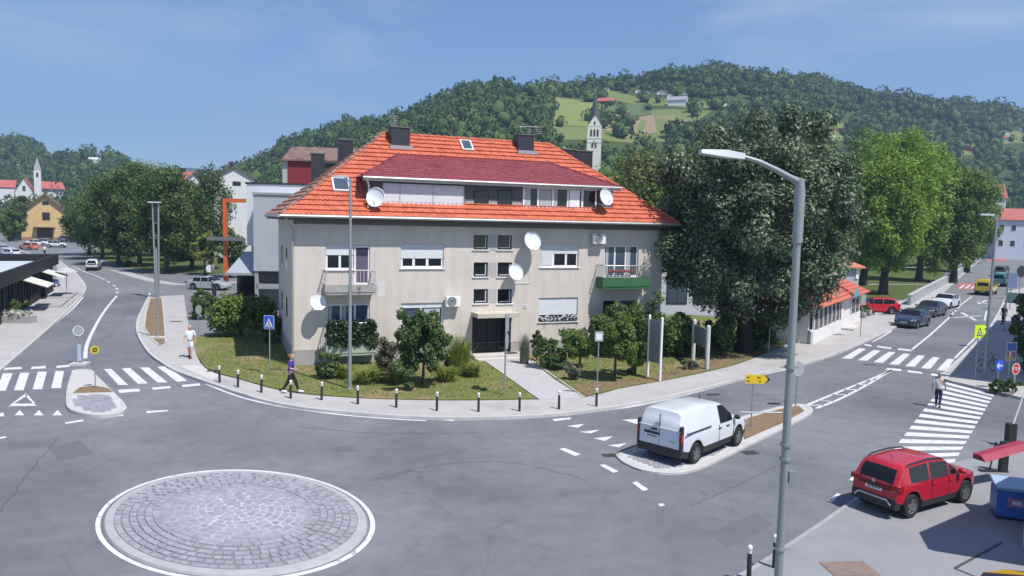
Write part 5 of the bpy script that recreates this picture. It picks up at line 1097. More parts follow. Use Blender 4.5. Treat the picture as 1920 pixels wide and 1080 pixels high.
# church tower in the middle
q = AY(1113, 300, 200); sw = 26 * 200 / FPX; zb, z1, zg, z2 = -1, AY(1113, 238, 200).z, AY(1113, 222, 200).z, AY(1113, 176, 200).z; ct = thing('church_tower', 'white church tower with dark pointed spire in front of the hill', 'church', (q.x, q.y, 0), R(-6)); h = sw / 2
M_CREAM = M('cream_render', (.74, .72, .65), .85, .05, .8); MB().bx(-h, h, -h, h, zb, z1).build('shaft', M_CREAM, ct)
gbm = MB()
for a, c, e in (((-h, -h - .05), (h, -h - .05), (0, -h - .05)), ((h, h + .05), (-h, h + .05), (0, h + .05)), ((h + .05, -h), (h + .05, h), (h + .05, 0)), ((-h - .05, h), (-h - .05, -h), (-h - .05, 0))): gbm.add([(*a, z1), (*c, z1), (*e, zg + .5)], [(0, 1, 2)])
gbm.build('gable', M_CREAM, ct); s8 = MB(); n = 8; s8.lathe([(h * 1.05, z1 + .05), (h * .62, zg + 1.2), (h * .30, (zg + z2) / 2 + 1), (.04, z2)], 8); s8.build('spire', M('slate', (.07, .075, .09), .5, .1, 1), ct)
MB().tube([(0, 0, z2 - .3), (0, 0, z2 + 1.4)], .05, 5).tube([(-.35, 0, z2 + .9), (.35, 0, z2 + .9)], .05, 5).build('cross', M_ZINC, ct)
for z_, hh, xs_ in ((z1 - 2.6, 1.7, (-.6, 0, .6)), (AY(1113, 278, 200).z, 1.2, (-.3, .3)), (z1 + .4, .8, (0,))):
    for x in xs_: MB().bx(x * h / 1.3 - .2, x * h / 1.3 + .2, -h - .10, -h - (.052 if z_ > z1 else .004), z_, z_ + hh).build('louvre', M_DFRAME, ct)
for z_ in (z1 - 3.1, AY(1113, 270, 200).z + .3): MB().bx(-h - .08, h + .08, -h - .08, h + .08, z_ - .1, z_).build('string_course', M_CREAM, ct)
MB().disc((0, -h - .06, z1 - 4.2), .42, 20).build('clock_face', M('clock_grey', (.35, .35, .36), .6, 0), ct)
# houses scattered on the hill
def hill_hit(px, py):
    d = ray(px, py); y = 120.0
    for k in range(2000):
        p = CAMP + d * (y / d.y)
        if p.z < float(terrain(p.x, p.y)): return p
        y += .5
    return p
sp = hill_hit(1184, 252); m = thing('spruce_tree', 'small dark pointed spruce on the brown slope by the church', 'tree', (sp.x, sp.y, sp.z - .5))
V_ = []; C = np.array([[math.cos(k * 2.4) * (1 - k / 60) * 1.6, math.sin(k * 2.4) * (1 - k / 60) * 1.6, .8 + k * .085] for k in range(60)]); V, F = leaf_cloud(C, np.full(60, .45), 30, .2, seed=5); np_obj('crown', V, F, L_DARK, m); MB().tube([(0, 0, -3), (0, 0, 4)], [.25, .05], 6).build('trunk', M_BARK, m)
HH = [(1137, 170, 13, 'w', 'b', 'white house at the top of the vineyard hill'), (1152, 199, 30, 'b', 'r', 'long brown barn with red roof on the green slope'), (1196, 174, 11, 'w', 'r', 'small red-roofed house by the bare mast tree'), (1213, 177, 14, 'w', 'b', 'brown-roofed house left of the white gable'), (1240, 177, 17, 'w', 'g', 'white gable house with dark roof on the hill'), (1256, 184, 11, 'w', 'w', 'tiny white shed on the hill'),
      (1287, 178, 15, 'w', 'g', 'pale grey-roofed house below the hilltop wood'), (1288, 198, 34, 'w', 'g', 'largest white house with blue-grey roof on the hill'), (1352, 198, 22, 'w', 'b', 'brown-roofed house just left of the maple top'), (1543, 232, 15, 'w', 'w', 'flat white house on the slope right of the maple'), (1540, 246, 20, 'w', 'b', 'low brown-roofed house on the slope right of the maple'), (1573, 248, 13, 'r', 'r', 'small red house on the slope right of the maple'),
      (1817, 284, 17, 'r', 'r', 'red-roofed house on the meadow behind the limes'), (1888, 240, 16, 'w', 'g', 'white house high on the right hillside'), (1882, 252, 18, 'w', 'b', 'brown-roofed house on the right hillside'), (1906, 246, 18, 'w', 'b', 'house at the right edge of the hillside'), (1892, 264, 17, 'w', 'r', 'red-roofed house lower on the right hillside'), (1884, 300, 16, 'w', 'w', 'small white house low on the right slope'), (123, 294, 14, 'w', 'w', 'tiny white house high on the left hill'), (184, 305, 18, 'w', 'w', 'tiny white house on the left ridge')]
wm = {'w': M_WHITEW, 'b': M_BROWN, 'r': M('brick_red_render', (.36, .12, .09), .85, .1, 1)}; rm = {'r': M_REDR, 'b': M_BRNR, 'g': M_GREYR, 'w': M_WHITEW}
for i, (px, py, wpx, wc, rc, lab) in enumerate(HH):
    p = hill_hit(px, py); w = wpx * p.y / FPX; hh = min(6.0, max(2.6, w * .5)); az = math.atan2(p.x, p.y)
    gable_house(lab, (p.x, p.y), -az + R(82 if i in (1, 7) else (0, 80, 20)[i % 3] if i != 4 else 0), w if i not in (1, 7) else w * .5, w * (.8 if i not in (1, 7) else 1), hh * .6, hh, wm[wc], rm[rc], [(-w * .2, w * .2, hh * .2, hh * .45)] if wc == 'w' else (), over=.4, group='houses on the hillside', z=p.z, name='hill_house')
# right end of the far street
q = AY(1862, 478, 225); q2 = AY(1945, 478, 225); fh = thing('street_house', 'white two storey house with red roof at the far right street end', 'house', (q.x, q.y, 0), R(-12)); wd = q2.x - q.x; ze, zt = AY(1890, 412, 225).z, AY(1890, 390, 225).z
MB().bx(0, wd, 0, 10, -1, ze).build('wall', M('cool_white_render', (.52, .56, .64), .85, .05, 1), fh); r = MB(); roofslab(r, (-.6, -.6, ze), (wd + .6, -.6, ze), (wd + .6, 5, zt), (1.0, 5, zt)); roofslab(r, (-.6, 10.6, ze), (1.0, 5, zt), (wd + .6, 5, zt), (wd + .6, 10.6, ze)); r.build('roof', M_REDR, fh)
for x in (1.0, 4.2, 8.0):
    for z_ in (AY(1890, 433, 225).z, AY(1890, 462, 225).z): w = MB().bx(x, x + 1.5, -.06, -.004, z_, z_ + 1.9).build('window', M_FRAME, fh); MB().bx(x + .12, x + 1.38, -.08, -.062, z_ + .12, z_ + 1.78).build('pane', M_GLASS, w)
q = AY(1878, 385, 300); gable_house('house with steep red roof above the far street', (q.x, q.y), R(75), 9, 8, AY(1878, 370, 300).z, AY(1878, 346, 300).z, M_WHITEW, M_REDR)
# kiosk under the maple
K0, K1 = G(1523, 649), G(1612, 604); kd = (K1 - K0); kl = kd.length; ka_ = math.atan2(kd.y, kd.x); kk = thing('kiosk', 'white glazed kiosk with red tiled hip roofs along the right pavement', 'kiosk', (K0.x, K0.y, 0), ka_)
kw = MB(); kw.bx(0, kl, 0, 3.4, 0, 1.0); kw.bx(kl * .52, kl * .72, -.02, -.003, 1.0, 2.5); kw.bx(0, kl, 0, 3.4, 2.4, 2.6); kw.bx(.0, kl, .3, 3.4, 1.0, 2.4); kw.build('wall', M_WHITEW, kk)
for i in range(7):
    x = .1 + i * kl * .52 / 6.5; MB().bx(x, x + .12, -.03, .1, 1.0, 2.42).build('mullion', M_FRAME, kk)
for i in range(6):
    x = .1 + i * kl * .52 / 6.5; MB().bx(x + .121, x + kl * .08 - .001, .05, .06, 1.0, 2.4).build('pane', M_GLASS, kk)
MB().bx(kl * .76, kl * .95, .04, .06, 1.0, 2.4).build('pane', M_GLASS, kk); MB().bx(kl * .75, kl * .76, -.03, .1, 1, 2.42).bx(kl * .85, kl * .86, -.03, .1, 1, 2.42).bx(kl * .95, kl * .96, -.03, .1, 1, 2.42).build('mullion', M_FRAME, kk)
kr = MB(); e0, e1, e2, e3 = (-.5, -.5, 2.62), (kl * .62, -.5, 2.62), (kl * .62, 3.9, 2.62), (-.5, 3.9, 2.62); a_, b_ = (1.8, 1.7, 4.2), (kl * .62 - 1.8, 1.7, 4.2); kr.add([e0, e1, e2, e3, a_, b_], [(0, 1, 5, 4), (1, 2, 5), (2, 3, 4, 5), (3, 0, 4), (3, 2, 1, 0)]); kro = kr.build('roof', M('kiosk_tile', (.46, .13, .09), .8, .15, 2), kk)
courses(e0, e1, b_, a_, 7, .3, .04, MATS['kiosk_tile'], kro); courses(e3, e0, a_, a_, 7, .3, .04, MATS['kiosk_tile'], kro); courses(e1, e2, b_, b_, 7, .3, .04, MATS['kiosk_tile'], kro)
k2 = MB(); f0, f1, f2, f3 = (kl * .64, -.6, 2.62), (kl + .5, -.6, 2.62), (kl + .5, 3.9, 2.62), (kl * .64, 3.9, 2.62); a_, b_ = (kl * .75, 1.7, 3.8), (kl - 1.2, 1.7, 3.8); k2.add([f0, f1, f2, f3, a_, b_], [(0, 1, 5, 4), (1, 2, 5), (2, 3, 4, 5), (3, 0, 4), (3, 2, 1, 0)]); k2o = k2.build('porch_roof', MATS['kiosk_tile'], kk); courses(f0, f1, b_, a_, 6, .3, .04, MATS['kiosk_tile'], k2o); courses(f3, f0, a_, a_, 6, .3, .04, MATS['kiosk_tile'], k2o)
MB().add([(kl * .56, -.64, 2.65), (kl * .74, -.64, 2.65), (kl * .65, -.64, 3.5)], [(0, 1, 2)]).build('gable_sign', M('turquoise_sign', (.08, .38, .42), .5, 0), kk)
MB().bx(kl * .55, kl * .72, -.9, -.03, 0, .3).build('step', MATS['step_concrete'], kk)
q = G(1560, 560); q2 = AY(1600, 560, q.y); pk_ = thing('pale_annex', 'small grey annex with orange roof behind the kiosk', 'building', (q.x, q.y, 0), R(15)); wd = q2.x - q.x + 1; ze, zt = ht(1575, 500, q), ht(1575, 480, q); MB().bx(-4, wd, 0, 6, 0, ze).build('wall', M('lilac_grey_render', (.42, .41, .43), .85, .06, 1), pk_); r = MB(); roofslab(r, (-4.5, -.5, ze), (wd + .5, -.5, ze), (wd - 1, 3, zt), (-4.5, 3, zt)); r.build('roof', M('orange_roof', (.50, .19, .11), .8, .12, 1.5), pk_); MB().bx(wd - .5, wd - .1, -.12, -.004, ze - 1.4, ze - .2).build('sign_plate', M_FRAME, pk_)
# low white wall with posts between maple and kiosk
q0, q1 = G(1436, 632), G(1521, 649); lw = thing('low_wall', 'low white wall with pale coping beside the kiosk', 'wall', (q0.x, q0.y, 0)); v = (q1 - q0).to_2d(); rail(MB(), [Vector((0, 0)), v], .2, 0, 1.0).build('wall', M('pale_wall', (.42, .42, .43), .85, .06, 1), lw); rail(MB(), [Vector((0, 0)), v], .3, 1.001, 1.09).build('coping', M_FRAME, lw)
# retaining wall beside the right street
rwp = [(1704, 572), (1730, 556), (1758, 540), (1782, 527), (1800, 514), (1818, 500)]; P_ = GL(rwp, .1); rw = thing('retaining_wall', 'grey concrete retaining wall along the right street park', 'wall', (P_[0].x, P_[0].y, 0)); loc_ = [p - P_[0] for p in P_]; rail(MB(), loc_, .3, 0, 1.1).build('wall', M('blue_grey_concrete', (.33, .345, .36), .85, .1, 1.2, .1), rw); rail(MB(), loc_, .4, 1.101, 1.2).build('coping', M_KERB, rw)
for i in range(len(loc_) - 1): c = (loc_[i] + loc_[i + 1]) / 2; MB().tube([(c.x, c.y, 1.2), (c.x, c.y, 1.9)], .03, 5).build('post', M_ZINC, rw)

# black pavilion on the left
A_, B_ = G(106, 548), G(0, 618); dv = (B_ - A_); pl_ = 34.0; pa = math.atan2(dv.y, dv.x); pav = thing('pavilion', 'low black pavilion with glass front and pale roof on the left', 'pavilion', (A_.x, A_.y, 0), pa)
# local x runs from the far corner towards the camera, the street lies at +y
M_BLK = M('black_cladding', (.018, .019, .024), .55, .1, 1); HP = 3.0
MB().bx(.0, pl_, -12, -.4, 0, HP).build('core_wall', M_BLK, pav); MB().bx(.5, pl_ - .5, -11.5, -.2, HP + .002, HP + .12).build('roof_deck', M('roof_membrane', (.50, .54, .60), .6, .06, .6), pav)
fs = MB(); fs.bx(-.9, pl_, -.1, .15, HP - .25, HP + .75); fs.bx(-.9, -.6, -12.2, -.101, HP - .25, HP + .75); fs.bx(-.9, pl_, -12.4, -12.21, HP - .25, HP + .75); fs.build('fascia', M_BLK, pav)
for k in range(28):
    x = .4 + k * 1.2; MB().bx(x, x + .1, -.399, -.22, 0, HP - .26).build('mullion', M_DFRAME, pav)
    MB().bx(x + .101, x + 1.199, -.36, -.33, .1, HP - .3).build('pane', M_GLASS if k % 3 else M_GLASSB, pav)
aw = M('awning_cream', (.62, .60, .55), .8, .06, 2)
for x in (5.5, 14.5):
    m = MB(); roofslab(m, (x, -.1, 2.75), (x + 3.4, -.1, 2.75), (x + 3.4, 1.7, 2.1), (x, 1.7, 2.1), .06); m.build('awning', aw, pav)
for x0, x1 in ((3.5, 8.5), (9.6, 15.0)): MB().bx(x0, x1, .3, 2.2, 0, .35).build('deck', M('deck_grey', (.36, .36, .37), .8, .1, 2), pav); MB().bx(x0, x1, 2.21, 2.6, 0, .18).build('deck_step', MATS['deck_grey'], pav)
pb = A_ + Vector((math.cos(pa), math.sin(pa), 0)) * 6.2 + Vector((-math.sin(pa), math.cos(pa), 0)) * 1.6
pz = thing('parasol', 'round pale parasol on the pavilion deck', 'parasol', (pb.x, pb.y, .36)); MB().tube([(0, 0, 0), (0, 0, 2.5)], .03, 6).build('pole', M_ZINC, pz); MB().lathe([(.95, 2.1), (.5, 2.4), (.02, 2.55)], 10).build('canopy', M('parasol_grey', (.42, .43, .45), .8, .05, 2), pz)
pb = G(26, 608, 0); pz = thing('flower_trough', 'planter trough full of white flowers before the pavilion', 'planter', (pb.x, pb.y, .12)); MB().bx(-1.4, 1.4, -.35, .35, 0, .5).build('trough', M('trough_grey', (.33, .33, .33), .8, .1, 2), pz); C = np.array([[rnd.uniform(-1.2, 1.2), rnd.uniform(-.3, .3), .65] for _ in range(26)]); V, F = leaf_cloud(C, np.full(26, .25), 30, .08, seed=2); np_obj('flowers', V, F, leafmat('white_petals', [(.10, .16, .05), (.55, .55, .52), (.75, .75, .72)], .2, big=2), pz)
shrub('shrub', 'dark clipped shrub in front of the pavilion glass', 26, 596, 34, 40, L_DARK, 20, 50, .1, .12, seed=90)

# shop at the lower right whose canopy shades the pavement
sh = thing('corner_shop', 'glass-fronted shop corner with aluminium frame at the lower right edge', 'shop', (13.05, 18.25, 0), R(-31)); HS = 4.2
sx, sy = .72 * HS / math.tan(SUN_EL), -.694 * HS / math.tan(SUN_EL)
poly = [G(*q, .1) for q in ((1718, 997), (1863, 935))]; poly = [Vector((p.x + sx, p.y + sy)) for p in poly]; d_ = (poly[1] - poly[0]).normalized()
roofp = [poly[0], poly[0] + d_ * 14, poly[0] + d_ * 14 + Vector((d_.y, -d_.x)) * 12, poly[0] + Vector((d_.y, -d_.x)) * 3.4 + d_ * .9, Vector((G(1735, 1028, .1).x + sx, G(1735, 1028, .1).y + sy))]
iv_ = Matrix.Rotation(-R(-31), 2); loc_ = [iv_ @ (p - Vector((13.05, 18.25))) for p in roofp]
MB().prism(loc_, HS - .25, HS, bottom=True).build('roof', M('flat_roof_grey', (.25, .25, .26), .8, .1, 1), sh)
M_ALU = M('aluminium', (.42, .44, .48), .4, .05, 3, metal=.3)
ff = MB(); ff.bx(0, .09, 0, .09, .1, 3.0); ff.bx(.09, 6, .01, .08, .1, .3); ff.bx(.09, 6, .01, .08, 1.0, 1.12); ff.bx(.09, 6, .01, .08, 2.2, 2.32); ff.bx(.091, 6, 0, .09, 2.9, 3.0)
for k in (1.6, 3.2, 4.8): ff.bx(k, k + .08, .01, .08, .3, 2.9)
ff.build('window_frame', M_ALU, sh); MB().bx(.09, 6, .035, .05, .3, 2.9).build('glazing', M_GLASS, sh)
MB().bx(.3, 6, .3, .5, .1, 2.6).build('inner_wall', M('shop_inside', (.05, .05, .055), .8, .1, 2), sh)
ch_ = MB(); ribbon(ch_, GL([(1790, 1066), (1878, 1018)], .1), .07, .106); ribbon(ch_, GL([(1790, 1066), (1840, 1086)], .1), .07, .106); ch_.build('drain_channel', M_IRON, pv_s)

# tall building just outside the frame on the right: it shades the east pavement
HB_ = 8.0; sx, sy = .72 * HB_ / math.tan(SUN_EL), -.694 * HB_ / math.tan(SUN_EL)
c0, c1 = G(1775, 706, .12), G(1868, 600, .12); c0 = Vector((c0.x + sx, c0.y + sy)); c1 = Vector((c1.x + sx, c1.y + sy)); d_ = (c1 - c0); Lb = d_.length
cb_ = thing('corner_house', 'tall pale corner house at the right edge shading the pavement', 'building', (c0.x, c0.y, 0), math.atan2(d_.y, d_.x))
MB().bx(.9, Lb - .9, -10, -1.0, 0, HB_ - .3).build('wall', M_WHITEW, cb_); MB().bx(0, Lb, -11, 0, HB_ - .299, HB_).build('roof', M_GREYR, cb_)
for k in range(6):
    for z_ in (1.0, 4.3): w = MB().bx(2.0 + k * 4.0, 3.4 + k * 4.0, -.999, -.94, z_, z_ + 1.8).build('window', M_FRAME, cb_); MB().bx(2.1 + k * 4.0, 3.3 + k * 4.0, -.939, -.93, z_ + .1, z_ + 1.7).build('pane', M_GLASS, w)

# neighbour behind the maple
q = AY(1236, 640, 66); nb = thing('white_neighbour', 'white house with dark framed glass half hidden behind the maple', 'house', (q.x, q.y, 0), R(8)); zt = AY(1300, 468, 66).z
MB().bx(0, 13, 0, 9, 0, zt).build('wall', M('cool_neighbour_render', (.50, .53, .58), .85, .05, 1), nb); MB().bx(-.3, 13.3, -.3, 9.3, zt + .002, zt + .3).build('roof', M_GREYR, nb)
for k in range(5):
    for z_ in (1.0, zt - 2.6): w = MB().bx(.5 + k * 2.5, 2.4 + k * 2.5, -.06, -.004, z_, z_ + 1.9).build('window', M_DFRAME, nb); MB().bx(.6 + k * 2.5, 1.42 + k * 2.5, -.075, -.062, z_ + .1, z_ + 1.8).bx(1.5 + k * 2.5, 2.3 + k * 2.5, -.075, -.062, z_ + .1, z_ + 1.8).build('pane', M_GLASSB, w)
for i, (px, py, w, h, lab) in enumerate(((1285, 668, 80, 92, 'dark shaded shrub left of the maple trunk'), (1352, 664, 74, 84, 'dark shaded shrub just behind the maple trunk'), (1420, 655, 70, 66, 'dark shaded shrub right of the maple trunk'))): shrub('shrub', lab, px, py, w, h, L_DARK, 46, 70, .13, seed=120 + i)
# ================================================================ vehicles
M_TYRE = M('tyre_rubber', (.02, .02, .022), .9, .1, 6); M_RIM = M('alloy_rim', (.50, .51, .53), .35, 0, metal=.7); M_BLACKP = M('black_plastic', (.028, .028, .032), .6, .08, 5)
M_CGLASS = M('car_glass', (.010, .011, .016), .08, 0, spec=.4); M_TAIL = M('tail_light_red', (.30, .012, .015), .2, 0, coat=.5); M_HEAD = M('headlight', (.62, .66, .70), .12, 0, coat=.6); M_PLATE = M('plate_white', (.70, .70, .70), .5, 0); M_PTXT = M('plate_print', (.06, .06, .08), .6, 0)
def paint(name, col): return M('paint_' + name, col, .32, .03, 1.5, coat=.7, spec=.5)
SPEC = {
 'suv': dict(L=4.0, W=1.58, top=[(-2.0, .70), (-1.985, 1.0), (-1.93, 1.08), (-1.72, 1.44), (-1.6, 1.52), (-.5, 1.57), (.35, 1.50), (.98, 1.10), (1.2, 1.05), (1.75, .96), (1.94, .84), (2.0, .66)], belt=[(-2.0, 1.03), (.98, 1.0), (2.0, .84)], wx=(-1.32, 1.36), wr=.345, bot=.24, clad=.20, side=[(-1.42, -.55), (-.48, .40), (.46, .80)], ws=(.36, 1.0), rw=(-1.94, -1.71), roofr=True),
 'van': dict(L=4.65, W=1.90, top=[(-2.325, .75), (-2.31, 1.3), (-2.25, 1.74), (-2.05, 1.80), (-.5, 1.83), (.45, 1.74), (1.22, 1.16), (1.45, 1.10), (2.05, .98), (2.27, .82), (2.325, .6)], belt=[(-2.325, 1.08), (1.2, 1.06), (2.325, .85)], wx=(-1.45, 1.50), wr=.35, bot=.25, clad=.24, side=[(.10, 1.0)], ws=(.46, 1.24), rw=None, roofr=False),
 'sedan': dict(L=4.5, W=1.80, top=[(-2.25, .62), (-2.22, .88), (-2.12, 1.04), (-1.75, 1.14), (-1.1, 1.36), (-.6, 1.43), (-.05, 1.46), (.35, 1.40), (1.12, 1.0), (1.35, .94), (1.95, .82), (2.2, .66), (2.25, .5)], belt=[(-2.25, .94), (1.0, .92), (2.25, .72)], wx=(-1.33, 1.35), wr=.33, bot=.2, clad=.06, side=[(-1.35, -.5), (-.42, .36), (.42, .8)], ws=(.31, 1.08), rw=(-1.74, -1.0), roofr=False),
 'hatch': dict(L=4.1, W=1.76, top=[(-2.05, .62), (-2.02, .9), (-1.9, 1.03), (-1.55, 1.40), (-1.0, 1.47), (-.2, 1.49), (.35, 1.43), (1.0, 1.02), (1.2, .96), (1.75, .84), (2.0, .68), (2.05, .5)], belt=[(-2.05, .95), (1.0, .92), (2.05, .72)], wx=(-1.27, 1.28), wr=.32, bot=.2, clad=.05, side=[(-1.5, -.5), (-.42, .38), (.44, .78)], ws=(.36, 1.02), rw=(-1.9, -1.55), roofr=False),
 'bus': dict(L=5.2, W=1.98, top=[(-2.6, .7), (-2.58, 1.5), (-2.5, 2.0), (-2.2, 2.06), (.8, 2.04), (1.4, 1.9), (1.95, 1.25), (2.2, 1.15), (2.5, .9), (2.6, .6)], belt=[(-2.6, 1.15), (1.9, 1.12), (2.6, .9)], wx=(-1.6, 1.65), wr=.36, bot=.26, clad=.2, side=[(-2.2, -1.0), (-.9, .3), (.4, 1.5)], ws=(1.42, 1.96), rw=(-2.585, -2.5), roofr=False),
}
def ip(tab, x):
    xs, ys = [t[0] for t in tab], [t[1] for t in tab]; lo, hi = xs[0], xs[-1]; w = min(.09, x - lo, hi - x); return float(np.mean(np.interp([x - w, x - w / 2, x, x + w / 2, x + w], xs, ys)))
def car(kind, color, name, label, cat, pos, heading, detail=2, group=None, z=0.0, rw_paint=False):
    S = SPEC[kind]; L, W = S['L'], S['W']; t = thing(name, label, cat, (pos[0], pos[1], z), heading, group)
    st = sorted({round(x, 3) for x in list(np.arange(-L / 2, L / 2 + .01, .09 if detail > 1 else .2)) + [p[0] for p in S['top']] + [w[k] + e for w in S['side'] for k in (0, 1) for e in ([0] if k == 0 else [0])] + [S['ws'][0], S['ws'][1]] + ([S['rw'][0], S['rw'][1]] if S['rw'] else []) if -L / 2 <= x <= L / 2})
    st = [s for i, s in enumerate(st) if i == 0 or s - st[i - 1] > .012]
    rows = []
    for x in st:
        u = abs(x) / (L / 2); w = W / 2 * (1 - .035 * u ** 2 - .10 * u ** 9 if x < 0 else 1 - .04 * u ** 2 - .17 * u ** 7)
        zt = ip(S['top'], x); zb = min(ip(S['belt'], x), zt - .05); bot = S['bot'] + (.10 * max(0, u - .86) / .14)
        arch = 0
        for wx in S['wx']:
            dx = abs(x - wx); ra = S['wr'] + .075
            if dx < ra: arch = max(arch, S['wr'] + math.sqrt(ra * ra - dx * dx))
        zl = max(bot, arch); zc = max(bot + S['clad'], zl + .03); zm = max((zc + zb) / 2 + .05, zc + .02); zb = max(zb, zm + .02); hc = max(0, zt - zb)
        wr_ = w * .97 - .24 * hc if hc > .12 else w * (.94 - .1 * hc)
        ze = zt - min(.075, .4 * hc)
        rows.append([(w * .55, bot + .02 if not arch else zl), (w * .93, zl), (w * .985, zc), (w, zm), (w * .97, zb), (wr_, ze), (wr_ * .80, zt - .012), (wr_ * .4, zt), (0, zt + .004)])
    n = len(rows[0]); full = []
    for r in rows: full.append([(y, z_) for y, z_ in r] + [(-y, z_) for y, z_ in r[-2::-1]])
    m2 = len(full[0]); V = [(st[i], y, z_) for i in range(len(st)) for (y, z_) in full[i]]
    body, clad, glass = [], [], {'windscreen': [], 'rear_window': [], 'side_window_l': [], 'side_window_r': []}
    for i in range(len(st) - 1):
        xm = (st[i] + st[i + 1]) / 2
        for j in range(m2 - 1):
            q = (i * m2 + j, i * m2 + j + 1, (i + 1) * m2 + j + 1, (i + 1) * m2 + j); k = j if j < n - 1 else m2 - 2 - j
            if k == 4 and any(a <= xm <= b for a, b in S['side']) and rows[i][5][1] - rows[i][4][1] > .1: glass['side_window_l' if j < n - 1 else 'side_window_r'].append(q)
            elif k >= 5 and S['ws'][0] < xm < S['ws'][1]: glass['windscreen'].append(q)
            elif k >= 5 and S['rw'] and S['rw'][0] < xm < S['rw'][1] and k >= 6 or (k == 5 and S['rw'] and S['rw'][0] < xm < S['rw'][1] and kind == 'sedan'): glass['rear_window'].append(q)
            elif k <= 1: clad.append(q)
            else: body.append(q)
    body.append(tuple(range(m2))[::-1]); body.append(tuple((len(st) - 1) * m2 + j for j in range(m2)))
    def sub(nm, faces, mat, par=t, sm=35):
        if not faces: return None
        ids = sorted({i for f in faces for i in f}); mp = {a: b for b, a in enumerate(ids)}; m = MB(); m.add([V[i] for i in ids], [tuple(mp[i] for i in f) for f in faces]); return m.build(nm, mat, par, smooth=sm)
    bo = sub('body', body, color); sub('lower_cladding', clad, M_BLACKP if S['clad'] > .1 else color)
    for nm in ('windscreen', 'rear_window'): sub(nm, glass[nm], M_CGLASS if not (nm == 'rear_window' and rw_paint) else color)
    sub('side_window', glass['side_window_l'], M_CGLASS); sub('side_window', glass['side_window_r'], M_CGLASS)
    MB().bx(-L / 2 + .25, L / 2 - .25, -W / 2 * .5, W / 2 * .5, S['bot'] - .04, S['bot'] + .16).build('floor_pan', M_BLACKP, t)
    r = S['wr']
    for wx in S['wx']:
        for s in (1, -1):
            y = s * (W / 2 - .12); wm_ = MB(); wm_.lathe([(r * .6, -.10), (r * .93, -.10), (r, -.06), (r, .06), (r * .93, .10), (r * .6, .10)], 24 if detail > 1 else 12, (wx, y, r), axis='y'); tw_ = wm_.build('wheel', M_TYRE, t, smooth=40)
            d = MB(); d.disc((wx, y + s * .075, r), r * .62, 20, 'y', sgn=-s); d.disc((wx, y - s * .09, r), r * .62, 12, 'y', sgn=s); d.build('rim_back', M_BLACKP, tw_)
            if detail > 1:
                d = MB(); d.lathe([(r * .56, s * .08), (r * .64, s * .10), (r * .66, s * .07)], 22, (wx, y, r), axis='y')
                for k in range(5):
                    a = k * 2 * math.pi / 5 + .3; ca, sa = math.cos(a), math.sin(a); hw_ = .045; pts = []
                    for rr, hh in ((.02, .045), (r * .6, .07)): pts += [(wx + ca * rr - sa * hh, y + s * .092, r + sa * rr + ca * hh), (wx + ca * rr + sa * hh, y + s * .092, r + sa * rr - ca * hh)]
                    d.add(pts, [(0, 1, 3, 2), (2, 3, 1, 0)])
                d.disc((wx, y + s * .098, r), .06, 10, 'y', sgn=-s); d.disc((wx, y + s * .098, r), .06, 10, 'y', sgn=s); d.build('rim', M_RIM, tw_)
            else: MB().disc((wx, y + s * .095, r), r * .55, 10, 'y', sgn=-s).disc((wx, y + s * .096, r), r * .55, 10, 'y', sgn=s).build('rim', M_RIM, tw_)
            liner = MB(); liner.bx(wx - r * .9, wx + r * .9, s * (W / 2 - .30) - .02, s * (W / 2 - .30) + .02, .1, r * 2.0)
            liner.build('arch_liner', M_BLACKP, t)
    zf = ip(S['top'], L / 2 - .25); zr_ = ip(S['belt'], -L / 2)
    for s in (1, -1):
        MB().add([(L / 2 - .33, s * (W / 2 - .035), zf - .16), (L / 2 - .05, s * (W / 2 * .62), zf - .20), (L / 2 - .06, s * (W / 2 * .62), zf - .06), (L / 2 - .30, s * (W / 2 - .05), zf - .03)], [(0, 1, 2, 3) if s < 0 else (3, 2, 1, 0)]).build('headlight', M_HEAD, t)
        if kind in ('van', 'bus'): MB().box((-L / 2 + .05, s * (W / 2 * .86), zr_ - .10), (.14, .09, .26)).build('tail_light', M_TAIL, t); MB().box((-L / 2 + .055, s * (W / 2 * .862), zr_ + .16), (.14, .085, .258)).build('light_trim', M_BLACKP, t); MB().box((-L / 2 + .055, s * (W / 2 * .862), zr_ - .42), (.14, .085, .378)).build('light_trim', M_BLACKP, t)
        else: MB().box((-L / 2 + .12, s * (W / 2 * .76), zr_ - .10), (.22, .34, .15)).build('tail_light', M_TAIL, t)
        mx_ = S['ws'][1] - .12; mzz = ip(S['belt'], mx_) + .10; MB().ell((mx_, s * (W / 2 + .08), mzz), (.09, .13, .085), 8, 6).build('mirror', M_BLACKP if kind == 'van' else color, t, smooth=60)
    for e, nm in ((-1, 'rear_plate'), (1, 'front_plate')):
        yo = .28 if (kind == 'van' and e < 0) else 0; zp = .88 if kind == 'van' and e < 0 else (.80 if e < 0 and kind == 'suv' else .5); xp = e * (L / 2 + .012)
        o = MB().bx(min(xp, xp + e * .015), max(xp, xp + e * .015), yo - .26, yo + .26, zp - .06, zp + .06).build(nm, M_PLATE, t)
        pt_ = MB()
        for k in range(6): pt_.bx(min(xp + e * .016, xp + e * .019), max(xp + e * .016, xp + e * .019), yo - .2 + k * .068, yo - .16 + k * .068, zp - .035, zp + .035)
        pt_.build('plate_print', M_PTXT, o)
    bz = S['bot'] + .06
    MB().box((-L / 2 + .11, 0, bz + .15), (.24, W * .875, .28)).build('rear_bumper', M_BLACKP if S['clad'] > .1 else color, t); MB().box((L / 2 - .14, 0, bz + .10), (.22, W * .80, .22)).build('front_bumper', M_BLACKP, t)
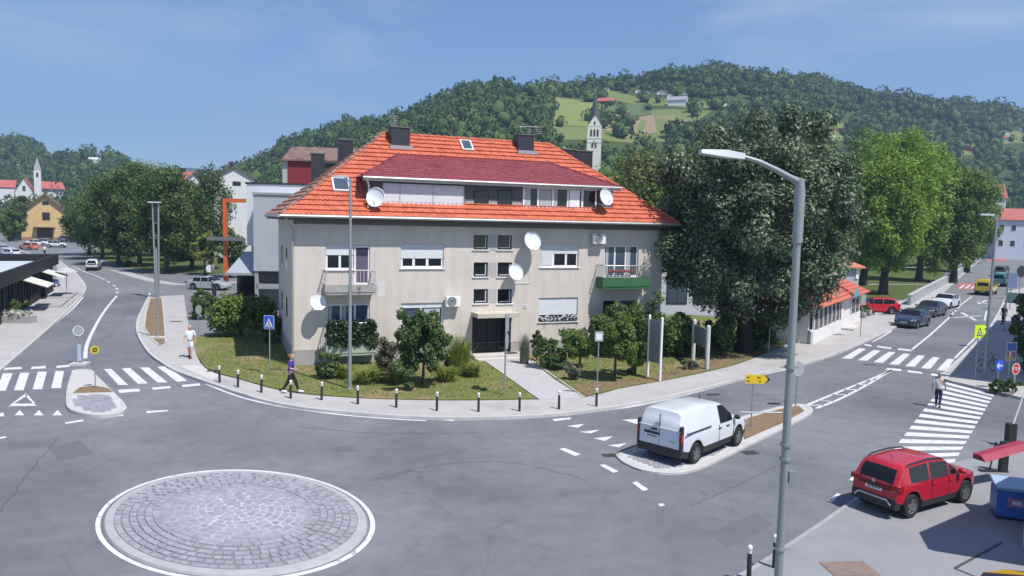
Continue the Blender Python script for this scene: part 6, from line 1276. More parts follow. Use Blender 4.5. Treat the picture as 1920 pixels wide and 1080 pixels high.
    if S['roofr']:
        for s in (1, -1): MB().tube([(-1.5, s * (W / 2 * .75), 1.46), (-1.35, s * (W / 2 * .75), 1.535), (-.5, s * (W / 2 * .75), 1.575), (.1, s * (W / 2 * .75), 1.53), (.3, s * (W / 2 * .74), 1.46)], .025, 6).build('roof_rail', M_BLACKP, t)
        MB().box((-L / 2 - .005, 0, .90), (.05, W * .62, .14)).build('light_bar', M('dark_red_lens', (.10, .008, .012), .2, 0, coat=.5), t)
        tr_ = MB(); tr_.tube([(-L / 2 - .04, -W * .36, .42), (-L / 2 - .05, -W * .28, .55), (-L / 2 - .05, W * .28, .55), (-L / 2 - .04, W * .36, .42)], .03, 6); tr_.build('bumper_trim', M_RIM, t)
        MB().disc((-L / 2 - .035, 0, 1.0), .06, 16, 'x').disc((-L / 2 - .034, 0, 1.0), .06, 16, 'x', sgn=1).build('badge', M_RIM, t)
        MB().tube([(-1.2, 0, 1.54), (-1.3, 0, 1.66)], .012, 4).build('aerial', M_BLACKP, t)
    if detail > 1:
        for s in (1, -1):
            for x in ((-.35, .45) if kind != 'van' else (.62, .05)): MB().box((x, s * (W / 2 - .005), ip(S['belt'], x) - .13), (.18, .05, .035)).build('door_handle', color if kind != 'van' else M_BLACKP, t)
            for x in ((-.45, .40) if kind != 'van' else (.02, 1.05)): MB().bx(x - .006, x + .006, min(s * (W / 2 - .03), s * (W / 2 + .004)), max(s * (W / 2 - .03), s * (W / 2 + .004)), .48, ip(S['belt'], x) - .02).build('door_gap', M_BLACKP, t)
    if kind == 'van':
        MB().bx(-L / 2 - .004, -L / 2 + .05, -.005, .005, .55, 1.66).build('door_gap', M_BLACKP, t); MB().box((-L / 2 - .015, .20, 1.12), (.05, .22, .05)).build('rear_handle', M_BLACKP, t); None
        MB().bx(-L / 2 - .016, -L / 2 + .03, -W * .43, W * .43, 1.19, 1.215).build('door_ridge', color, t); MB().box((-L / 2 - .011, .28, .99), (.03, .60, .07)).build('plate_trim', M_BLACKP, t)
        for s in (1, -1): MB().bx(-L / 2 + .18, -.55, min(s * (W / 2 - .03), s * (W / 2 + .006)), max(s * (W / 2 - .03), s * (W / 2 + .006)), 1.10, 1.13).build('slide_rail', M_BLACKP, t)
        MB().box((-L / 2 - .012, -.52, .80), (.02, .16, .05)).build('badge', M_RIM, t); MB().tube([(.25, 0, 1.78), (.18, 0, 1.92)], .02, 5).build('aerial', M_BLACKP, t)
    return t
P_WHITE, P_RED, P_NAVY, P_BLACK, P_SILV, P_YEL = paint('white', (.62, .65, .69)), paint('red', (.42, .012, .025)), paint('navy', (.02, .035, .075)), paint('black', (.018, .022, .03)), paint('silver', (.36, .385, .42)), paint('yellow', (.70, .50, .03))
P_TEAL, P_GREY, P_FIRE, P_ORNG = paint('teal', (.05, .25, .27)), paint('grey', (.15, .16, .18)), paint('fire_red', (.62, .02, .03)), paint('orange', (.5, .16, .08))
def mid_side(a, b, off):
    A, B = G(*a), G(*b); h = math.atan2(B.y - A.y, B.x - A.x); c = (A + B) / 2; return (c.x - math.sin(h) * off, c.y + math.cos(h) * off), h
pos, h = mid_side((1297, 872), (1378, 838), .80); car('van', P_WHITE, 'delivery_van', 'white panel van parked on the cobbled splitter island', 'van', pos, h, z=.07)
pos, h = mid_side((1712, 980), (1803, 946), .70); h -= R(4); car('suv', P_RED, 'parked_car', 'dark red compact SUV parked beside the long zebra crossing', 'car', pos, h, z=.105).scale = (.96, .96, .96)
rd = math.atan2(46, 38)
def cg(px, py): p = G(px, py); return (p.x, p.y)
GR = 'cars queueing in the right street'
cr_ = car('hatch', P_NAVY, 'car', 'dark blue car with open door leading the right street queue', 'car', cg(1710, 612), rd + math.pi - .12, group=GR)
od = MB(); od.add([(.45, -.9, .35), (-.45, -1.55, .35), (-.45, -1.55, .95), (-.35, -1.4, 1.3), (.3, -.92, 1.25), (.45, -.9, .95)], [(0, 1, 2, 3, 4, 5), (5, 4, 3, 2, 1, 0)]); od.build('open_door', P_NAVY, cr_)
car('sedan', P_BLACK, 'car', 'second dark car in the right street queue', 'car', cg(1744, 592), rd + math.pi - .12, group=GR); car('sedan', P_WHITE, 'car', 'white car at the end of the right street queue', 'car', cg(1773, 576), rd + math.pi - .10, group=GR)
car('bus', P_YEL, 'minibus', 'yellow minibus driving away up the right street', 'van', cg(1848, 552), rd - .02); car('hatch', P_FIRE, 'parked_car', 'bright red hatchback parked behind the kiosk', 'car', cg(1640, 586), R(172))
car('bus', P_TEAL, 'parked_van', 'teal van parked at the right kerb', 'van', cg(1876, 536), rd, 1); car('bus', P_GREY, 'parked_van', 'dark van parked ahead of the teal van', 'van', cg(1877, 518), rd, 1); car('suv', P_GREY, 'parked_car', 'grey car at the far right street end', 'car', cg(1868, 478), rd, 1)
car('sedan', P_SILV, 'parked_car', 'silver sedan parked beside the orange portal', 'car', cg(392, 543), R(-8)); car('suv', P_WHITE, 'car', 'white SUV driving away up the left street', 'car', cg(176, 506), R(112))
GP = 'cars parked before the yellow house'
for px, py, kd_, col, hd, lab in ((20, 482, 'hatch', P_WHITE, 150, 'white car nearest the pavilion roof on the left street'), (2, 474, 'sedan', P_SILV, 150, 'silver car cut by the left picture edge'), (106, 464, 'suv', P_WHITE, 15, 'white estate car parked across the lot'), (88, 459, 'hatch', P_SILV, 20, 'silver car parked before the yellow house door'), (70, 461, 'sedan', P_WHITE, 20, 'white car parked left of the yellow house door'),
        (54, 468, 'hatch', P_ORNG, 160, 'low orange and white car at the lot entrance'), (125, 454, 'suv', P_GREY, 10, 'brown-grey car at the right corner of the yellow house'), (140, 455, 'hatch', P_BLACK, 30, 'black car under the left grove edge'), (149, 450, 'hatch', P_SILV, 30, 'pale car half hidden by the left grove'), (38, 446, 'hatch', P_WHITE, 15, 'white car left of the yellow house corner'), (24, 446, 'hatch', P_FIRE, 15, 'red car left of the yellow house')):
    car(kd_, col, 'parked_car', lab, 'car', cg(px, py), R(hd), 1, GP)
# scooter by the pavilion
p = G(106, 540); sc_ = thing('scooter', 'blue and white scooter parked at the pavilion corner', 'scooter', (p.x, p.y, .12), R(100))
for x in (-.6, .6): MB().lathe([(.18, -.05), (.24, -.03), (.24, .03), (.18, .05)], 14, (x, 0, .24), axis='y').build('wheel', M_TYRE, sc_)
MB().prism([(-.75, -.16), (-.2, -.18), (.35, -.12), (.35, .12), (-.2, .18), (-.75, .16)], .4, .72, bottom=True).build('body', paint('blue', (.04, .07, .30)), sc_); MB().bx(-.7, -.05, -.14, .14, .721, .82).build('seat', M_BLACKP, sc_); MB().bx(.38, .5, -.22, .22, .3, 1.0).build('leg_shield', P_WHITE, sc_); MB().tube([(.45, -.32, 1.08), (.5, 0, 1.02), (.45, .32, 1.08)], .02, 5).build('handlebar', M_BLACKP, sc_)

# ================================================================ people
def skin_obj(name, pts, edges, rad, mat, parent, root=0, sub=2):
    me = bpy.data.meshes.new(name); me.from_pydata(pts, edges, []); me.materials.append(mat); o = bpy.data.objects.new(name, me); COL.objects.link(o); o.parent = parent
    md = o.modifiers.new('Skin', 'SKIN'); md.use_smooth_shade = True
    for i, r in enumerate(rad): d = me.skin_vertices[0].data[i]; d.radius = r if isinstance(r, tuple) else (r, r); d.use_root = (i == root)
    s = o.modifiers.new('Sub', 'SUBSURF'); s.levels = sub; s.render_levels = sub; return o
M_SKIN = M('skin', (.50, .31, .23), .6, .05, 5); M_HAIRG = M('grey_hair', (.30, .28, .27), .8, .2, 12); M_HAIRB = M('fair_hair', (.24, .15, .08), .8, .2, 12)
def person(label, pos, heading, H, top, bottom, shoe, hair, legs, arms, sleeve=.45, shorts=False, bun=False, z=.0, lean=0.0, name='person', group=None):
    """legs / arms: (left, right) each a list of joint points in units of height: x forward, y left, z up"""
    t = thing(name, label, 'person', (pos[0], pos[1], z), heading, group); S = lambda p: (p[0] * H + lean * p[2] * H, p[1] * H, p[2] * H)
    pel, wa, chs, nk, hd = (0, 0, .51), (0, 0, .60), (0, 0, .73), (0.005, 0, .845), (.012, 0, .925)
    pts = [pel, wa, chs, nk, (.012, 0, .885)]; ed = [(0, 1), (1, 2), (2, 3), (3, 4)]; rad = [(.088, .07), (.075, .062), (.095, .068), .030, .032]
    for s, L in ((1, legs[0]), (-1, legs[1])):
        o = len(pts); pts += [(0, s * .052, .49)] + L; rad += [.052, .037, .024, .020, .016]; ed += [(0, o), (o, o + 1), (o + 1, o + 2), (o + 2, o + 3), (o + 3, o + 4)]
    for s, A in ((1, arms[0]), (-1, arms[1])):
        o = len(pts); pts += [(0, s * .105, .80)] + A; rad += [.034, .025, .017]; ed += [(2, o), (o, o + 1), (o + 1, o + 2)]
        hx = A[1]; d = Vector(A[1]) - Vector(A[0]); d.normalize()
        pts += [tuple(Vector(hx) + d * .03)]; rad += [(.020, .012)]; ed += [(o + 2, o + 3)]
        for f, (oy, ln) in enumerate(((-.014, .040), (-.005, .046), (.005, .044), (.013, .034), (.022, .022))):
            pts += [tuple(Vector(hx) + d * (.03 + ln * .55) + Vector((oy, 0, 0))), tuple(Vector(hx) + d * (.03 + ln) + Vector((oy + .006, 0, 0)))]; rad += [.005, .0045]; ed += [(o + 3, o + 4 + 2 * f), (o + 4 + 2 * f, o + 5 + 2 * f)]
    skin_obj('body', [S(p) for p in pts], ed, [tuple(q * H for q in r) if isinstance(r, tuple) else r * H for r in rad], M_SKIN, t)
    hm = MB(); hm.ell(S(hd), (.062 * H, .050 * H, .075 * H), 14, 10); hx, hy, hz = S(hd); hm.ell((hx + .062 * H, hy, hz - .008 * H), (.012 * H, .009 * H, .015 * H), 8, 6)
    for s in (1, -1): hm.ell((hx - .005 * H, hy + s * .05 * H, hz - .005 * H), (.012 * H, .006 * H, .018 * H), 6, 5)
    hm.build('head', M_SKIN, t, smooth=80); fe = MB()
    for s in (1, -1): fe.ell((hx + .055 * H, hy + s * .020 * H, hz + .008 * H), (.008 * H, .010 * H, .006 * H), 6, 4)
    fe.box((hx + .056 * H, hy, hz - .034 * H), (.012 * H, .032 * H, .007 * H)); fe.build('face', M('face_dark', (.12, .06, .05), .7, 0), t)
    hr = MB(); hr.ell((hx - .012 * H, hy, hz + .018 * H), (.060 * H, .056 * H, .066 * H), 12, 8)
    if bun: hr.ell((hx - .075 * H, hy, hz + .02 * H), (.028 * H, .026 * H, .03 * H), 8, 6)
    hr.build('hair', hair, t, smooth=80)
    tp = [pel, wa, chs, (0.004, 0, .815)]; te = [(0, 1), (1, 2), (2, 3)]; trd = [(.100, .082), (.088, .074), (.108, .080), .050]
    for s, A in ((1, arms[0]), (-1, arms[1])):
        o = len(tp); sh_ = Vector((0, s * .105, .80)); el = Vector(A[0]); tp += [tuple(sh_), tuple(sh_.lerp(el, sleeve * 2 if sleeve <= .5 else 1))]; trd += [.044, .036]; te += [(2, o), (o, o + 1)]
        if sleeve > .5: tp += [tuple(el.lerp(Vector(A[1]), .9))]; trd += [.026]; te += [(o + 1, o + 2)]
    skin_obj('shirt', [S(p) for p in tp], te, [tuple(q * H for q in r) if isinstance(r, tuple) else r * H for r in trd], top, t)
    bp_ = [(0, 0, .545), (0, 0, .50)]; be = [(0, 1)]; br_ = [(.092, .074), (.094, .076)]
    for s, L in ((1, legs[0]), (-1, legs[1])):
        o = len(bp_); hp = Vector((0, s * .052, .47)); kn = Vector(L[0]); an = Vector(L[1])
        if shorts: bp_ += [tuple(hp), tuple(hp.lerp(kn, .85))]; br_ += [.064, .056]; be += [(1, o), (o, o + 1)]
        else: bp_ += [tuple(hp), tuple(kn), tuple(kn.lerp(an, .9))]; br_ += [.060, .045, .032]; be += [(1, o), (o, o + 1), (o + 1, o + 2)]
    skin_obj('shorts' if shorts else 'trousers', [S(p) for p in bp_], be, [tuple(q * H for q in r) if isinstance(r, tuple) else r * H for r in br_], bottom, t)
    for L in legs:
        a, b = S(L[1]), S(L[3]); m = MB(); m.ell(((a[0] + b[0]) / 2 + .01 * H, (a[1] + b[1]) / 2, (a[2] + b[2]) / 2 - .004), (.082 * H, .032 * H, .032 * H), 10, 7); s = m.build('shoe', shoe, t, smooth=80)
    return t
def legpts(s, kx, kz, ax, az, toe=.1): return [(kx, s * .050, kz), (ax, s * .048, az), (ax + toe * .4, s * .05, max(.018, az - .018)), (ax + toe, s * .052, max(.016, az - .022))]
M_CWHITE, M_CVIO, M_CBLACK, M_CNAVY, M_CGREY = M('white_cloth', (.70, .70, .73), .9, .06, 6), M('violet_cloth', (.055, .03, .30), .9, .1, 6), M('black_cloth', (.015, .015, .018), .85, .1, 6), M('navy_cloth', (.03, .035, .09), .9, .1, 6), M('pale_grey_cloth', (.55, .56, .58), .9, .06, 6)
p = G(357, 671, .12); person('man in white T-shirt and pale shorts walking on the left pavement', (p.x, p.y), R(-85), ht(356, 610, p) - .1, M_CWHITE, M_CWHITE, M_CBLACK, M_HAIRG, (legpts(1, .06, .29, .10, .05), legpts(-1, -.01, .28, -.10, .07)), ([(-.04, .15, .64), (.0, .155, .50)], [(.02, -.155, .64), (.08, -.15, .52)]), shorts=True, z=.12)
p = G(546, 737, .12); ps = person('woman in violet top and black leggings striding past the bollards', (p.x, p.y), R(2), ht(545, 664, p) - .1, M_CVIO, M_CBLACK, M_CWHITE, M_HAIRB, (legpts(1, .10, .29, .17, .05), legpts(-1, -.06, .30, -.22, .07)), ([(-.03, .14, .66), (.09, .10, .62)], [(.01, -.14, .65), (.11, -.11, .63)]), bun=True, z=.12)
p = G(1758, 764); person('man in pale shirt and dark trousers on the long zebra crossing', (p.x, p.y), R(55), ht(1760, 698, p), M_CGREY, M_CNAVY, M_CBLACK, M_HAIRG, (legpts(1, .07, .29, .08, .04), legpts(-1, -.01, .29, -.10, .05)), ([(-.04, .15, .65), (-.03, .16, .50)], [(.03, -.15, .65), (.08, -.15, .52)]), z=.006)
stand = ((legpts(1, .01, .28, 0, .04), legpts(-1, .01, .28, 0, .04)), ([(-.02, .14, .65), (.02, .15, .51)], [(-.02, -.14, .65), (.02, -.15, .51)]))
p = G(1881, 608, .12); person('person in dark clothes standing among the poles on the right pavement', (p.x, p.y), R(200), 1.72, M_CNAVY, M_CNAVY, M_CBLACK, M_HAIRB, *stand, z=.12)
p = G(147, 462); person('pedestrian in dark clothes near the yellow house', (p.x, p.y), R(-60), 1.75, M_CNAVY, M_CNAVY, M_CBLACK, M_HAIRB, *stand); p = G(84, 478); person('person in white top at the parking lot entrance', (p.x, p.y), R(-60), 1.75, M_CWHITE, M_CBLACK, M_CBLACK, M_HAIRG, *stand)

# ================================================================ street furniture
M_GALV = M('galvanised_steel', (.34, .37, .38), .45, .08, 3, metal=.5); M_SBACK = M('sign_back', (.42, .44, .46), .5, .06, 4, metal=.3)
# near lamp post
b = G(1446, 1318, .1); lp = thing('street_lamp', 'tall grey street lamp with curved arm in the right foreground', 'street lamp', (b.x, b.y, .1), 0, 'street lamps'); zt = ht(1520, 348, b)
MB().tube([(0, 0, 0), (0, 0, 1.2), (0, 0, zt - .9)], [.072, .068, .058], 16).build('post', M_GALV, lp, smooth=60); MB().tube([(0, 0, zt - 1.0), (0, 0, zt - .2), (-.02, 0, zt)], [.08, .08, .072], 14).build('arm_socket', M_GALV, lp, smooth=50)
def at_(px, py): q = AY(px, py, b.y - .2); return (q.x - b.x, -.2 * min(1, (1522 - px) / 120), q.z - .1)
arm = [(-.02, 0, zt - .05)] + [at_(x, y) for x, y in ((1490, 333), (1460, 318), (1425, 303), (1390, 293))]; MB().tube(arm, [.06, .05, .045, .04, .036], 12).build('arm', M_GALV, lp, smooth=60)
a0, a1 = Vector(at_(1395, 294)), Vector(at_(1313, 283)); dx = (a1 - a0); ang = math.atan2(-dx.z, -dx.x); hl = MB(); Ln = dx.length; hl.add([(0, -.06, -.04), (0, .06, -.04), (-.3, -.13, -.05), (-.3, .13, -.05), (-Ln, -.12, -.04), (-Ln, .12, -.04), (0, -.05, .05), (0, .05, .05), (-.3, -.10, .06), (-.3, .10, .06), (-Ln, -.08, .02), (-Ln, .08, .02)], [(0, 1, 3, 2), (2, 3, 5, 4), (6, 8, 9, 7), (8, 10, 11, 9), (0, 2, 8, 6), (2, 4, 10, 8), (1, 7, 9, 3), (3, 9, 11, 5), (4, 5, 11, 10), (0, 6, 7, 1)])
ho = hl.build('lamp_head', M('lamp_head_grey', (.55, .57, .60), .4, .03, 3), lp, smooth=40); ho.location = a0; ho.rotation_euler = (0, -ang, 0)
for z_ in [ht(1485, y_, b) for y_ in (700, 845, 872, 1040)]: MB().lathe([(.07, -.02), (.09, -.02), (.09, .02), (.07, .02)], 14, (0, 0, z_)).bx(-.15, -.09, -.015, .015, z_ - .01, z_ + .01).bx(.09, .14, -.015, .015, z_ - .01, z_ + .01).build('band_clamp', M_GALV, lp)
z_ = ht(1500, 786, b); MB().tube([(-.07, 0, z_), (-.75, .05, z_ - .02)], .014, 6).build('flag_bracket', M_GALV, lp); MB().box((.11, -.02, ht(1485, 905, b)), (.08, .06, .2)).build('control_box', M_GALV, lp); MB().box((0, -.10, .7), (.1, .03, .4)).build('access_door', M_SBACK, lp)
def lamp(label, px, py, top, head=(-.9, 0), style=1, grp='street lamps'):
    b = G(px, py, .12); t = thing('street_lamp', label, 'street lamp', (b.x, b.y, .1), 0, grp); zt = ht(px, top, b)
    MB().tube([(0, 0, 0), (0, 0, 1.0), (0, 0, zt)], [.095, .085, .06], 10).build('post', M_GALV, t, smooth=60); MB().lathe([(.14, 0), (.14, .06), (.10, .08)], 12).build('foot', M_GALV, t)
    MB().tube([(0, 0, zt - .25), (head[0] * .25, head[1] * .25, zt - .02), (head[0] * .5, head[1] * .5, zt + .05)], .045, 8).build('arm', M_GALV, t, smooth=60); MB().box((head[0] * .8, head[1] * .8, zt + .06), (abs(head[0]) * .75 + .2, .22, .09)).build('lamp_head', MATS['lamp_head_grey'], t); return t
lamp('slim grey street lamp in front of the left balconies', 656, 729, 338, (-.55, 0)); lamp('slim grey street lamp beside the yellow-green crossing sign', 1845, 708, 408, (-.7, 0))
# twin pole lamp on the left
b = G(295, 558, .12); tp_ = thing('twin_pole_lamp', 'twin-tube steel lamp mast on the left verge', 'street lamp', (b.x, b.y, .12)); zt = ht(293, 383, b); zb_ = ht(295, 558, b)
for x in (-.27, .27): MB().tube([(x * .55, 0, 0), (x, 0, zt)], .09, 8).build('tube', M_GALV, tp_, smooth=60)
rg = MB()
for k in range(7): rg.tube([(-.22, 0, 1.2 + k * 1.15), (.22, 0, 1.2 + k * 1.15)], .03, 5)
rg.build('rungs', M_GALV, tp_); MB().bx(-.62, .45, -.25, .25, zt, zt + .12).build('lamp_head', MATS['lamp_head_grey'], tp_); MB().bx(-.10, .12, -.12, .12, zt - 1.5, zt - .01).build('reflector', M_DFRAME, tp_)
b = G(296, 634, .12); tq = thing('mast', 'thin steel mast standing on a concrete foot on the verge', 'mast', (b.x, b.y, .12)); MB().tube([(0, 0, .1), (0, 0, ht(294, 470, b))], .06, 8).build('post', M_GALV, tq, smooth=60); MB().bx(-.5, .5, -.25, .25, 0, .1).build('foot', M('foot_concrete', (.5, .49, .47), .9, .08, 2), tq)
# bollards
bol = None; BP = [(412, 717, 686), (446, 726, 697), (490, 736, 706), (545, 747, 716), (603, 750, 716), (671, 758, 724), (743, 764, 729), (819, 770, 735), (897, 772, 738), (974, 771, 737), (1048, 767, 731), (1118, 762, 727)]
ORD = ['leftmost black bollard with white top at the left crossing', 'second black bollard from the left crossing', 'third black bollard from the left crossing', 'black bollard in front of the striding woman', 'black bollard left of the centre lamp post', 'black bollard right of the centre lamp post', 'seventh black bollard from the left crossing', 'black bollard in front of the round-headed maple', 'black bollard left of the thin grey sign post', 'black bollard right of the thin grey sign post', 'black bollard at the foot of the entrance path', 'rightmost black bollard of the curved row']
for i, (px, py, tp__) in enumerate(BP):
    b = G(px, py, .12); hb = ht(px, tp__, b) - .12
    if bol is None:
        bol = thing('bollard', ORD[0], 'bollard', (b.x, b.y, .12), 0, 'bollards along the curved pavement'); MB().tube([(0, 0, 0), (0, 0, .62)], [.055, .05], 10).build('post', M_BLACKP, bol, smooth=60); MB().lathe([(.05, .621), (.05, .72), (.06, .73), (.055, .77), (.03, .80), (.001, .81)], 10).build('cap', M_FRAME, bol, smooth=60); o = bol
    else: o = copy_tree(bol)
    o.location = (b.x, b.y, .12); o['label'] = ORD[i]; o.rotation_euler = (rnd.uniform(-.02, .02), rnd.uniform(-.02, .02), 0)
for px, py, lab in ((1452, 1064, 'black bollard beside the foot of the near lamp post'), (1404, 1086, 'black bollard top at the bottom picture edge')):
    b = G(px, py, .1); o = copy_tree(bol); o.location = (b.x, b.y, .1); o['label'] = lab
# signs
def spost(t, h, r=.03): return MB().tube([(0, 0, 0), (0, 0, h)], r, 8).build('post', M_GALV, t, smooth=60)
def plate(t, w, h, z0, mat, y=-.04, nm='plate', th=.02): return MB().bx(-w / 2, w / 2, y - th, y, z0, z0 + h).build(nm, mat, t)
M_SBLUE, M_SWHITE, M_SYEL, M_SRED, M_SLIME = M('sign_blue', (.02, .10, .55), .45, .03, 3), M('sign_white', (.75, .75, .76), .45, .03, 3), M('sign_yellow', (.75, .50, .02), .45, .03, 3), M('sign_red', (.50, .02, .03), .45, .03, 3), M('sign_lime', (.58, .80, .03), .45, .03, 3)
def sign(label, px, py, rz=0.0, z=.12, name='traffic_sign', cat='sign', grp=None): b = G(px, py, z); return thing(name, label, cat, (b.x, b.y, z), rz, grp), b
t, b = sign('blue and white pedestrian crossing sign left of the house', 506, 703, -.15); hs = ht(507, 592, b) - .12; k = b.y / FPX; spost(t, hs - .1); s_ = 19 * k; sg = plate(t, s_, s_ * 1.3, hs - s_ * 1.3, M_SBLUE)
tri = MB(); zb_ = hs - s_ * 1.15; tri.add([(-s_ * .4, -.064, zb_), (s_ * .4, -.064, zb_), (0, -.064, zb_ + s_ * .95)], [(0, 1, 2)]); tri.build('triangle', M_SWHITE, sg)
wk = MB(); wk.disc((0, -.068, zb_ + s_ * .60), s_ * .07, 10); wk.add([(-s_ * .05, -.068, zb_ + s_ * .28), (s_ * .06, -.068, zb_ + s_ * .28), (s_ * .05, -.068, zb_ + s_ * .52), (-s_ * .05, -.068, zb_ + s_ * .52)], [(0, 1, 2, 3)])
for a, c in ((-.2, -.04), (.22, .05)): wk.add([(s_ * a - .02, -.068, zb_ + s_ * .05), (s_ * a + .03, -.068, zb_ + s_ * .05), (s_ * c + .03, -.068, zb_ + s_ * .3), (s_ * c - .02, -.068, zb_ + s_ * .3)], [(0, 1, 2, 3)])
for k_2 in range(4): wk.add([(-s_ * .3 + k_2 * s_ * .17, -.0685, zb_ + .01), (-s_ * .22 + k_2 * s_ * .17, -.0685, zb_ + .01), (-s_ * .22 + k_2 * s_ * .17, -.0685, zb_ + .04), (-s_ * .3 + k_2 * s_ * .17, -.0685, zb_ + .04)], [(0, 1, 2, 3)])
wk.build('walking_figure', M('sign_black', (.02, .02, .02), .5, 0), sg); MB().bx(-s_ / 2 - .015, s_ / 2 + .015, -.058, -.042, hs - s_ * 1.3 - .015, hs + .015).build('border', M_SWHITE, sg)
# yellow direction arrow on the right island
t, b = sign('yellow arrow-shaped direction sign on the right island', 1408, 800, .0, .08); hs = ht(1408, 702, b) - .08; k = b.y / FPX; spost(t, hs - .3); w, hh = 47 * k, 17 * k; x0 = -16 * k; z0 = hs - hh
ar = MB(); ar.add([(x0, -.06, z0), (x0 + w - 9 * k, -.06, z0), (x0 + w, -.06, z0 + hh / 2), (x0 + w - 9 * k, -.06, z0 + hh), (x0, -.06, z0 + hh), (x0, -.04, z0), (x0 + w - 9 * k, -.04, z0), (x0 + w, -.04, z0 + hh / 2), (x0 + w - 9 * k, -.04, z0 + hh), (x0, -.04, z0 + hh)], [(0, 1, 2, 3, 4), (9, 8, 7, 6, 5), (0, 5, 6, 1), (1, 6, 7, 2), (2, 7, 8, 3), (3, 8, 9, 4), (4, 9, 5, 0)]); po = ar.build('arrow_panel', M_SYEL, t)
tx_ = MB()
for r_ in range(2):
    for a, e in ((.05, .22), (.48, .66) if r_ == 0 else (.55, .66)):
        n_ = int((e - a) * w / .045)
        for q_ in range(n_): xx_ = x0 + w * a + q_ * .045; tx_.bx(xx_, xx_ + .03, -.065, -.061, z0 + hh * (.60 - .42 * r_), z0 + hh * (.60 - .42 * r_) + hh * .2 * rnd.uniform(.75, 1))
tag(tx_.build('lettering', M('print_olive', (.12, .09, .01), .6, 0), po), kind='stuff'); tip = MB(); tip.add([(x0 + w - 9 * k, -.064, z0), (x0 + w, -.064, z0 + hh / 2), (x0 + w - 9 * k, -.064, z0 + hh), (x0 + w - 11 * k, -.064, z0 + hh), (x0 + w - 4 * k, -.064, z0 + hh / 2), (x0 + w - 11 * k, -.064, z0)], [(0, 1, 4, 5), (1, 2, 3, 4)]); tip.build('arrow_edge', MATS['sign_black'], po)
# round sign seen from behind beside the near lamp
t, b = sign('grey back of a round sign at the right island tip', 1492, 762, .4, .06); hs = ht(1497, 678, b) - .06; k = b.y / FPX; spost(t, hs); r_ = 14 * k; MB().lathe([(.001, -.01), (r_, -.01), (r_, .01), (.001, .01)], 24, (0, -.05, hs - r_), axis='y').build('plate', M_SBACK, t)
# sign back and thin sign in front of the house
t, b = sign('small rectangular grey sign back right of the entrance path', 1119, 745, .1); hs = ht(1122, 621, b) - .12; k = b.y / FPX; spost(t, hs - .1); plate(t, 16 * k, 19 * k, hs - 19 * k, M_SBACK); plate(t, 11 * k, 12 * k, hs - 16 * k, M_SWHITE, -.062, 'label_plate', .004)
t, b = sign('thin grey post with sign plates seen edge-on before the entrance', 946, 741, R(80)); hs = ht(949, 589, b) - .12; spost(t, hs, .04); k = b.y / FPX; MB().bx(-.38, .38, -.07, -.05, hs - 34 * k, hs).build('plate', M_SBACK, t); MB().lathe([(.001, -.01), (.38, -.01), (.38, .01), (.001, .01)], 20, (0, -.06, hs - 52 * k), axis='y').build('round_plate', M_SBACK, t)
# islands left
t, b = sign('grey round sign on twin tubes behind the left crossing', 150, 684, .1, .0, 'keep_sign'); hs = ht(150, 610, b); k = b.y / FPX; r_ = 10 * k
for x in (-.12, .12): MB().tube([(x, 0, 0), (x, 0, hs - .2)], .05, 8).build('tube', M_GALV, t)
MB().bx(-.16, .16, -.03, .03, .2, hs - 1.0).build('panel', M('pale_blue_panel', (.42, .48, .58), .5, .05, 2), t); MB().lathe([(.001, -.015), (r_, -.015), (r_, .015), (.001, .015)], 24, (0, -.06, hs - r_), axis='y').build('plate', M_SBACK, t); MB().lathe([(r_ - .04, 0), (r_, .0)], 24, (0, -.09, hs - r_), axis='y').build('rim', M_SWHITE, t); MB().bx(-.4, .4, -.3, .3, -.02, .12).build('foot', MATS['foot_concrete'], t)
t, b = sign('small yellow round sign on thin post in the left island', 179, 728, .8, .14); hs = ht(177, 648, b) - .14; k = b.y / FPX; spost(t, hs - .1, .025); r_ = 8 * k; MB().lathe([(.001, -.012), (r_, -.012), (r_, .012), (.001, .012)], 20, (0, -.05, hs - r_), axis='y').build('plate', M('sign_olive', (.55, .42, .02), .5, .1, 4), t); MB().lathe([(r_ * .55, -.002), (r_ * .55, -.004), (r_ * .2, -.004)], 16, (0, -.065, hs - r_), axis='y').build('emblem', M('emblem_dark', (.06, .07, .02), .5, 0), t)
# info boards
def board(label, a, c, top, bot, mat, pm, pr=.07, name='info_board', slats=7):
    A, B = G(*a, .13), G(*c, .13); t = thing(name, label, 'board', (A.x, A.y, .13)); v = B - A; hA = ht(a[0] + 3, top, A) - .13; pz0 = ht(a[0], bot, A) - .13
    for q in (Vector((0, 0, 0)), v): MB().tube([(q.x, q.y, 0), (q.x, q.y, hA)], pr, 10).ell((q.x, q.y, hA), (pr, pr, pr), 8, 6).build('post', pm, t, smooth=60)
    n_ = slats; ang = math.atan2(v.y, v.x); c_ = v / 2; hh = (hA - .15 - pz0) / n_
    for i in range(n_): MB().box((c_.x, c_.y, pz0 + (i + .5) * hh), (v.to_2d().length - 2 * pr, .05, hh - .02), ang).build('panel', mat, t)
    return t
board('tall grey-blue info board on two white posts beside the clipped tree', (1214, 706), (1237, 714), 592, 676, M('board_blue_grey', (.22, .25, .29), .5, .06, 3), M_FRAME); board('board on two thick pale posts under the maple', (1299, 676), (1325, 692), 602, 642, M('board_grey', (.20, .22, .25), .6, .06, 3), M('pale_post', (.52, .54, .52), .7, .06, 3), .12, slats=1)
for px, py, tp__, lab in ((1441, 660, 612, 'thin dark post at the left end of the low white wall'), (1469, 659, 611, 'thin dark post in the middle of the low white wall')):
    t, b = sign(lab, px, py, 0, .12, 'railing_post', 'post', 'thin posts by the low wall'); spost(t, ht(px, tp__, b) - .12, .035)
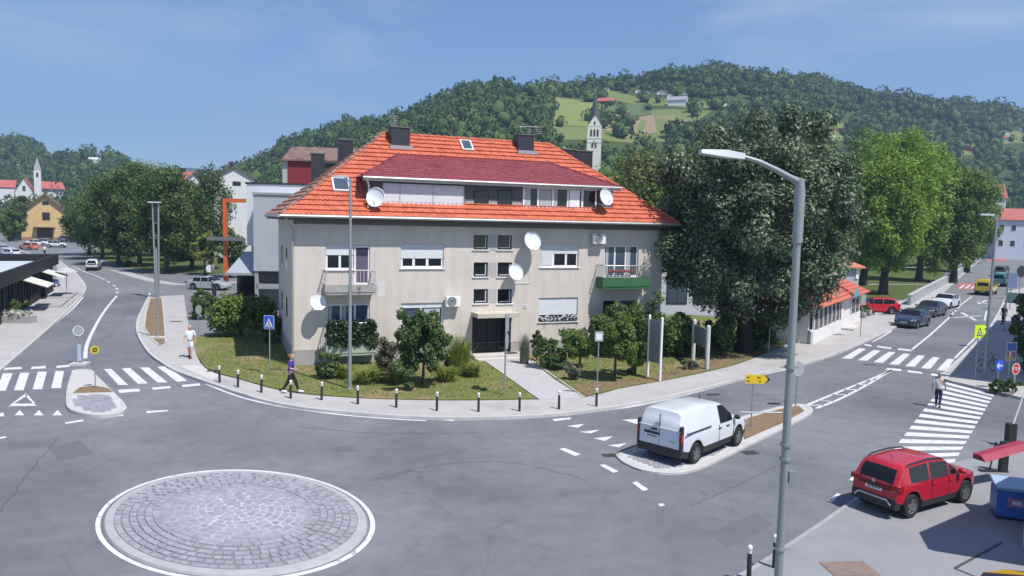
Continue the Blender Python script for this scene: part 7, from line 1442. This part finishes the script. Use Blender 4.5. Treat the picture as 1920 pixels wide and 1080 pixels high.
# kiosk sign, sign by silver car, and the forecourt signs
t, b = sign('grey-green square sign back on the pavement before the kiosk', 1613, 632, .6); hs = ht(1617, 552, b) - .12; k = b.y / FPX; spost(t, hs); plate(t, 16 * k, 20 * k, hs - 20 * k, M('sign_back_green', (.30, .36, .36), .5, .05, 3))
for px, py, lab in ((1617, 596, 'left stone ball planter by the red car'), (1628, 592, 'right stone ball planter by the red car')):
    t, b = sign(lab, px, py, 0, .12, 'stone_planter', 'planter', 'planters by the red car'); MB().lathe([(.22, 0), (.32, .25), (.30, .5), (.2, .55)], 12).build('pot', M_PLINTH, t); V, F = leaf_cloud(np.array([[0, 0, .7]]), np.array([.35]), 80, .08, seed=px); np_obj('foliage', V, F, L_DARK, t)
t, b = sign('white round sign behind the silver car', 394, 537, .2, .0); hs = ht(394, 496, b); spost(t, hs); MB().lathe([(.001, -.01), (.42, -.01), (.42, .01), (.001, .01)], 20, (0, -.05, hs - .45), axis='y').build('plate', M_SWHITE, t)
t, b = sign('black advertising post behind the big bush', 402, 585, .0, .0, 'post_panel', 'post'); MB().bx(-.14, .14, -.1, .1, 0, ht(402, 532, b)).build('panel', M_BLACKP, t); MB().bx(-.2, .2, -.15, .15, 0, .08).build('foot', M_KERB, t)
t, b = sign('round sign casting an oval shadow beside the big bush', 372, 636, 1.3, .02); hs = 2.2; spost(t, hs, .025); MB().lathe([(.001, -.01), (.3, -.01), (.3, .01), (.001, .01)], 20, (0, -.05, hs - .3), axis='y').build('plate', M_SBACK, t)
# signs on the right pavement
t, b = sign('yellow-green pedestrian warning sign at the right crossing', 1828, 712, .35); hs = ht(1835, 609, b) - .12; k = b.y / FPX; spost(t, hs - .1); s_ = 26 * k; sg = plate(t, s_, s_ * .95, hs - s_ * .95, M_SLIME); z0 = hs - s_ * .8; tri = MB(); tri.add([(-s_ * .28, -.064, z0), (s_ * .28, -.064, z0), (0, -.064, z0 + s_ * .66)], [(0, 1, 2)]); tri.build('triangle', MATS['sign_black'], sg); tri = MB(); tri.add([(-s_ * .18, -.068, z0 + s_ * .06), (s_ * .18, -.068, z0 + s_ * .06), (0, -.068, z0 + s_ * .48)], [(0, 1, 2)]); tri.build('triangle_inner', M_SWHITE, sg); tri = MB(); tri.bx(-.025, .03, -.073, -.070, z0 + s_ * .08, z0 + s_ * .3); tri.build('walking_figure', MATS['sign_black'], sg)
t, b = sign('round blue sign with white left arrow at the right kerb', 1869, 728, .35); hs = ht(1870, 674, b) - .12; k = b.y / FPX; spost(t, hs - .05); r_ = 11.5 * k; zc_ = hs - r_; pl2 = MB().lathe([(.001, -.01), (r_, -.01), (r_, .01), (.001, .01)], 24, (0, -.05, zc_), axis='y').build('plate', M_SBLUE, t); aw_ = MB(); aw_.bx(-r_ * .5, r_ * .65, -.066, -.063, zc_ - r_ * .1, zc_ + r_ * .1); aw_.add([(-r_ * .72, -.066, zc_), (-r_ * .2, -.066, zc_ - r_ * .5), (-r_ * .02, -.066, zc_ - r_ * .4), (-r_ * .42, -.066, zc_)], [(0, 1, 2, 3)]); aw_.add([(-r_ * .72, -.066, zc_), (-r_ * .42, -.066, zc_), (-r_ * .02, -.066, zc_ + r_ * .4), (-r_ * .2, -.066, zc_ + r_ * .5)], [(0, 1, 2, 3)]); aw_.build('white_arrow', M_SWHITE, pl2)
t, b = sign('red octagonal STOP sign at the side road on the right', 1899, 738, .35); hs = ht(1898, 680, b) - .12; k = b.y / FPX; spost(t, hs - .05, .06); r_ = 11.5 * k; zc_ = hs - r_
oc = MB(); oc.add([(r_ * math.cos(R(22.5 + 45 * i)), -.06, zc_ + r_ * math.sin(R(22.5 + 45 * i))) for i in range(8)], [tuple(range(8))]); pl2 = oc.build('plate', M_SWHITE, t); oc = MB(); oc.add([(r_ * .88 * math.cos(R(22.5 + 45 * i)), -.063, zc_ + r_ * .88 * math.sin(R(22.5 + 45 * i))) for i in range(8)], [tuple(range(8))]); oc.build('red_field', M_SRED, pl2)
fo = bpy.data.curves.new('lettering', 'FONT'); fo.body = 'STOP'; fo.size = r_ * .72; fo.extrude = .001; fo.align_x = 'CENTER'; fo.align_y = 'CENTER'; foo = bpy.data.objects.new('lettering', fo); COL.objects.link(foo); foo.parent = pl2; foo.location = (0, -.067, zc_); foo.rotation_euler = (R(90), 0, 0); fo.materials.append(M_SWHITE); solid_text(foo)
t, b = sign('blue and yellow poster board behind the STOP sign', 1890, 716, .3); hs = ht(1890, 641, b) - .12; k = b.y / FPX; w, hh = 26 * k, 36 * k; spost(t, hs, .05); pl2 = plate(t, w, hh, hs - hh, M('poster_frame', (.45, .45, .46), .5, .05, 3)); plate(pl2, w * .86, hh * .40, hs - hh * .46, M('poster_blue', (.06, .13, .40), .5, .1, 6), -.062, 'poster_top', .003); plate(pl2, w * .86, hh * .42, hs - hh * .93, M('poster_yellow', (.42, .36, .12), .5, .2, 9), -.062, 'poster_bottom', .003)
for i in range(4): MB().bx(-w * .38 + i * w * .2, -w * .26 + i * w * .2, -.070, -.066, hs - hh * .78, hs - hh * .52).build('poster_mark', (M_SRED, M_SWHITE, M_SBLUE, M_SRED)[i], pl2)
# bench-like scooter rack and poles further up the right pavement
for px, py, tp__, r_, lab in ((1882, 622, 500, .05, 'thin dark pole on the right pavement near the standing person'), (1893, 580, 512, .05, 'slim pole carrying a square sign far up the right pavement'), (1910, 560, 498, .05, 'slim pole with dark round sign at the right edge'), (1779, 528, 482, .06, 'slim grey lamp pole at the end of the retaining wall')):
    t, b = sign(lab, px, py, .3, .12, 'pole', 'pole', 'poles along the right street'); hs = ht(px, tp__, b) - .12; spost(t, hs, r_)
    if 'square' in lab: plate(t, 1.3, 1.5, hs - 1.5, M('sign_slate_blue', (.12, .16, .28), .5, .05, 2))
    if 'round' in lab: MB().lathe([(.001, -.02), (.7, -.02), (.7, .02), (.001, .02)], 20, (0, -.06, hs - .7), axis='y').build('plate', M_BLACKP, t)
p = G(1912, 622, .12); aw2 = thing('shop_awning', 'dark green sloping awning over the right pavement', 'awning', (p.x, p.y, .12), rd - math.pi / 2); m = MB(); roofslab(m, (-1.2, 0, 2.3), (2, 0, 2.3), (2, 1.4, 3.0), (-1.2, 1.4, 3.0), .05); m.build('canopy', M('awning_green', (.03, .07, .07), .8, .1, 2), aw2)
for x in (-1.1, 1.9): MB().tube([(x, .1, 0), (x, .1, 2.25)], .04, 6).build('post', M_GALV, aw2)
p = G(1903, 618, .12); bb = thing('bin', 'dark litter bin on the right pavement', 'bin', (p.x, p.y, .12)); MB().lathe([(.3, 0), (.34, 1.0), (.3, 1.06), (.02, 1.1)], 12).build('body', paint('bin_blue', (.02, .03, .07)), bb); MB().lathe([(.2, 1.1), (.2, 1.2), (.02, 1.25)], 12).build('lid', M_BLACKP, bb)
shrub('hedge', 'dark tall hedge at the right edge above the STOP sign', 1930, 700, 70, 130, L_DARK, 70, 60, .13, .1, seed=101); shrub('shrub', 'green ground shrubs at the foot of the STOP sign', 1885, 736, 56, 26, L_DARK, 26, 50, .09, .1, seed=102)
p = G(1830, 700, .12); bk = thing('bicycle', 'dark bicycle leaning in the shade behind the right lamp', 'bicycle', (G(1850, 700).x, G(1850, 700).y, .12), .3)
for x in (-.5, .5): MB().lathe([(.32, -.015), (.35, 0), (.32, .015)], 18, (x, 0, .35), axis='y').build('wheel', M_TYRE, bk)
MB().tube([(-.5, 0, .35), (-.1, 0, .3), (.38, 0, .8), (-.18, 0, .8), (-.1, 0, .3)], .02, 5).tube([(-.5, 0, .35), (-.18, 0, .8), (-.2, 0, .92)], .018, 5).tube([(.5, 0, .35), (.36, 0, .95)], .02, 5).build('frame', M_BLACKP, bk); MB().box((-.2, 0, .95), (.24, .13, .05)).build('saddle', M_BLACKP, bk); MB().tube([(.36, -.28, 1.0), (.38, 0, .97), (.36, .28, 1.0)], .015, 5).build('handlebar', M_BLACKP, bk)
# barrier, red board, freezer, parasol at the lower right
p = G(1872, 884, .1); br = thing('barrier', 'white raised barrier arm on a dark post at the right edge', 'barrier', (G(1893, 838).x, G(1893, 838).y, .0)); q = AY(1918, 742, G(1893, 838).y) - G(1893, 838); MB().bx(-.14, .14, -.14, .14, 0, .9).build('cabinet', M_BLACKP, br); MB().tube([(0, 0, .7), (q.x, q.y, q.z)], [.045, .035], 8).build('arm', M_FRAME, br)
rb = thing('red_board', 'long red sloping board on a black metal stand at the right edge', 'board', (p.x, p.y, .1)); A, B = G(1836, 863, 1.0) - p, G(1922, 838, 1.25) - p; dv = (B - A); hn = Vector((dv.y, -dv.x, 0)).normalized() * .22; up_ = Vector((0, 0, .16)); A.z -= .0
m = MB(); m.add([A - hn, B - hn, B + hn, A + hn, A - hn + up_, B - hn + up_, B + hn * .2 + up_, A + hn * .2 + up_], [(3, 2, 1, 0), (4, 5, 6, 7), (0, 1, 5, 4), (1, 2, 6, 5), (2, 3, 7, 6), (3, 0, 4, 7)]); m.build('board', M('red_panel', (.30, .03, .06), .5, .1, 2), rb)
MB().bx(.02, .26, -.08, .08, .04, 1.02).build('post', M_BLACKP, rb); MB().bx(-.62, .28, -.1, .1, 0, .04).build('foot', M_BLACKP, rb); MB().tube([(-.3, 0, .04), (-.15, 0, 1.0)], .025, 6).build('brace', M_BLACKP, rb)
p = G(1895, 968, .1); fz = thing('freezer', 'blue chest freezer with pale lid beside the shop glass', 'freezer', (p.x, p.y, .1), R(-20)); M_FB = M('freezer_blue', (.05, .16, .48), .4, .08, 3); MB().bx(-.45, .9, -.35, .35, .08, .82).build('chest', M_FB, fz); lid = MB(); roofslab(lid, (-.48, -.38, .90), (.93, -.38, .90), (.93, .38, 1.02), (-.48, .38, 1.02), .07); lid.build('lid', M('freezer_lid', (.30, .42, .58), .25, .05, 3), fz); MB().bx(-.42, .87, -.32, .32, 0, .079).build('base', M_BLACKP, fz); MB().box((.0, -.36, .5), (.4, .012, .25)).build('decal', M('decal_pink', (.40, .20, .35), .5, .3, 12), fz); MB().box((.02, -.368, .5), (.22, .006, .1)).build('decal_mark', M_SWHITE, fz)
p = G(1962, 1120, 2.0); px_ = thing('yellow_parasol', 'yellow and dark striped parasol edge in the lower right corner', 'parasol', (p.x, p.y, .1)); MB().tube([(0, 0, 0), (0, 0, 2.3)], .025, 6).build('pole', M_GALV, px_)
for i in range(12):
    a, c = i * math.pi / 6, (i + 1) * math.pi / 6; MB().add([(0, 0, 2.25), (1.0 * math.cos(a), 1.0 * math.sin(a), 1.9), (1.0 * math.cos(c), 1.0 * math.sin(c), 1.9)], [(0, 1, 2), (2, 1, 0)]).build('canopy_segment', M_SYEL if i % 2 else M('segment_dark', (.06, .05, .08), .8, .05, 2), px_)
# ================================================================ air
M_HAZE = bpy.data.materials.new('haze_air'); M_HAZE.use_nodes = True; nt = M_HAZE.node_tree; nt.nodes.remove(nt.nodes['Principled BSDF']); pv = nt.nodes.new('ShaderNodeVolumePrincipled')
pv.inputs['Color'].default_value = (.45, .66, 1.0, 1); pv.inputs['Density'].default_value = 0.00036; pv.inputs['Anisotropy'].default_value = .2; nt.links.new(pv.outputs[0], nt.nodes['Material Output'].inputs['Volume'])
hz = MB().bx(-2900, 3400, -80, 3150, -26, 420).build('haze', M_HAZE); tag(hz, 'thin blue summer haze over the valley', 'haze', kind='stuff')
